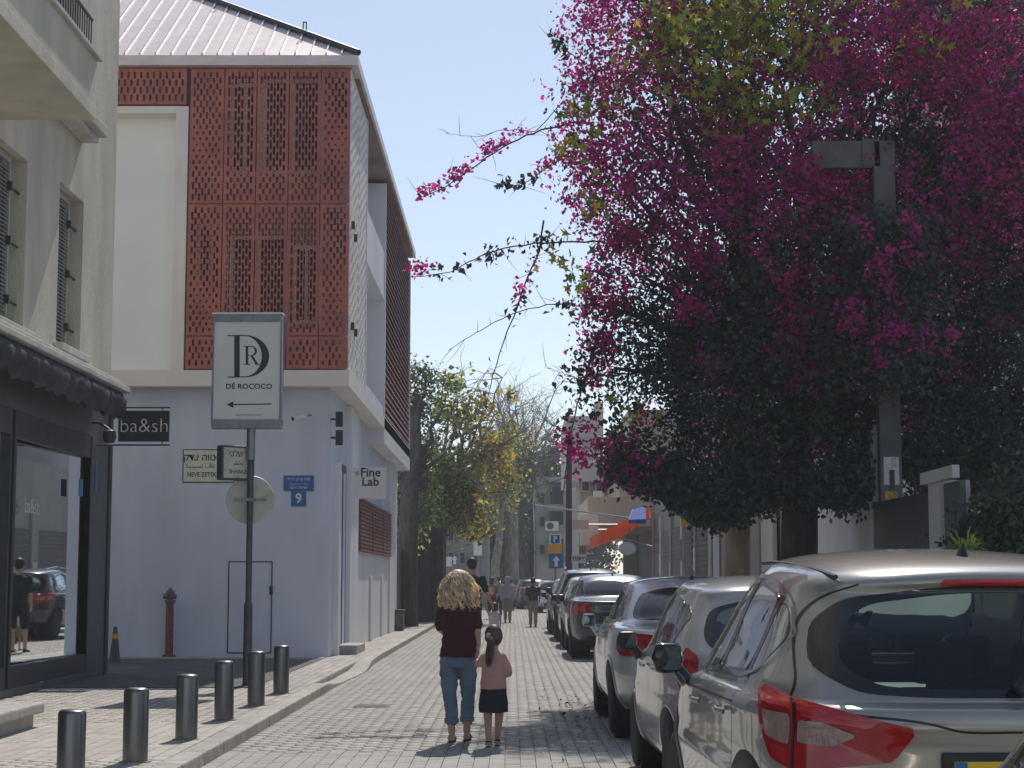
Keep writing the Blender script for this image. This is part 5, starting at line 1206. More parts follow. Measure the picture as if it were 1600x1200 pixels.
def suv_extra(t, cr):
    # tailgate seam from the lamp up round the screen to the roof
    for sd_ in (-1, 1):
        q = MB(); cr.strip(q, [(sd_ * .80, 1.03), (sd_ * .765, 1.10), (sd_ * .75, 1.22), (sd_ * .715, 1.36), (sd_ * .63, 1.46), (sd_ * .50, 1.512)], 'x', -1, w=.007, off=.0015, n=50); q.build('tailgate_gap', 'trim_black', t, smooth=60, local=True, fix=True)
        q = MB(); pts = [np.array(cr.W((sd_ * .60 * f, y, 1.548 if y > .6 else 1.54))) + [0, 0, .004] for y, f in ((.55, .96), (.9, 1), (1.4, 1.02), (1.9, 1.01), (2.3, .98))]; q.tube(pts, .010, 6); q.build('roof_seam', 'trim_black', t, local=True)
    q = MB(); cr.patch(q, [(-.20, 1.498), (.20, 1.498), (.19, 1.522), (-.19, 1.522)], 'x', -1, .008, K=2, thick=.01); q.build('brake_light', 'lamp_red', t, smooth=60, local=True, fix=True)
    # butterfly charm hanging behind the windscreen
    bx, by, bz = -.10, 2.42, 1.30; q = MB()
    for s_ in (-1, 1):
        q.prism([(bx, by, bz + .01), (bx + s_ * .05, by, bz + .045), (bx + s_ * .075, by, bz + .04), (bx + s_ * .06, by, bz - .0), (bx + s_ * .05, by, bz - .03), (bx + s_ * .03, by, bz - .035), (bx, by, bz - .008)], (0, .008, 0))
    q.build('butterfly_charm', 'leaf_dark', t, local=True); q = MB(); q.tube([(bx, by, bz + .01), (bx, by, 1.46)], .003, 4); q.build('charm_string', 'trim_black', t, local=True)
    q = MB(); q.box((-.14, 2.5, 1.43), (.14, 2.53, 1.49)); q.build('inner_mirror', 'trim_black', t, local=True, bevel=.01)
    q = MB(); n = 24; pts = [(-.38 + .18 * math.cos(2 * math.pi * k / n), 2.75 - .06 * math.sin(2 * math.pi * k / n), 1.0 + .17 * math.sin(2 * math.pi * k / n)) for k in range(n + 1)]; q.tube(pts, .016, 6, cap=False); q.build('steering_wheel', 'interior', t, local=True)
    q = MB(); p = np.array(cr.W(cr.at(0, 1.08, 'x', -1, .02))); q.tube([p + [.03, -.01, .04], p + [.0, -.02, .0]], [.02, .028], 10); q.tube([p + [.03, .0, .03], p + [.30, .04, .16]], .008, 6); q.tube([p + [.05, .03, .03], p + [.50, .045, .09]], .010, 6); q.build('rear_wiper', 'trim_black', t, smooth=60, local=True)
suv['extra'] = (suv_extra,)
# --- small hatchback
def warp_h(p):
    x, y, z = p; k = max(0, min(1, (z - 1.05) / .4)); return np.array([x, y, z + k * (.045 - .03 * (y - 1.9) ** 2) - k * .04 * (x / .75) ** 2])
hatch = dict(L=4.0, belt=.98, sub=5, M=300,
    layers=[(.20, .28, 3.8, .66, 4, 4), (.26, .10, 3.92, .80, 4, 4), (.40, .0, 4.0, .85, 5, 4), (.58, .0, 3.99, .868, 5, 4), (.66, .03, 3.95, .868, 5, 4), (.74, .06, 3.88, .86, 5, 4), (.86, .05, 3.7, .862, 4.6, 4),
            (.93, .06, 3.4, .855, 4.4, 4), (.985, .09, 3.05, .83, 4.4, 4), (1.03, .13, 2.9, .80, 4.6, 4.4), (1.18, .26, 2.72, .75, 4.6, 4.4), (1.32, .38, 2.5, .69, 4.4, 4.4), (1.40, .43, 2.32, .65, 4.2, 4.2), (1.445, .44, 2.2, .62, 4, 4),
            (1.47, .50, 2.1, .56, 3.6, 3.6), (1.482, .64, 1.95, .44, 3.2, 3.2), (1.49, .9, 1.7, .26, 3, 3), (1.493, 1.15, 1.45, .08, 2.5, 2.5)],
    warp=warp_h, axles=(.68, 3.2), wr=.31, arch=.04, flare=.035, arch_mat='car_grey',
    rear_win=[(.4, 1.03), (.60, 1.05), (.63, 1.15), (.57, 1.33), (.35, 1.385)], front_win=[(.6, 1.02), (.56, 1.28), (.48, 1.39), (.2, 1.42)],
    side_outline=[(.7, 1.2), (1.0, 1.0), (2.8, .99), (2.2, 1.4), (1.1, 1.38)],
    side_win=[[(.62, 1.27), (.82, 1.06), (.92, 1.05), (.92, 1.33), (.82, 1.35)], [(.98, 1.03), (1.72, 1.015), (1.66, 1.40), (.98, 1.355)], [(1.80, 1.01), (2.62, 1.0), (2.26, 1.24), (1.95, 1.385), (1.74, 1.40)]],
    pillars=[([(.95, 1.01), (.95, 1.35)], .05), ([(1.76, 1.0), (1.70, 1.40)], .07)], chrome=[], trim='trim_black',
    seams=[[(.98, .97), (.98, .75), (1.06, .5), (1.12, .36)], [(1.77, .99), (1.77, .36)], [(2.75, .96), (2.78, .5), (2.7, .36)], [(1.12, .36), (2.7, .36)]],
    handles=[(1.15, .88), (1.95, .87)], mirror=(2.5, .97, .17, .15, .12), mirror_mat='trim_black',
    tail=[([(.72, 1.00), (.84, 1.05), (.93, 1.0), (.97, .85), (.92, .76), (.80, .76), (.74, .86)], 'p', 'lamp_red', .012), ([(.79, .87), (.92, .87), (.90, .81), (.81, .81)], 'p', 'lamp_clear', .014)],
    head=[(3.35, .78), (3.7, .72), (3.72, .62), (3.45, .66)], plate=.72, dash=1.4, lower=(.28, .42), antenna=(0, .75), rear_lines=[([(-.7, .70), (.7, .70)], .007)], seat_off=-.1, rglass='glass_dark', sglass='glass_dark')
# --- saloon
def warp_s(p):
    x, y, z = p; k = max(0, min(1, (z - 1.0) / .4)); return np.array([x, y, z + k * (.03 - .028 * (y - 2.3) ** 2) - k * .04 * (x / .75) ** 2])
sedan = dict(L=4.65, belt=.96, sub=5, M=300,
    layers=[(.19, .30, 4.4, .68, 4, 4), (.26, .10, 4.55, .83, 4, 4), (.40, .0, 4.65, .88, 5, 4), (.58, .0, 4.64, .90, 5, 4), (.68, .03, 4.58, .90, 5, 4), (.80, .06, 4.45, .895, 4.8, 4), (.90, .06, 4.15, .888, 4.6, 4),
            (.97, .09, 3.7, .87, 4.4, 4), (1.00, .30, 3.45, .845, 4.4, 4.2), (1.025, .62, 3.3, .82, 4.4, 4.4), (1.06, .78, 3.2, .79, 4.6, 4.4), (1.18, .98, 3.02, .74, 4.6, 4.4), (1.30, 1.22, 2.8, .68, 4.4, 4.2), (1.36, 1.38, 2.66, .645, 4.2, 4),
            (1.40, 1.52, 2.52, .60, 3.8, 3.8), (1.42, 1.66, 2.4, .50, 3.4, 3.4), (1.432, 1.85, 2.25, .30, 3, 3), (1.437, 2.0, 2.12, .08, 2.5, 2.5)],
    warp=warp_s, axles=(.98, 3.72), wr=.325, arch=.04, flare=.035, arch_mat='car_silver',
    rear_win=[(.5, 1.06), (.66, 1.07), (.62, 1.2), (.54, 1.31), (.3, 1.35)], front_win=[(.6, 1.05), (.56, 1.25), (.48, 1.33), (.2, 1.36)],
    side_outline=[(1.1, 1.1), (1.3, 1.0), (3.1, .99), (2.5, 1.33), (1.5, 1.33)],
    side_win=[[(1.18, 1.10), (1.36, 1.05), (1.40, 1.05), (1.46, 1.27)], [(1.48, 1.04), (2.12, 1.03), (2.10, 1.335), (1.60, 1.30)], [(2.2, 1.03), (3.0, 1.03), (2.72, 1.20), (2.45, 1.31), (2.18, 1.335)]],
    pillars=[([(1.44, 1.03), (1.53, 1.29)], .05), ([(2.16, 1.02), (2.14, 1.335)], .06)], chrome=[[(1.1, 1.07), (1.4, 1.03), (2.2, 1.01), (3.1, 1.0)]],
    seams=[[(1.42, .98), (1.40, .7), (1.48, .36)], [(2.17, 1.0), (2.17, .36)], [(3.15, .95), (3.18, .5), (3.1, .36)], [(1.48, .36), (3.1, .36)]],
    handles=[(1.62, .88), (2.36, .87)], mirror=(2.92, .95, .16, .14, .11), mirror_mat='car_silver',
    tail=[([(.50, .93), (.85, .95), (1.08, .92), (1.12, .80), (.98, .74), (.72, .74), (.52, .80)], 'p', 'lamp_red', .012), ([(.60, .84), (.88, .84), (.88, .79), (.64, .79)], 'p', 'lamp_bright', .014)],
    head=[(3.95, .78), (4.35, .70), (4.36, .60), (4.05, .64)], plate=.66, dash=1.5, lower=(.26, .38), antenna=(0, 1.62), rear_lines=[([(-.52, .96), (-.5, .70), (-.3, .55), (.3, .55), (.5, .70), (.52, .96)], .007)], seat_off=.55, rglass='glass_clear', sglass='glass_clear')
GRP = 'cars parked nose to tail along the right kerb'
def vary(sp, **kw): d = dict(sp); d.update(kw); return d
CXN = 1.86
c1 = make_car('parked_car', 'nearest parked crossover in dusty bronze grey with a butterfly charm inside', GRP, suv, 'car_bronze', (CXN, 6.55, .03), yaw=R(1.0))
c2 = make_car('parked_car', 'grey hatchback with black mirrors parked directly in front of the bronze crossover', GRP, vary(hatch, arch_mat='car_grey'), 'car_grey', (1.90, 11.6, .03), yaw=R(1.2))
c3 = make_car('parked_car', 'silver saloon with a bright roof parked ahead of the grey hatchback', GRP, vary(sedan, arch_mat='car_silver', wr=.33), 'car_silver', (1.84, 16.7, .05), yaw=R(.5))
c3.scale = (1, 1, 1.04)
c4 = make_car('parked_car', 'black saloon with wide red tail lamps beyond the gap in the row', GRP, vary(sedan, arch_mat='car_dark', mirror_mat='car_dark'), 'car_dark', (2.02, 34.6, .06)); c4.scale = (1.02, 1.03, 1.10)
cB = make_car('parked_car', 'silver grey hatchback tucked in front of the black saloon', GRP, vary(hatch, arch_mat='car_silver'), 'car_silver', (1.96, 40.2, .06), detail=0); cB.scale = (1, 1, 1.04)
cC = make_car('parked_car', 'dark off-roader with pale roof rails, tallest in the far part of the row', GRP, vary(suv, arch_mat='trim_black', mirror_mat='trim_black', extra=(), sub=4), 'car_dark', (2.02, 45.3, .06), detail=0); cC.scale = (1.02, 1.04, 1.10)
for s_ in (-1, 1): q = MB(); q.tube([(s_ * .62, .7, 1.60), (s_ * .63, 1.5, 1.665), (s_ * .62, 2.4, 1.61)], .022, 6); q.build('roof_rail', 'chrome', cC, local=True)
cD = make_car('parked_car', 'white hatchback standing out where the far cars bend left', GRP, vary(hatch, arch_mat='car_white', mirror_mat='car_white'), 'car_white', (1.95, 86, .06), detail=0)
far = [(cB, 1.90, 51.5, 'pale grey hatchback just beyond the dark off-roader with roof rails'), (c4, 1.25, 76, 'first dark saloon of the distant cluster behind the man in black'), (c4, 1.15, 97, 'dark saloon left of the white hatchback in the distant cluster'),
       (cB, 1.0, 103, 'small grey hatchback in the middle of the distant cluster'), (c4, .9, 110, 'dark saloon near the far end of the parked cars'), (cB, .75, 117, 'last grey hatchback at the far end of the parked cars')]
far = [f for f in far if f[2] > 90 or f[2] < 60]
for src, x, y, lab in far:
    o = copy_tree(src); o.location = (x, y, .05); o['label'] = lab
for y, x, src, lab in ((93, -2.6 + .3, cD, 'white car half hidden behind the blonde woman on the left side'),):
    o = copy_tree(src); o.location = (-3.0, y, .05); o['label'] = lab; o['group'] = 'far left car'; del o['group']
# nearest car, only its pale roof corner and screen pillar show in the bottom right
g = P(1560, 1180, 3.1)
cE = make_car('parked_car', 'cream car at the very front, only its pale roof corner in frame', GRP, vary(sedan, arch_mat='car_cream', mirror_mat='car_cream', mirror=(2.4, .95, .16, .14, .11), front_win=[(.50, 1.05), (.46, 1.25), (.40, 1.33), (.2, 1.36)], side_win=[[(1.18, 1.10), (1.36, 1.05), (1.40, 1.05), (1.46, 1.27)], [(1.48, 1.04), (2.12, 1.03), (2.10, 1.335), (1.60, 1.30)], [(2.2, 1.03), (2.85, 1.03), (2.6, 1.18), (2.38, 1.29), (2.18, 1.32)]], pillars=[([(1.44, 1.03), (1.53, 1.29)], .05), ([(2.16, 1.02), (2.14, 1.335)], .06)]), 'car_cream', (1.73, .85, .08), detail=1) if True else None
# ------------------------------------------------------------------ people
def ellring(c, rx, ry, n=18, tilt=(0, 0), e=2.0, rz=0.):
    o = []
    for k in range(n):
        w = 2 * math.pi * k / n; cw, sw = math.cos(w), math.sin(w)
        x = rx * math.copysign(abs(cw) ** (2 / e), cw); y = ry * math.copysign(abs(sw) ** (2 / e), sw)
        if rz: x, y = x * math.cos(rz) - y * math.sin(rz), x * math.sin(rz) + y * math.cos(rz)
        o.append((c[0] + x, c[1] + y, c[2] + x * tilt[0] + y * tilt[1]))
    return o
class Body(MB):
    def loft(s, rows, e=2.0):
        """rows: (x, y, z, rx, ry)"""
        return s.rings([ellring(r[:3], r[3], r[4], e=e) for r in rows])
    def limb(s, pts, rs, flat=1.): s.tube(pts, rs, 14); [s.ball(p, r * .99) for p, r in zip(pts, rs)]; return s
    def ball(s, c, r, sq=(1, 1, 1)):
        if not isinstance(sq, tuple): sq = (1, 1, 1)
        n = 7; rows = []
        for i in range(n + 1):
            a = -math.pi / 2 + math.pi * (i + .02) / (n + .04); rows.append(ellring((c[0], c[1], c[2] + r * math.sin(a) * sq[2]), max(r * math.cos(a) * sq[0], .001), max(r * math.cos(a) * sq[1], .001), 14))
        return s.rings(rows)
    def skinned(s, name, m, parent, vox=.012, smooth=3, wrinkle=0., seed=0):
        inv = wmat(parent).inverted(); me = bpy.data.meshes.new(name); me.from_pydata([tuple(inv @ Vector(v)) for v in s.v], [], s.f)
        bm = bmesh.new(); bm.from_mesh(me); bmesh.ops.recalc_face_normals(bm, faces=bm.faces); bm.to_mesh(me); bm.free()
        o = bpy.data.objects.new(name, me); C.objects.link(o)
        r = o.modifiers.new('r', 'REMESH'); r.mode = 'VOXEL'; r.voxel_size = vox
        k = o.modifiers.new('s', 'SMOOTH'); k.iterations = smooth; k.factor = .5
        dg = bpy.context.evaluated_depsgraph_get(); dg.update()
        m2 = bpy.data.meshes.new_from_object(o.evaluated_get(dg)); bpy.data.objects.remove(o)
        if wrinkle:
            from mathutils import noise
            for v in m2.vertices:
                p = v.co; d = noise.noise(Vector((p.x * 9 + seed, p.y * 9, p.z * 16))) + .6 * noise.noise(Vector((p.x * 5 + seed, p.y * 5, p.z * 34)))
                v.co = p + v.normal * d * wrinkle
        m2.materials.clear(); m2.materials.append(M[m]); m2.polygons.foreach_set('use_smooth', [True] * len(m2.polygons)); m2.name = name
        o = bpy.data.objects.new(name, m2); link(o, parent); return o
def hand(s, w, d, sc=1.0, side=1, curl=.6):
    """palm and five separate fingers at wrist w, hanging along d, bent"""
    w = Vector(w); d = Vector(d).normalized(); x = Vector((0, 1, 0)); x = (x - d * x.dot(d)).normalized(); nrm = d.cross(x) * side
    p = w + d * .05 * sc
    s.rings([[tuple(w + d * t * sc + x * a * wd * sc + nrm * b_ * .014 * sc) for a, b_ in ((-1, -.6), (-1, .6), (-.4, 1), (.4, 1), (1, .6), (1, -.6), (.4, -1), (-.4, -1))] for t, wd in ((-.01, .022), (.03, .034), (.085, .040))])
    for k, (off, ln) in enumerate(((-.030, .062), (-.010, .074), (.011, .070), (.031, .054))):
        a = w + d * .078 * sc + x * off * sc; b = a + (d * .9 - nrm * curl * .5) * ln * .5 * sc; c = b + (d * .5 - nrm * curl) * ln * .5 * sc
        s.tube([a, b, c], [.009 * sc, .0085 * sc, .007 * sc], 8); s.ball(c, .007 * sc)
    a = w + d * .025 * sc - x * .030 * sc; b = a + (d * .6 - x * .6 - nrm * .3) * .032 * sc; c = b + (d * .8 - nrm * .4) * .028 * sc
    s.tube([a, b, c], [.011 * sc, .010 * sc, .008 * sc], 8)
def foot(s, c, L, w, h, rz=0.):
    f = Vector((math.sin(-rz), math.cos(rz), 0)); rows = []
    for t, ww, hh in ((-.28, .5, .8), (-.2, .8, 1.0), (0, .85, .95), (.25, .95, .7), (.5, 1.05, .5), (.64, .9, .38), (.72, .5, .3)):
        cc = Vector(c) + f * t * L; sd_ = Vector((f.y, -f.x, 0)); row = []
        for k in range(12):
            a = 2 * math.pi * k / 12; row.append(tuple(cc + sd_ * math.cos(a) * w * .5 * ww + Vector((0, 0, h * hh * (.5 + .5 * math.sin(a))))))
        rows.append(row)
    s.rings(rows)
def head(s, c, r, turn=0.):
    cx, cy, cz = c; s.ball(c, r, (.78, .95, 1.12)); s.ball((cx + .0, cy + r * .30, cz - r * .45), r * .72, (.82, .8, .9))
    f = Vector((math.sin(turn), math.cos(turn), 0)); sd_ = Vector((f.y, -f.x, 0)); c = Vector(c)
    s.ball(c + f * r * .98 - Vector((0, 0, r * .18)), r * .16, (.7, .9, 1.3))
    for k in (-1, 1): s.ball(c + sd_ * k * r * .80 - Vector((0, 0, r * .1)), r * .24, (.35, .7, 1.1))
def face(t, c, r, turn=0.):
    """eyes, brows and mouth"""
    f = Vector((math.sin(turn), math.cos(turn), 0)); sd_ = Vector((f.y, -f.x, 0)); c = Vector(c)
    for k in (-1, 1):
        q = Body(); q.ball(c + f * r * .84 + sd_ * k * r * .32, r * .11); q.build('eye', 'white_print', t, smooth=180)
        q = Body(); q.tube([c + f * r * .90 + sd_ * (k * r * .18) + Vector((0, 0, r * .22)), c + f * r * .86 + sd_ * (k * r * .48) + Vector((0, 0, r * .2))], r * .035, 6); q.build('eyebrow', 'hair_brown', t)
    q = Body(); q.tube([c + f * r * .93 - sd_ * r * .2 - Vector((0, 0, r * .62)), c + f * r * .97 - Vector((0, 0, r * .64)), c + f * r * .93 + sd_ * r * .2 - Vector((0, 0, r * .62))], r * .05, 6); q.build('mouth', 'bract_dry', t)
def strands(name, roots, m, parent, w=.006, seg=6, seed=1):
    """roots: list of point paths; each a thin ribbon-like lock"""
    q = MB()
    for p in roots: q.tube(p, [w] * (len(p) - 1) + [w * .25], 5)
    o = q.build(name, m, parent, smooth=180, fix=False); return o
rr = random.Random(11)
# woman in the burgundy T-shirt, seen from behind
g = G(716, 1163); wx, wy = g.x, g.y
wo_ = thing('person', (wx, wy, .014), 'blonde curly-haired woman in burgundy T-shirt and light jeans holding a child by the hand', 'person')
O = Vector((wx, wy, .014)); A = lambda x, y, z: (wx + x, wy + y, z + .014)
s = Body()
s.loft([A(0, 0, .80) + (.165, .115), A(0, 0, .92) + (.150, .10), A(0, 0, 1.05) + (.14, .095), A(0, .0, 1.20) + (.145, .10), A(0, .0, 1.29) + (.130, .085), A(0, .0, 1.34) + (.07, .065), A(0, .01, 1.42) + (.052, .055)])
head(s, A(0, .03, 1.485), .105)
# right arm, hanging, hand holding the girl's
RH = A(.185, .02, .865)
s.limb([A(.140, 0, 1.27), A(.178, -.01, 1.05), A(.185, .02, .90)], [.044, .036, .026]); hand(s, A(.183, .02, .90), (.02, .0, -1), 1.0, 1, .9)
s.limb([A(-.140, 0, 1.27), A(-.178, .03, 1.06), A(-.13, .20, 1.0)], [.044, .036, .027]); hand(s, A(-.13, .2, 1.0), (.3, 1, .1), 1.0, -1, .5)
for k, (hx, ax, fy) in enumerate(((-.085, -.062, .03), (.085, .075, .20))):
    s.limb([A(hx, 0, .82), A(hx, fy * .5, .46), A(ax, fy, .09)], [.075, .046, .034]); foot(s, A(ax, fy + .02, .012), .235, .085, .06, 0)
s.skinned('body', 'skin', wo_, .0085, 3)
face(wo_, A(0, .03, 1.485), .105)
s = Body()
s.loft([A(0, 0, .795) + (.178, .135), A(0, .0, .90) + (.168, .128), A(0, 0, 1.02) + (.152, .118), A(0, 0, 1.14) + (.158, .122), A(0, 0, 1.24) + (.162, .115), A(0, 0, 1.30) + (.138, .095), A(0, .005, 1.345) + (.08, .07)], e=2.3)
s.limb([A(.125, 0, 1.275), A(.160, -.005, 1.19), A(.176, -.01, 1.09)], [.052, .056, .052]); s.limb([A(-.125, 0, 1.275), A(-.160, .005, 1.19), A(-.176, .02, 1.09)], [.052, .056, .052])
s.skinned('t_shirt', 'tee_burgundy', wo_, .010, 2, .011, 2)
s = Body()
s.loft([A(0, 0, .70) + (.168, .125), A(0, 0, .76) + (.178, .132), A(0, 0, .84) + (.165, .12), A(0, 0, .88) + (.158, .112)])
for hx, kx, ax, fy in ((-.088, -.083, -.064, .03), (.088, .090, .078, .20)):
    s.limb([A(hx, -.01, .76), A(hx, fy * .25, .62), A(kx, fy * .5, .44), A(ax, fy * .85, .27), A(ax, fy, .205)], [.092, .088, .068, .062, .060])
s.skinned('jeans', 'jeans', wo_, .010, 2, .010, 5)
for hx, ax, fy in ((0, -.064, .03), (0, .078, .20)):
    q = MB(); q.rings([ellring(A(ax, fy, z), r_, r_, 20) for z, r_ in ((.185, .060), (.182, .068), (.225, .069), (.228, .060))]); q.build('turned_hem', 'jeans', wo_, smooth=60)
    q = Body(); foot(q, A(ax + .003, fy + .02, -.012), .25, .098, .028); foot(q, A(ax + .003, fy + .04, .012), .12, .095, .066); q.skinned('sandal', 'leather', wo_, .007, 2)
# curly hair: hundreds of loose locks over a full base
hc = Vector(A(0, .02, 1.495)); s = Body(); s.ball(hc, .118, (1.0, 1.0, 1.05)); s.ball(hc + Vector((0, -.03, -.09)), .125, (1.12, .8, 1.0)); s.skinned('hair', 'hair_blonde', wo_, .012, 2, .012, 3)
lk = []
for i in range(980):
    a = rr.uniform(0, 2 * math.pi); e = rr.uniform(-.6, 1.45); d = Vector((math.cos(a) * math.cos(e), math.sin(a) * math.cos(e) * .95, math.sin(e)))
    if d.y > .45 and e < .7: continue
    p = hc + Vector((d.x * .115, d.y * .115, d.z * .115)); out = Vector((d.x, d.y, 0)); L = rr.uniform(.08, .27) * (1 if e < .9 else .8); path = []; fl = rr.uniform(-.004, .034); zl = rr.uniform(1.235, 1.30)
    ph, fr, am = rr.uniform(0, 6), rr.uniform(45, 80), rr.uniform(.010, .028)
    for k in range(15):
        t = k / 14; z = p.z - L * t * t * .9 - L * t * .25; w_ = min(1.0, t * 1.6)
        q_ = Vector((p.x, p.y, 0)) + out * ((.040 + fl) * math.sin(t * 1.9) + .004) + Vector((math.cos(ph + fr * L * t), math.sin(ph + fr * L * t), 0)) * am * (.3 + t)
        path.append((q_.x, q_.y, max(z, zl + .012 * math.sin(k * 2.1 + ph))))
    lk.append(path)
strands('hair_locks', lk, 'hair_blonde', wo_, .0038)
# girl in the pink top
g = G(771, 1170); gx0, gy0 = g.x, g.y
gi = thing('person', (gx0, gy0, .014), 'little girl with a ponytail, pink top and dark skirt walking beside the blonde woman', 'person')
A = lambda x, y, z: (gx0 + x, gy0 + y, z + .014)
s = Body()
s.loft([A(0, 0, .50) + (.112, .085), A(0, 0, .60) + (.105, .08), A(0, 0, .72) + (.105, .075), A(0, 0, .81) + (.11, .07), A(0, 0, .855) + (.05, .05), A(.0, .01, .91) + (.038, .042)])
head(s, A(.0, .025, .995), .092, .35)
LH = (wx + .188, wy + .02, .014 + .80)
s.limb([A(-.095, 0, .81), A(-.145, .02, .745), (gx0 - .165, wy + .01, .014 + .83)], [.032, .028, .021]); hand(s, (gx0 - .163, wy + .012, .014 + .82), (-.1, .0, 1), .72, 1, .9)
s.limb([A(.095, 0, .81), A(.142, -.02, .68), A(.09, .14, .70)], [.032, .028, .021]); hand(s, A(.10, .14, .70), (-.5, .8, .1), .72, 1, .5)
for hx, ax, fy in ((-.05, -.045, -.02), (.052, .035, .13)):
    s.limb([A(hx, 0, .50), A(hx, fy * .4, .28), A(ax, fy, .06)], [.055, .040, .026]); foot(s, A(ax, fy + .01, .012), .155, .058, .045)
s.skinned('body', 'skin', gi, .0075, 3); face(gi, A(0, .025, .995), .092, .35)
s = Body()
s.loft([A(0, 0, .525) + (.125, .10), A(0, 0, .60) + (.118, .095), A(0, 0, .70) + (.108, .088), A(0, 0, .79) + (.108, .082), A(0, 0, .84) + (.082, .066), A(0, .0, .87) + (.05, .05)], e=2.2)
s.limb([A(.085, 0, .815), A(.130, -.012, .72), A(.140, .0, .665)], [.038, .038, .035]); s.limb([A(-.085, 0, .815), A(-.125, .01, .76), A(-.145, .03, .755)], [.038, .036, .033]); s.skinned('top', 'top_pink', gi, .009, 2, .005, 9)
s = Body(); s.loft([A(0, 0, .315) + (.138, .115), A(0, 0, .40) + (.135, .11), A(0, 0, .49) + (.122, .10), A(0, 0, .55) + (.115, .09)], e=2.2); s.skinned('skirt', 'navy', gi, .009, 1, .006, 4)
for ax, fy in ((-.045, -.02), (.035, .13)):
    q = Body(); foot(q, A(ax, fy + .01, -.012), .165, .07, .026); q.tube([A(ax - .032, fy + .04, .02), A(ax, fy + .04, .05), A(ax + .032, fy + .04, .02)], .009, 6); q.tube([A(ax - .03, fy - .03, .05), A(ax, fy - .045, .06), A(ax + .03, fy - .03, .05)], .008, 6); q.skinned('sandal', 'leather', gi, .006, 1)
hc = Vector(A(0, .02, 1.01)); s = Body(); s.ball(hc, .100, (.86, 1.0, 1.05)); s.ball(hc + Vector((-.015, -.095, -.02)), .03); s.tube([hc + Vector((-.012, -.095, 0)), hc + Vector((-.02, -.14, -.05)), hc + Vector((-.035, -.125, -.14)), hc + Vector((-.045, -.11, -.24))], [.022, .034, .030, .008], 10); s.skinned('hair', 'hair_brown', gi, .008, 2, .006, 8)
lk = []
for i in range(60):
    a = rr.uniform(0, 6.28); r_ = rr.uniform(.01, .036); lk.append([tuple(hc + Vector((-.012 + r_ * .4 * math.cos(a), -.1 + r_ * .4 * math.sin(a), 0))), tuple(hc + Vector((-.02 + r_ * math.cos(a), -.14 + r_ * math.sin(a), -.06))), tuple(hc + Vector((-.035 + r_ * math.cos(a), -.125 + r_ * math.sin(a), -.15))), tuple(hc + Vector((-.045 + r_ * .7 * math.cos(a), -.11 + r_ * .7 * math.sin(a), -.24 - rr.uniform(0, .05))))])
strands('ponytail', lk, 'hair_brown', gi, .004)
q = Body(); q.ball(hc + Vector((-.045, -.10, .0)), .026, (1, .6, 1)); q.build('hair_clip', 'cloth_lilac', gi, smooth=180)
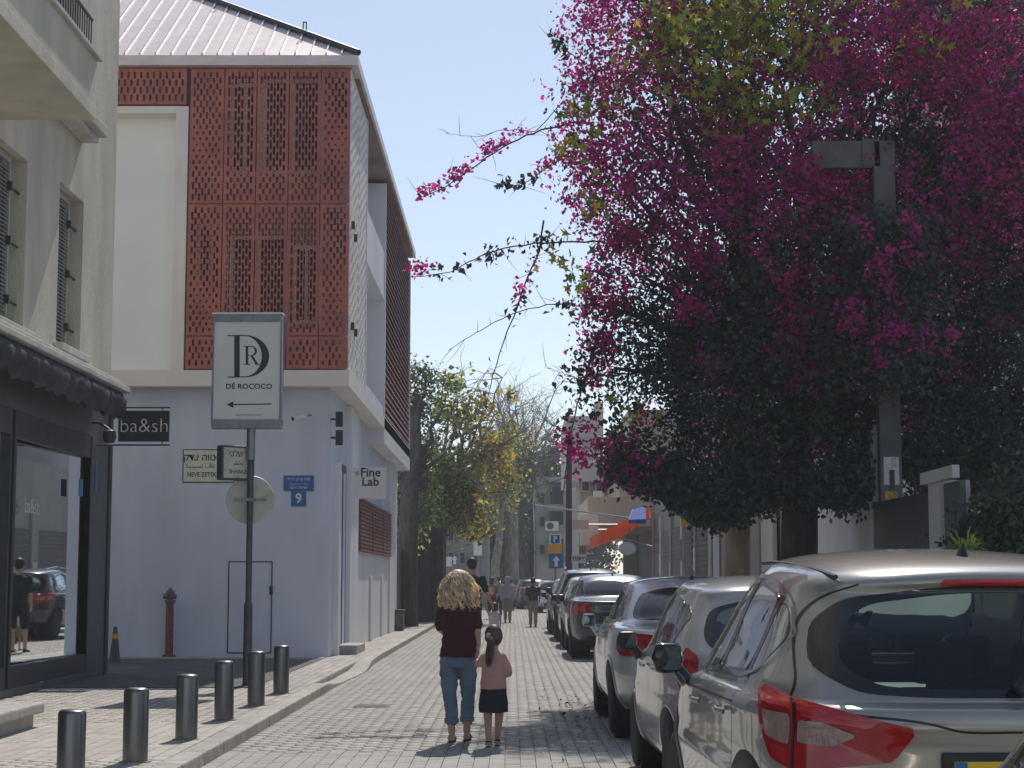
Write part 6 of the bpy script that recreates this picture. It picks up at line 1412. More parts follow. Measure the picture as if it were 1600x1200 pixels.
# general walker seen from behind or front
def walker(x, yfeet, Y, h, label, top, bottom, hair, skin='skin', hat=None, stride=.18, w=1., short=False, arm_l=None, arm_r=None, shoes='black', veil=None, rz=0., vox=.02, face_on=False, bag=None, robe=False, sleeveless=False):
    X0 = P(x, yfeet, Y).x; k = h / 1.72; t = thing('person', (X0, Y, .014), label, 'person', rz=rz)
    ca_, sa_ = math.cos(rz), math.sin(rz)
    def A(a, b, c): a *= k; b *= k; return (X0 + a * ca_ - b * sa_, Y + a * sa_ + b * ca_, .014 + c * k)
    def RW(*v): return tuple(e * k for e in v)
    s = Body()
    s.loft([A(0, 0, .88) + RW(.15 * w, .11), A(0, 0, 1.0) + RW(.14 * w, .10), A(0, 0, 1.2) + RW(.165 * w, .105), A(0, 0, 1.36) + RW(.17 * w, .09), A(0, 0, 1.42) + RW(.07, .06), A(0, .01, 1.52) + RW(.052, .055)])
    head(s, A(0, .02, 1.61), .108 * k, 0 if not face_on else 3.14)
    al = arm_l or [(-.2, 0, 1.37), (-.24, -.02, 1.1), (-.22, .06, .86)]; ar = arm_r or [(.2, 0, 1.37), (.24, .02, 1.1), (.22, .10, .88)]
    for i, arm in enumerate((al, ar)):
        s.limb([A(*p) for p in arm], [.047 * k, .038 * k, .027 * k]); a_, b_ = Vector(A(*arm[1])), Vector(A(*arm[2])); hand(s, b_, b_ - a_, k, 1 if i else -1, .6)
    legs = ((-.09, -.085, stride), (.09, .085, -stride * .6))
    for hx, ax, fy in legs: s.limb([A(hx, 0, .9), A(hx, fy * .6 + .03, .48), A(ax, fy, .08)], [.085 * k, .056 * k, .036 * k]); foot(s, A(ax, fy + .02, .01), .25 * k, .09 * k, .07 * k)
    s.skinned('body', skin, t, vox * .8, 2)
    face(t, A(0, .02, 1.61), .108 * k, 0 if not face_on else 3.14)
    s = Body(); s.loft([A(0, 0, .90) + RW(.18 * w, .13), A(0, 0, 1.05) + RW(.172 * w, .12), A(0, 0, 1.25) + RW(.195 * w, .13), A(0, 0, 1.38) + RW(.18 * w, .105), A(0, 0, 1.44) + RW(.085, .075)], e=2.2)
    if not sleeveless:
        for arm in (al, ar): s.limb([A(*arm[0]), A(*[(arm[0][i] + arm[1][i]) / 2 for i in range(3)]), A(*[arm[0][i] * .15 + arm[1][i] * .85 for i in range(3)])], [.062 * k, .062 * k, .055 * k])
    if veil:
        for arm in (al, ar): s.limb([A(*p) for p in arm], [.07 * k, .065 * k, .05 * k])
    s.skinned('top', top, t, vox, 2, .008, x)
    s = Body()
    s.loft([A(0, 0, .80) + RW(.165 * w, .125), A(0, 0, .90) + RW(.17 * w, .125), A(0, 0, .98) + RW(.155 * w, .11)])
    for hx, ax, fy in legs:
        if short: s.limb([A(hx, 0, .88), A(hx, fy * .35, .68), A(hx, fy * .55 + .02, .50)], [.1 * k, .092 * k, .085 * k])
        else: s.limb([A(hx, 0, .88), A(hx, fy * .6 + .02, .50), A(ax, fy, .12)], [.1 * k, .078 * k, .066 * k])
    if robe: s.loft([A(0, 0, .45) + RW(.2, .17), A(0, 0, .7) + RW(.19, .15), A(0, 0, .95) + RW(.17, .13)])
    s.skinned('trousers' if not robe else 'skirt', bottom, t, vox, 2, .008, x + 3)
    for hx, ax, fy in legs: q = Body(); foot(q, A(ax, fy + .02, -.008), .265 * k, .10 * k, .078 * k); q.skinned('shoe', shoes, t, vox * .6, 1)
    s = Body(); c = A(0, .0, 1.64)
    if veil:
        s.ball(c, .125 * k, (.95, 1.05, 1.1)); s.loft([A(0, 0, 1.22) + RW(.215, .14), A(0, 0, 1.36) + RW(.19, .13), A(0, 0, 1.48) + RW(.10, .10), A(0, 0, 1.60) + RW(.1, .11)]); s.skinned('headscarf', veil, t, vox * .8, 2)
    else:
        s.ball(c, .116 * k, (.82, 1.0, 1.05)) if hair[1] == 0 else (s.ball(c, .125 * k, (1.0, 1.05, 1.05)), s.ball(A(0, -.05, 1.56), .11 * k, (1.05, .8, 1.1)))
        s.skinned('hair', hair[0], t, vox * .7, 1, .006 + .012 * hair[1], x)
    if bag: s = Body(); s.ball(A(.0, -.17, 1.2), .15 * k, (1., .55, 1.25)); s.skinned('backpack', bag, t, vox, 1, .01, x)
    return t
walker(737, 1020, 38, 1.96, 'tall dark-haired man in dark green T-shirt and shorts walking beyond the blonde woman', 'cloth_green', 'navy', ('hair_black', 0), 'skin', short=True, arm_r=[(.2, 0, 1.37), (.27, .02, 1.12), (.36, .12, .92)], vox=.016)
walker(772, 1010, 39.2, 1.02, 'toddler with fluffy brown hair and white sleeveless top held by the tall man', 'cloth_white', 'cloth_taupe', ('hair_brown', 1), 'skin', short=True, stride=.1, arm_l=[(-.2, 0, 1.37), (-.3, .02, 1.55), (-.32, 0, 1.78)], vox=.012, sleeveless=True, w=1.1)
walker(833, 978, 60, 1.60, 'man in black top and tan trousers walking near the far parked cars', 'black', 'cloth_taupe', ('hair_black', 0), 'skin_dark', stride=.12, vox=.022)
walker(793, 972, 66, 1.64, 'woman in a long pale lilac headscarf and robe walking in mid-street', 'cloth_lilac', 'cloth_taupe', ('hair_black', 0), 'skin', veil='cloth_lilac', robe=True, vox=.022)
walker(768, 964, 72, 1.62, 'walker with a rose rucksack just left of the woman in lilac', 'bract_dry', 'navy', ('hair_black', 1), 'skin', bag='top_pink', vox=.024)
walker(779, 962, 76, 1.68, 'walker in taupe jacket between the rucksack wearer and the woman in lilac', 'cloth_taupe', 'navy', ('hair_brown', 0), 'skin', vox=.024)
walker(800, 955, 92, 1.6, 'distant walker in grey partly behind the woman in lilac', 'building_grey', 'navy', ('hair_black', 0), 'skin', vox=.028)
# ------------------------------------------------------------------ bougainvillea over a big tree
rg = np.random.default_rng(5)
YT = 25.0
g = G(1246, 940, SWZ); tx = P(1246, 900, YT).x
bt = thing('bougainvillea_tree', (tx, YT, SWZ), 'huge magenta bougainvillea smothering a dark tree over the parked cars', 'tree')
# crown volume: balls (photo x, y, distance, radius in metres)
balls = [(1010, 60, 25, 1.15), (990, 190, 24.6, 1.15), (980, 290, 24.4, 1.0), (1110, 130, 25.5, 1.5), (1090, 300, 25, 1.5), (1060, 420, 24.8, 1.2), (1040, 540, 24.6, 1.1), (1040, 635, 24.3, .8), (1090, 705, 24.2, .6),
         (1240, 60, 25.5, 1.8), (1240, 240, 25, 1.8), (1200, 420, 24.6, 1.7), (1170, 590, 24.4, 1.5), (1150, 700, 24.2, .85), (1400, 80, 25.5, 1.9), (1400, 270, 25.2, 1.9), (1370, 440, 24.8, 1.8), (1330, 600, 24.4, 1.5), (1260, 690, 24.2, .85), (1350, 690, 24.2, .75),
         (1550, 150, 25.6, 1.8), (1560, 330, 25, 1.9), (1540, 500, 24.6, 1.7), (1500, 630, 24.3, 1.3), (1600, 640, 24, 1.3), (1430, 660, 24.0, .8), (1680, 300, 25, 2), (1680, 560, 24.5, 2), (1160, -60, 26, 1.8), (1350, -80, 26, 2), (1560, -40, 26, 1.9), (1000, -40, 25.6, 1.0), (1250, 620, 24.6, 1.3), (1450, 690, 23.8, .8), (1530, 680, 23.6, .9), (1620, 700, 23.6, 1.0), (1300, 700, 24.2, .7), (1010, 500, 24.3, .85), (960, 575, 24.2, .6), (1000, 430, 24.5, .75), (1060, 480, 24.3, .9), (950, 480, 24.4, .45), (1060, 620, 24.2, .9)]
Bc = np.array([tuple(P(x, y, Y)) for x, y, Y, r in balls]); Br = np.array([b[3] for b in balls])
def crown_points(n_cl, per, spread, keep=None, outer=.0):
    """clusters of points inside the union of the balls"""
    w = Br ** 3 / (Br ** 3).sum(); out = []; nr = []
    idx = rg.choice(len(Br), n_cl, p=w); d = rg.normal(0, 1, (n_cl, 3)); d /= np.linalg.norm(d, axis=1, keepdims=True)
    u = rg.uniform(outer ** 3, 1, n_cl) ** (1 / 3); c = Bc[idx] + d * (u * Br[idx])[:, None] * (1 + .10 * rg.standard_normal(n_cl))[:, None]
    if outer:
        dd = np.linalg.norm(c[:, None] - Bc[None], axis=2) / Br[None]; k = dd.min(1) > outer * .93; c, d = c[k], d[k]
    if keep is not None: k = keep(c); c, d = c[k], d[k]
    p = c[:, None] + rg.normal(0, spread, (len(c), per, 3)); return p.reshape(-1, 3), np.repeat(d, per, 0)
from mathutils import noise as mnoise
def clear(p, d):
    """keep the concrete pole and its arm free of leaves in front, as in the photograph"""
    u, v = proj(p); f = p[:, 1] < 24.1
    k = f & (((u > 1366) & (u < 1412) & (((v > 262) & (v < 335)) | (v > 612))) | ((u > 1290) & (u < 1350) & (v > 222) & (v < 266)))
    return p[~k], d[~k]
def nz(c, f, s=0.): return np.array([mnoise.noise(Vector((p[0] * f + s, p[1] * f, p[2] * f))) for p in c])
def proj(c):
    """photo coordinates of world points (for measuring the crown against the photo)"""
    dy = c[:, 1] * _c + (c[:, 2] - HC) * _s; dz = -c[:, 1] * _s + (c[:, 2] - HC) * _c; return 800 + c[:, 0] / dy * FPX, 600 - dz / dy * FPX
p, d = crown_points(9500, 26, .12, keep=lambda c: nz(c, .9) > -.33)
u_, v_ = proj(p); pk = np.interp(v_, [250, 480], [.36, 1]); pk = np.where(u_ < 1060, pk * np.interp(v_, [380, 560], [.75, 1]), pk); pk = np.where((u_ > 1250) & (v_ > 200), np.maximum(pk, .75), pk); k = rg.uniform(0, 1, len(p)) < pk; p, d = p[k], d[k]
p, d = clear(p, d); leaves('leaves', p, d, .07, 'leaf_dark', bt, down=.3)
p, d = crown_points(900, 14, .13, keep=lambda c: (c[:, 2] > 5.6) & (nz(c, .5, 9) > .05))
p, d = clear(p, d); leaves('green_leaves', p, d, .10, 'leaf_green', bt)
def bloom(c):
    u, v = proj(c); z = c[:, 2]
    t = nz(c, .7, 3.) + .75 * nz(c, 1.7, 7.) + .55 * nz(c, 3.6, 1.); lim = np.interp(z, [2.2, 3.4, 4.4, 5.4, 6.4, 7.2, 10], [.80, .64, .38, .14, -.05, -.18, -.22])
    lim = lim - .28 * (u < 960) - .12 * ((u > 1420) & (v > 180) & (v < 430))
    lim = lim + .35 * ((u > 1060) & (u < 1240) & (v < 190))
    return t > lim
p, d = crown_points(27000, 14, .08, keep=bloom, outer=.66)
p, d = clear(p, d); bm_ = (rg.uniform(0, 1, len(p)) < .07).astype(np.int32)
leaves('blossoms', p, d, .062, ['bract', 'bract_dry'], bt, aspect=.85, midx=bm_)
q = MB(); tt = P(1250, 780, YT); top = P(1230, 480, YT)
q.tube([(tx - .05, YT, 0), (tx, YT, 1.0), tuple(tt), tuple(P(1240, 650, YT)), tuple(top)], [.34, .27, .25, .22, .17], 14)
q.tube([(tx + .05, YT + .1, 0), (tx + .12, YT, .5), (tx + .05, YT, .9)], [.42, .3, .2], 12)
q.build('trunk', 'bark', bt, smooth=60)
q = MB(); k = 0
for b in Bc:
    c = Vector(b); st = Vector(P(1240, 640 - 12 * (k % 12), YT)); limb(q, st, c, .085, .022, 7, .10, k); k += 1
    for j in range(5):
        e = c + Vector(rg.normal(0, 1, 3)).normalized() * Br[k - 1] * 1.0; limb(q, st.lerp(c, .6 + .08 * j), e, .02, .005, 5, .12, k * 9 + j)
q.build('branches', 'bark', bt, smooth=60)
# hanging skirt along the lower edge
n = 1300; u = rg.uniform(950, 1640, n); low = np.interp(u, [905, 960, 1040, 1110, 1200, 1275, 1340, 1400, 1470, 1600], [640, 745, 770, 815, 785, 775, 790, 735, 765, 770]) - rg.exponential(26, n); Yd = rg.uniform(23.4, 25.6, n)
c = np.array([tuple(P(a, b, e)) for a, b, e in zip(u, low, Yd)]); pp = (c[:, None] + rg.normal(0, .10, (n, 14, 3))).reshape(-1, 3); pp, _d = clear(pp, np.tile([[0, -1, .3]], (len(pp), 1))); c2_ = np.array([tuple(P(1385 + 42 * rg.standard_normal(), rg.uniform(345, 600), rg.uniform(22.4, 23.3))) for _ in range(380)]); pp = np.concatenate([pp, (c2_[:, None] + rg.normal(0, .13, (380, 14, 3))).reshape(-1, 3)]); _d = np.tile([[0, -1, .3]], (len(pp), 1)); leaves('hanging_leaves', pp, _d, .09, 'leaf_dark', bt, down=1.2)
# wild shoots reaching out over the street
tw = MB(); bl, lf = [], []
def shoot(pts, Y0, Y1, r=.012, flowers=(), leafy=(), tip=0, big=0):
    n = len(pts); W3 = [P(x, y, Y0 + (Y1 - Y0) * i / (n - 1)) for i, (x, y) in enumerate(pts)]
    A_ = np.array([tuple(w) for w in W3]); tq = np.linspace(0, n - 1, 24); A_ = pchip(np.arange(n), A_, tq); A_ += rg.normal(0, .006, A_.shape)
    tw.tube(A_, list(np.linspace(r, r * .35, len(A_))), 6)
    for (t0, t1, cnt, sp, up) in flowers:
        for t in rg.uniform(t0, t1, cnt):
            a = np.array([np.interp(t * (n - 1), tq, A_[:, k]) for k in range(3)]) + [0, 0, up]; bl.append(a + rg.normal(0, sp, (9, 3)))
    for (t0, t1, cnt, sp) in leafy:
        for t in rg.uniform(t0, t1, cnt):
            a = np.array([np.interp(t * (n - 1), tq, A_[:, k]) for k in range(3)]); lf.append(a + rg.normal(0, sp, (3, 3)))
    # side twigs
    for t in np.linspace(.2, .97, 9):
        a = np.array([np.interp(t * (n - 1), tq, A_[:, k]) for k in range(3)]); b_ = a + rg.normal(0, .5, 3) * [.35, .2, .35]; tw.tube([a, (a + b_) / 2 + rg.normal(0, .01, 3), b_], [.004, .003, .001], 4)
shoot([(905, 190), (850, 202), (795, 225), (740, 262), (695, 292), (652, 311)], 24.5, 23, .014, flowers=((.30, .62, 15, .06, .10), (.62, 1, 20, .05, .06)))
shoot([(900, 240), (860, 258), (830, 280), (800, 290), (778, 287)], 24.4, 24, .010, flowers=((.0, .5, 9, .06, .05),), leafy=((.3, 1, 16, .05),))
shoot([(940, 378), (890, 378), (840, 380), (780, 390), (740, 405), (700, 425), (648, 433)], 24.4, 22.6, .013, flowers=((.93, 1, 8, .07, .10),), leafy=((.25, .9, 34, .07),))
shoot([(880, 160), (830, 205), (790, 203), (740, 213), (697, 209)], 24.4, 24, .007)
shoot([(850, 345), (842, 390), (822, 440), (800, 500), (783, 545), (770, 590), (757, 640)], 24, 23.4, .013, flowers=((.2, .42, 7, .07, 0),), leafy=((.2, .5, 8, .06),))
shoot([(960, 478), (905, 478), (870, 475), (820, 485), (770, 505), (735, 525), (700, 548)], 24.3, 23, .010, leafy=((.05, .35, 14, .06),), flowers=((.05, .25, 3, .05, 0),))
shoot([(950, 500), (930, 540), (915, 590), (900, 640), (888, 700), (880, 770)], 24.2, 23.8, .016, leafy=((.1, .8, 60, .12),), flowers=((.6, .85, 10, .09, 0),))
shoot([(920, 600), (900, 590), (875, 582), (852, 572)], 24.2, 23.8, .008, leafy=((.1, .6, 14, .07),))
shoot([(900, 90), (880, 75), (862, 60)], 24.8, 24.6, .008, leafy=((.3, 1, 12, .07),))
shoot([(960, 30), (945, 5), (935, -20)], 25, 25, .01, flowers=((0, 1, 10, .08, 0),))
for x, y, c_n, sp in ((985, 745, 26, .17), (1000, 700, 16, .2), (930, 700, 16, .16), (905, 715, 14, .09), (960, 720, 10, .12), (1380, 425, 18, .10), (1560, 495, 12, .09), (1140, 220, 24, .12), (1290, 108, 22, .11), (1365, 40, 22, .13), (1120, 240, 20, .12), (1270, 265, 24, .13), (1410, 275, 20, .13), (1240, 270, 20, .14), (1350, 530, 12, .1)):
    c = np.array(tuple(P(x, y, 23.6 if y > 300 else 23.4))); bl += list((c + rg.normal(0, sp, (c_n, 3)))[:, None] + rg.normal(0, .05, (c_n, 7, 3)))
tw.build('shoots', 'bark', bt, smooth=60)
for _ in range(26): c = np.array(tuple(P(1385 + 38 * rg.standard_normal(), rg.uniform(340, 560), 22.3))); bl += list((c + rg.normal(0, .10, (5, 3)))[:, None] + rg.normal(0, .05, (5, 7, 3)))
bp = np.concatenate(bl); leaves('outer_blossoms', bp, np.tile([[0, -.5, .5]], (len(bp), 1)), .064, 'bract', bt, aspect=.85)
lp_ = np.concatenate(lf); leaves('outer_leaves', lp_, np.tile([[0, -.5, .5]], (len(lp_), 1)), .10, 'leaf_dark', bt, down=1.5)
# lobed-leaf tree whose yellow and lime leaves show through at the top
mt = thing('maple_tree', (P(1150, 900, 26.5).x, 26.8, SWZ), 'tree with lime and yellow lobed leaves tangled in the top of the bougainvillea', 'tree')
def star_leaves(name, pts, size, m, parent, midx=None):
    n = len(pts); nr = rg.normal(0, 1, (n, 3)); nr /= np.linalg.norm(nr, axis=1, keepdims=True); a = rg.normal(0, 1, (n, 3)); a -= nr * (a * nr).sum(1, keepdims=True); a /= np.linalg.norm(a, axis=1, keepdims=True); b = np.cross(nr, a)
    k = 10; ang = np.arange(k) * 2 * np.pi / k; rad = np.where(np.arange(k) % 2 == 0, 1., .48); rad[0] = 1.15; rad[5] = .2
    s_ = size * rg.uniform(.6, 1.2, n)
    v = pts[:, None] + (a[:, None] * np.cos(ang)[None, :, None] + b[:, None] * np.sin(ang)[None, :, None]) * (rad[None] * s_[:, None])[..., None] * .5 + nr[:, None] * (np.abs(np.sin(ang * 1.5))[None, :, None] * s_[:, None, None] * .12)
    c = pts[:, None]; v = np.concatenate([v, c], 1); idx = np.array([(i, (i + 1) % k, k) for i in range(k)]); q = (np.arange(n)[:, None, None] * (k + 1) + idx[None]).reshape(-1, 3)
    return mesh_np(name, v.reshape(-1, 3), q, m, parent, None if midx is None else np.repeat(midx, k))
cl = []
for x, y, r, n in ((1090, 60, 1.0, 300), (1180, 40, 1.1, 330), (1150, 120, .9, 200), (1210, 110, .8, 130), (1020, 110, .5, 60), (1240, -10, 1.0, 200), (1320, 5, .8, 110), (1460, 55, .5, 40), (1000, 30, .5, 60), (900, 215, .42, 70), (1160, 180, .7, 100), (1230, 165, .5, 50), (960, 160, .4, 24), (1365, 590, .22, 26), (990, 640, .15, 8), (1505, 15, .45, 36), (1070, 0, .9, 160), (925, 310, .35, 18), (890, 400, .3, 16)):
    c = np.array(tuple(P(x, y, 23.6))); sb_ = c + rg.normal(0, r * .42, (max(n // 16, 2), 3)); cl.append((sb_[:, None] + rg.normal(0, .16, (len(sb_), 16, 3))).reshape(-1, 3))
cp = np.concatenate(cl); star_leaves('lobed_leaves', cp, .165, ['leaf_lime', 'leaf_yellow', 'leaf_green'], mt, rg.choice(3, len(cp), p=(.5, .27, .23)))
q = MB(); k = 0; q.tube([(P(1150, 900, 26.5).x, 26.8, SWZ), tuple(P(1160, 500, 26.5)), tuple(P(1170, 220, 25.4))], [.2, .16, .11], 10)
for x, y in ((1010, 20), (1060, -20), (1120, -40), (1200, -60), (1280, 20), (1330, -30), (960, 110), (1440, 60), (1100, 90), (1230, 60), (890, 215), (1560, 60)):
    limb(q, P(1170, 230 + 8 * k, 25.2), P(x, y, 24.3), .045, .012, 7, .12, 50 + k); k += 1
q.build('trunk', 'bark_pale', mt, smooth=60)
# shrub and strappy plants behind the cars at the right edge
def shrub(name, label, cat, balls_, n_cl, per, sz, m, Yt, group=None, stems=True, spread=.16, ms=None, pm=None, cut=-.4):
    t = thing(name, P(balls_[0][0], 900, Yt) * 1.0, label, cat, group); t.location.z = SWZ
    bc = np.array([tuple(P(x, y, Y)) for x, y, Y, r in balls_]); br = np.array([b[3] for b in balls_]); w = br ** 3 / (br ** 3).sum()
    i = rg.choice(len(br), n_cl, p=w); d = rg.normal(0, 1, (n_cl, 3)); d /= np.linalg.norm(d, axis=1, keepdims=True); c = bc[i] + d * (rg.uniform(.1, 1, n_cl) ** .45 * br[i])[:, None]
    k = nz(c, .9 / max(br.mean(), .3), 2) > cut; c, d = c[k], d[k]; c[:, 2] = np.maximum(c[:, 2], .2)
    p = (c[:, None] + rg.normal(0, spread, (len(c), per, 3))).reshape(-1, 3); mi = None if pm is None else rg.choice(len(pm), len(p), p=pm)
    leaves('foliage', p, np.repeat(d, per, 0), sz, ms or m, t, midx=mi, down=.3)
    if stems:
        q = MB(); base = Vector((t.location.x, Yt, SWZ)); r0 = .05 + .03 * br.max()
        top = Vector(tuple(bc[0])); limb(q, base, top, r0, r0 * .5, 9, .03, 3)
        for j, b in enumerate(bc): limb(q, base.lerp(top, .5 + .1 * (j % 5)), Vector(tuple(b)), r0 * .5, r0 * .12, 6, .08, j + 4)
        q.build('trunk', 'bark', t, smooth=60)
    return t
shrub('garden_shrub', 'green shrub growing by the street wall behind the nearest car roof', 'shrub', [(1560, 840, 19, .45), (1600, 800, 19.4, .5), (1530, 870, 19, .35), (1625, 830, 18.6, .5)], 700, 10, .08, 'leaf_green', 19, spread=.1, ms=['leaf_dark', 'leaf_green'], pm=(.6, .4))
yu = thing('spiky_plant', P(1520, 850, 18), 'spiky strap-leaved plant catching sun above the nearest car roof', 'plant'); q = MB()
for k in range(70):
    a = rr.uniform(0, 6.28); L_ = rr.uniform(.2, .5); b0 = Vector(P(1510, 872, 18)); e_ = b0 + Vector((math.cos(a) * L_ * .8, math.sin(a) * L_ * .5, L_ * rr.uniform(-.1, .7))); m_ = b0.lerp(e_, .5) + Vector((0, 0, .1)); w_ = Vector((-math.sin(a), math.cos(a), 0)) * .010
    q.add([b0 - w_, b0 + w_, m_ + w_, m_ - w_, e_], [(0, 1, 2, 3), (3, 2, 4)])
q.build('straps', 'leaf_lime', yu, fix=False); q = MB(); q.tube([(P(1510, 872, 18).x, 18, SWZ), tuple(P(1510, 872, 18))], [.08, .05], 8); q.build('stem', 'bark', yu)
# ------------------------------------------------------------------ middle distance trees
fx_ = lambda x, y, Y: tuple(P(x, y, Y))
fi = shrub('ficus_tree', 'dark ficus with a thick trunk just beyond the corner house', 'tree', [(655, 597, 60, .62), (650, 640, 59, .5), (652, 700, 59, .55), (642, 750, 58, .6), (660, 790, 59, .6)], 520, 10, .13, 'leaf_dark', 57, stems=False, spread=.18, ms=['leaf_green', 'leaf_olive'], pm=(.5, .5), cut=-.15)
q = MB(); q.tube([P(634, 978, 56.5), P(636, 880, 56.5), P(640, 780, 57), P(646, 700, 58), P(652, 620, 59)], [.40, .33, .29, .24, .12], 12)
for j, (x, y) in enumerate(((665, 590), (640, 640), (680, 690), (690, 640), (700, 700))): limb(q, P(642, 770, 57), P(x, y, 59), .14, .04, 7, .1, j)
q.build('trunk', 'bark', fi, smooth=60)
shrub('climbing_shrub', 'sunlit creeper with yellow-green leaves over the garden wall past the house', 'shrub', [(625, 760, 60, .9), (625, 830, 60, .8), (690, 770, 66, 1.2), (700, 800, 66, .9), (615, 700, 60, .6)], 900, 9, .17, 'leaf_green', 62, ms=['leaf_green', 'leaf_lime', 'leaf_yellow', 'leaf_olive'], pm=(.3, .4, .15, .15), spread=.2, stems=True, cut=-.2)
# half-bare tree with bright leaves leaning over the street from the left
lt = thing('half_bare_tree', P(668, 900, 70), 'half-bare tree with scattered lime and yellow leaves leaning over the street from the left', 'tree'); lt.location.z = SWZ
q = MB(); base = P(668, 960, 70); cr_ = P(700, 800, 69); tips = []
q.tube([base, P(676, 870, 70), cr_], [.28, .22, .17], 10)
ends = [(690, 600), (712, 605), (735, 620), (755, 640), (785, 590), (770, 660), (670, 640), (650, 670), (800, 690), (780, 740), (720, 660), (740, 700), (690, 690), (830, 665), (760, 770)]
for j, (x, y) in enumerate(ends):
    e_ = P(x, y, 66 + rr.uniform(-3, 3)); pts = limb(q, cr_.lerp(P(715, 740, 68), rr.random()), e_, .085, .016, 6, .10, j + 90)
    for k in range(16):
        a = pts[rr.randrange(2, len(pts))]; b_ = a + Vector((rr.gauss(0, .9), rr.gauss(0, .7), rr.gauss(.45, .7))); pp = limb(q, a, b_, .018, .006, 4, .15, j * 31 + k, 4); tips += pp[2:]
q.build('branches', 'bark_pale', lt, smooth=60, fix=False)
tp = np.array([tuple(v) for v in tips]); sel = tp[rg.uniform(0, 1, len(tp)) < .55]; 
cc_ = [(705, 600, .5, 60), (740, 640, .45, 40), (720, 660, .6, 60), (690, 640, .5, 50), (755, 625, .3, 22), (760, 700, .7, 70), (800, 618, .2, 10), (735, 740, 1.0, 120), (700, 760, 1.1, 150), (780, 730, .6, 60), (670, 720, .9, 90), (650, 800, .7, 80), (720, 800, .8, 110), (745, 820, .6, 60)]
ex = np.concatenate([np.array(fx_(x, y, 67)) + rg.normal(0, r * .6, (n * 3, 3)) for x, y, r, n in cc_])
al_ = np.concatenate([sel + rg.normal(0, .12, sel.shape), ex]); u, v = proj(al_)
yel = rg.uniform(0, 1, len(al_)) < np.clip((u - 690) / 130, .08, .7); mi = np.where(yel, 1, rg.choice([0, 2, 3], len(al_), p=(.45, .3, .25)))
leaves('foliage', al_, np.tile([[0, -.3, .6]], (len(al_), 1)), .20, ['leaf_lime', 'leaf_yellow', 'leaf_green', 'leaf_olive'], lt, midx=mi, aspect=.8)
# palm trunk with hanging fronds, bare winter tree and dark cypress
bt2 = thing('bare_tree', P(812, 900, 118), 'leafless tree with fine upright twigs at the end of the street', 'tree'); bt2.location.z = 0
q = MB(); q.tube([P(818, 905, 118), P(808, 840, 118), P(812, 790, 118), P(820, 740, 118)], [.55, .42, .38, .3], 10)
for j in range(17):
    e_ = P(rr.uniform(760, 872), rr.uniform(612, 690), 116 + rr.uniform(-5, 5)); pts = limb(q, P(816 + rr.uniform(-4, 4), rr.uniform(740, 790), 118), e_, .13, .03, 6, .08, j + 300)
    for k in range(20):
        a = pts[rr.randrange(2, len(pts))]; b_ = a + Vector((rr.gauss(0, 1.2), rr.gauss(0, .8), abs(rr.gauss(1.1, .8)))); pp = limb(q, a, b_, .028, .010, 3, .12, j * 37 + k, 4)
        for _ in range(2): c_ = pp[-2] + Vector((rr.gauss(0, .6), rr.gauss(0, .4), abs(rr.gauss(.5, .4)))); q.tube([pp[-2], c_], [.014, .006], 3)
q.build('branches', 'bark_pale', bt2, smooth=60, fix=False); q = MB(); q.tube([P(816, 780, 118.4), P(824, 700, 118.4)], [.25, .2], 6); q.build('stub', 'bark_pale', bt2)
def tree(name, label, x, Y, yb, balls_, n, per, sz, ms, pm, trunk='bark', spread=.3, cut=-.3, r0=.3):
    t = thing(name, P(x, 900, Y), label, 'tree'); t.location.z = 0
    bc = np.array([fx_(a, b, c) for a, b, c, r in balls_]); br = np.array([b[3] for b in balls_]); w = br ** 3 / (br ** 3).sum(); i = rg.choice(len(br), n, p=w)
    d = rg.normal(0, 1, (n, 3)); d /= np.linalg.norm(d, axis=1, keepdims=True); c = bc[i] + d * (rg.uniform(.05, 1, n) ** .4 * br[i])[:, None]; k = nz(c, .8 / br.mean(), 5) > cut; c, d = c[k], d[k]
    p = (c[:, None] + rg.normal(0, spread, (len(c), per, 3))).reshape(-1, 3); leaves('crown', p, np.repeat(d, per, 0), sz, ms, t, midx=rg.choice(len(pm), len(p), p=pm), down=.5)
    q = MB(); top = Vector(fx_(*balls_[0][:3])); b0 = Vector((t.location.x, Y, 0)); limb(q, b0, top, r0, r0 * .4, 9, .02, 5)
    for j, b in enumerate(bc[1:]): limb(q, b0.lerp(top, .55), Vector(tuple(b)), r0 * .4, r0 * .1, 6, .06, j)
    q.build('trunk', trunk, t, smooth=60); return t
tree('cypress', 'slim dark cypress rising behind the far grey block', 859, 130, 0, [(859, 760, 130, 1.5), (859, 725, 130, 1.2), (860, 700, 130, .8), (860, 682, 130, .45), (850, 760, 130, 1.4), (870, 755, 130, 1.3)], 1300, 8, .22, ['leaf_dark', 'leaf_olive'], (.6, .4), spread=.16)
pt = thing('palm', P(800, 900, 112), 'palm with a shaggy brown trunk and drooping fronds at the end of the street', 'palm'); pt.location.z = 0
q = MB(); q.tube([P(800, 908, 112), P(799, 820, 112), P(797, 720, 112)], [.45, .42, .5], 12); q.build('trunk', 'bark_pale', pt, smooth=60)
pts_ = []
for k in range(46):
    a = rr.uniform(0, 6.28); L_ = rr.uniform(1.6, 3.0); up_ = rr.uniform(-.4, .8); c0 = Vector(P(797, 712, 112)); prev = c0
    for i in range(1, 13):
        t = i / 12; p_ = c0 + Vector((math.cos(a) * L_ * t, math.sin(a) * L_ * t, up_ * L_ * t - 1.9 * t * t)); pts_ += [tuple(p_ + Vector((rr.gauss(0, .08), rr.gauss(0, .08), -rr.uniform(0, .5)))) for _ in range(7)]
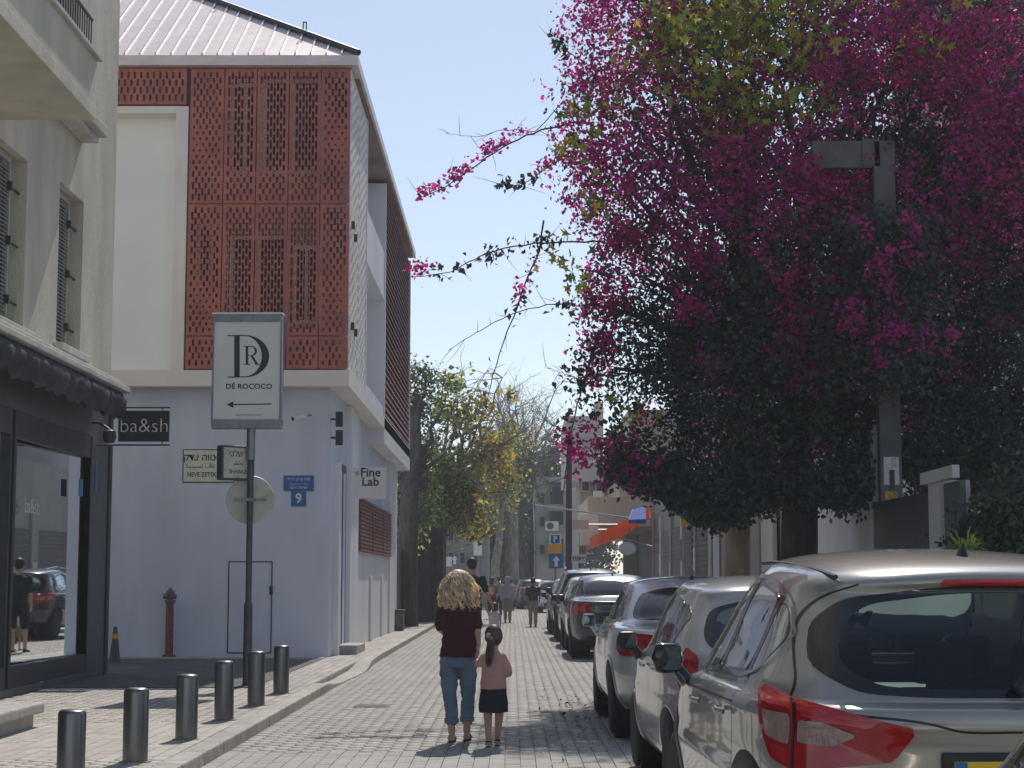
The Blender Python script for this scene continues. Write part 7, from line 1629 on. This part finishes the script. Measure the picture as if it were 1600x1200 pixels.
leaves('fronds', np.array(pts_), np.tile([[0, 0, .4]], (len(pts_), 1)), .42, ['leaf_olive', 'bark_pale'], pt, midx=rg.choice(2, len(pts_), p=(.6, .4)), aspect=.16, down=2.5)
tree('dense_tree', 'dark leafy tree mass left of the palm at the end of the street', 745, 125, 0, [(745, 800, 125, 2.6), (720, 830, 122, 2.2), (765, 780, 125, 2.0), (770, 840, 122, 2.4), (735, 870, 120, 2.0), (775, 885, 120, 1.6)], 2400, 9, .30, ['leaf_green', 'leaf_olive', 'leaf_dark'], (.45, .35, .2), cut=-.15, spread=.35)
tree('dense_tree', 'dark evergreen tree between the bare tree and the far grey block', 835, 135, 0, [(838, 830, 135, 2.6), (828, 860, 132, 2.0), (848, 800, 135, 1.9), (842, 880, 130, 2.2), (815, 885, 134, 1.8), (850, 770, 137, 1.3)], 2400, 9, .30, ['leaf_dark', 'leaf_olive'], (.7, .3), cut=-.3, spread=.35)
tree('dense_tree', 'brownish shaggy tree behind the half-bare tree', 770, 100, 0, [(790, 720, 104, 1.5), (800, 760, 104, 1.5), (775, 775, 102, 1.5), (735, 790, 100, 1.5), (785, 690, 104, 1.0)], 1300, 7, .26, ['leaf_lime', 'leaf_olive', 'leaf_yellow'], (.4, .4, .2), cut=-.05, spread=.4, trunk='bark_pale')
tree('dense_tree', 'dark tree closing the view at the end of the street', 790, 150, 0, [(790, 850, 150, 3.0), (760, 870, 150, 3.0), (815, 870, 150, 3.0), (700, 860, 150, 3.5), (870, 870, 150, 3.5), (735, 830, 152, 3.0), (905, 860, 155, 3.5)], 3000, 9, .40, ['leaf_dark', 'leaf_olive'], (.6, .4), cut=-.35, spread=.45)
litter('fallen_leaves', .72, 21.0, .16, 1.6, 70, .06, 'dry_leaf', 'dry leaves and petals lying by the kerbside wheels')
litter('fallen_petals', .55, 17.4, .25, 1.2, 60, .05, 'paper', 'scattered pale petals on the road beside the silver saloon')
for c, l in (((.6, 22), 'a'),): pass
# ------------------------------------------------------------------ thin scattering volume, added to lift dark tones like lens glare
hm = bpy.data.materials.new('glare_veil'); hm.use_nodes = True; hn = hm.node_tree.nodes; hn.remove(hn['Principled BSDF'])
pv = hn.new('ShaderNodeVolumePrincipled'); pv.inputs['Color'].default_value = (.86, .91, 1, 1); pv.inputs['Density'].default_value = .0011; pv.inputs['Anisotropy'].default_value = .15
hm.node_tree.links.new(pv.outputs[0], hn['Material Output'].inputs['Volume'])
q = MB(); q.box((-60, -20, -1.1), (60, 175, 28)); hz = q.build('glare_veil', hm, None, kind='stuff')
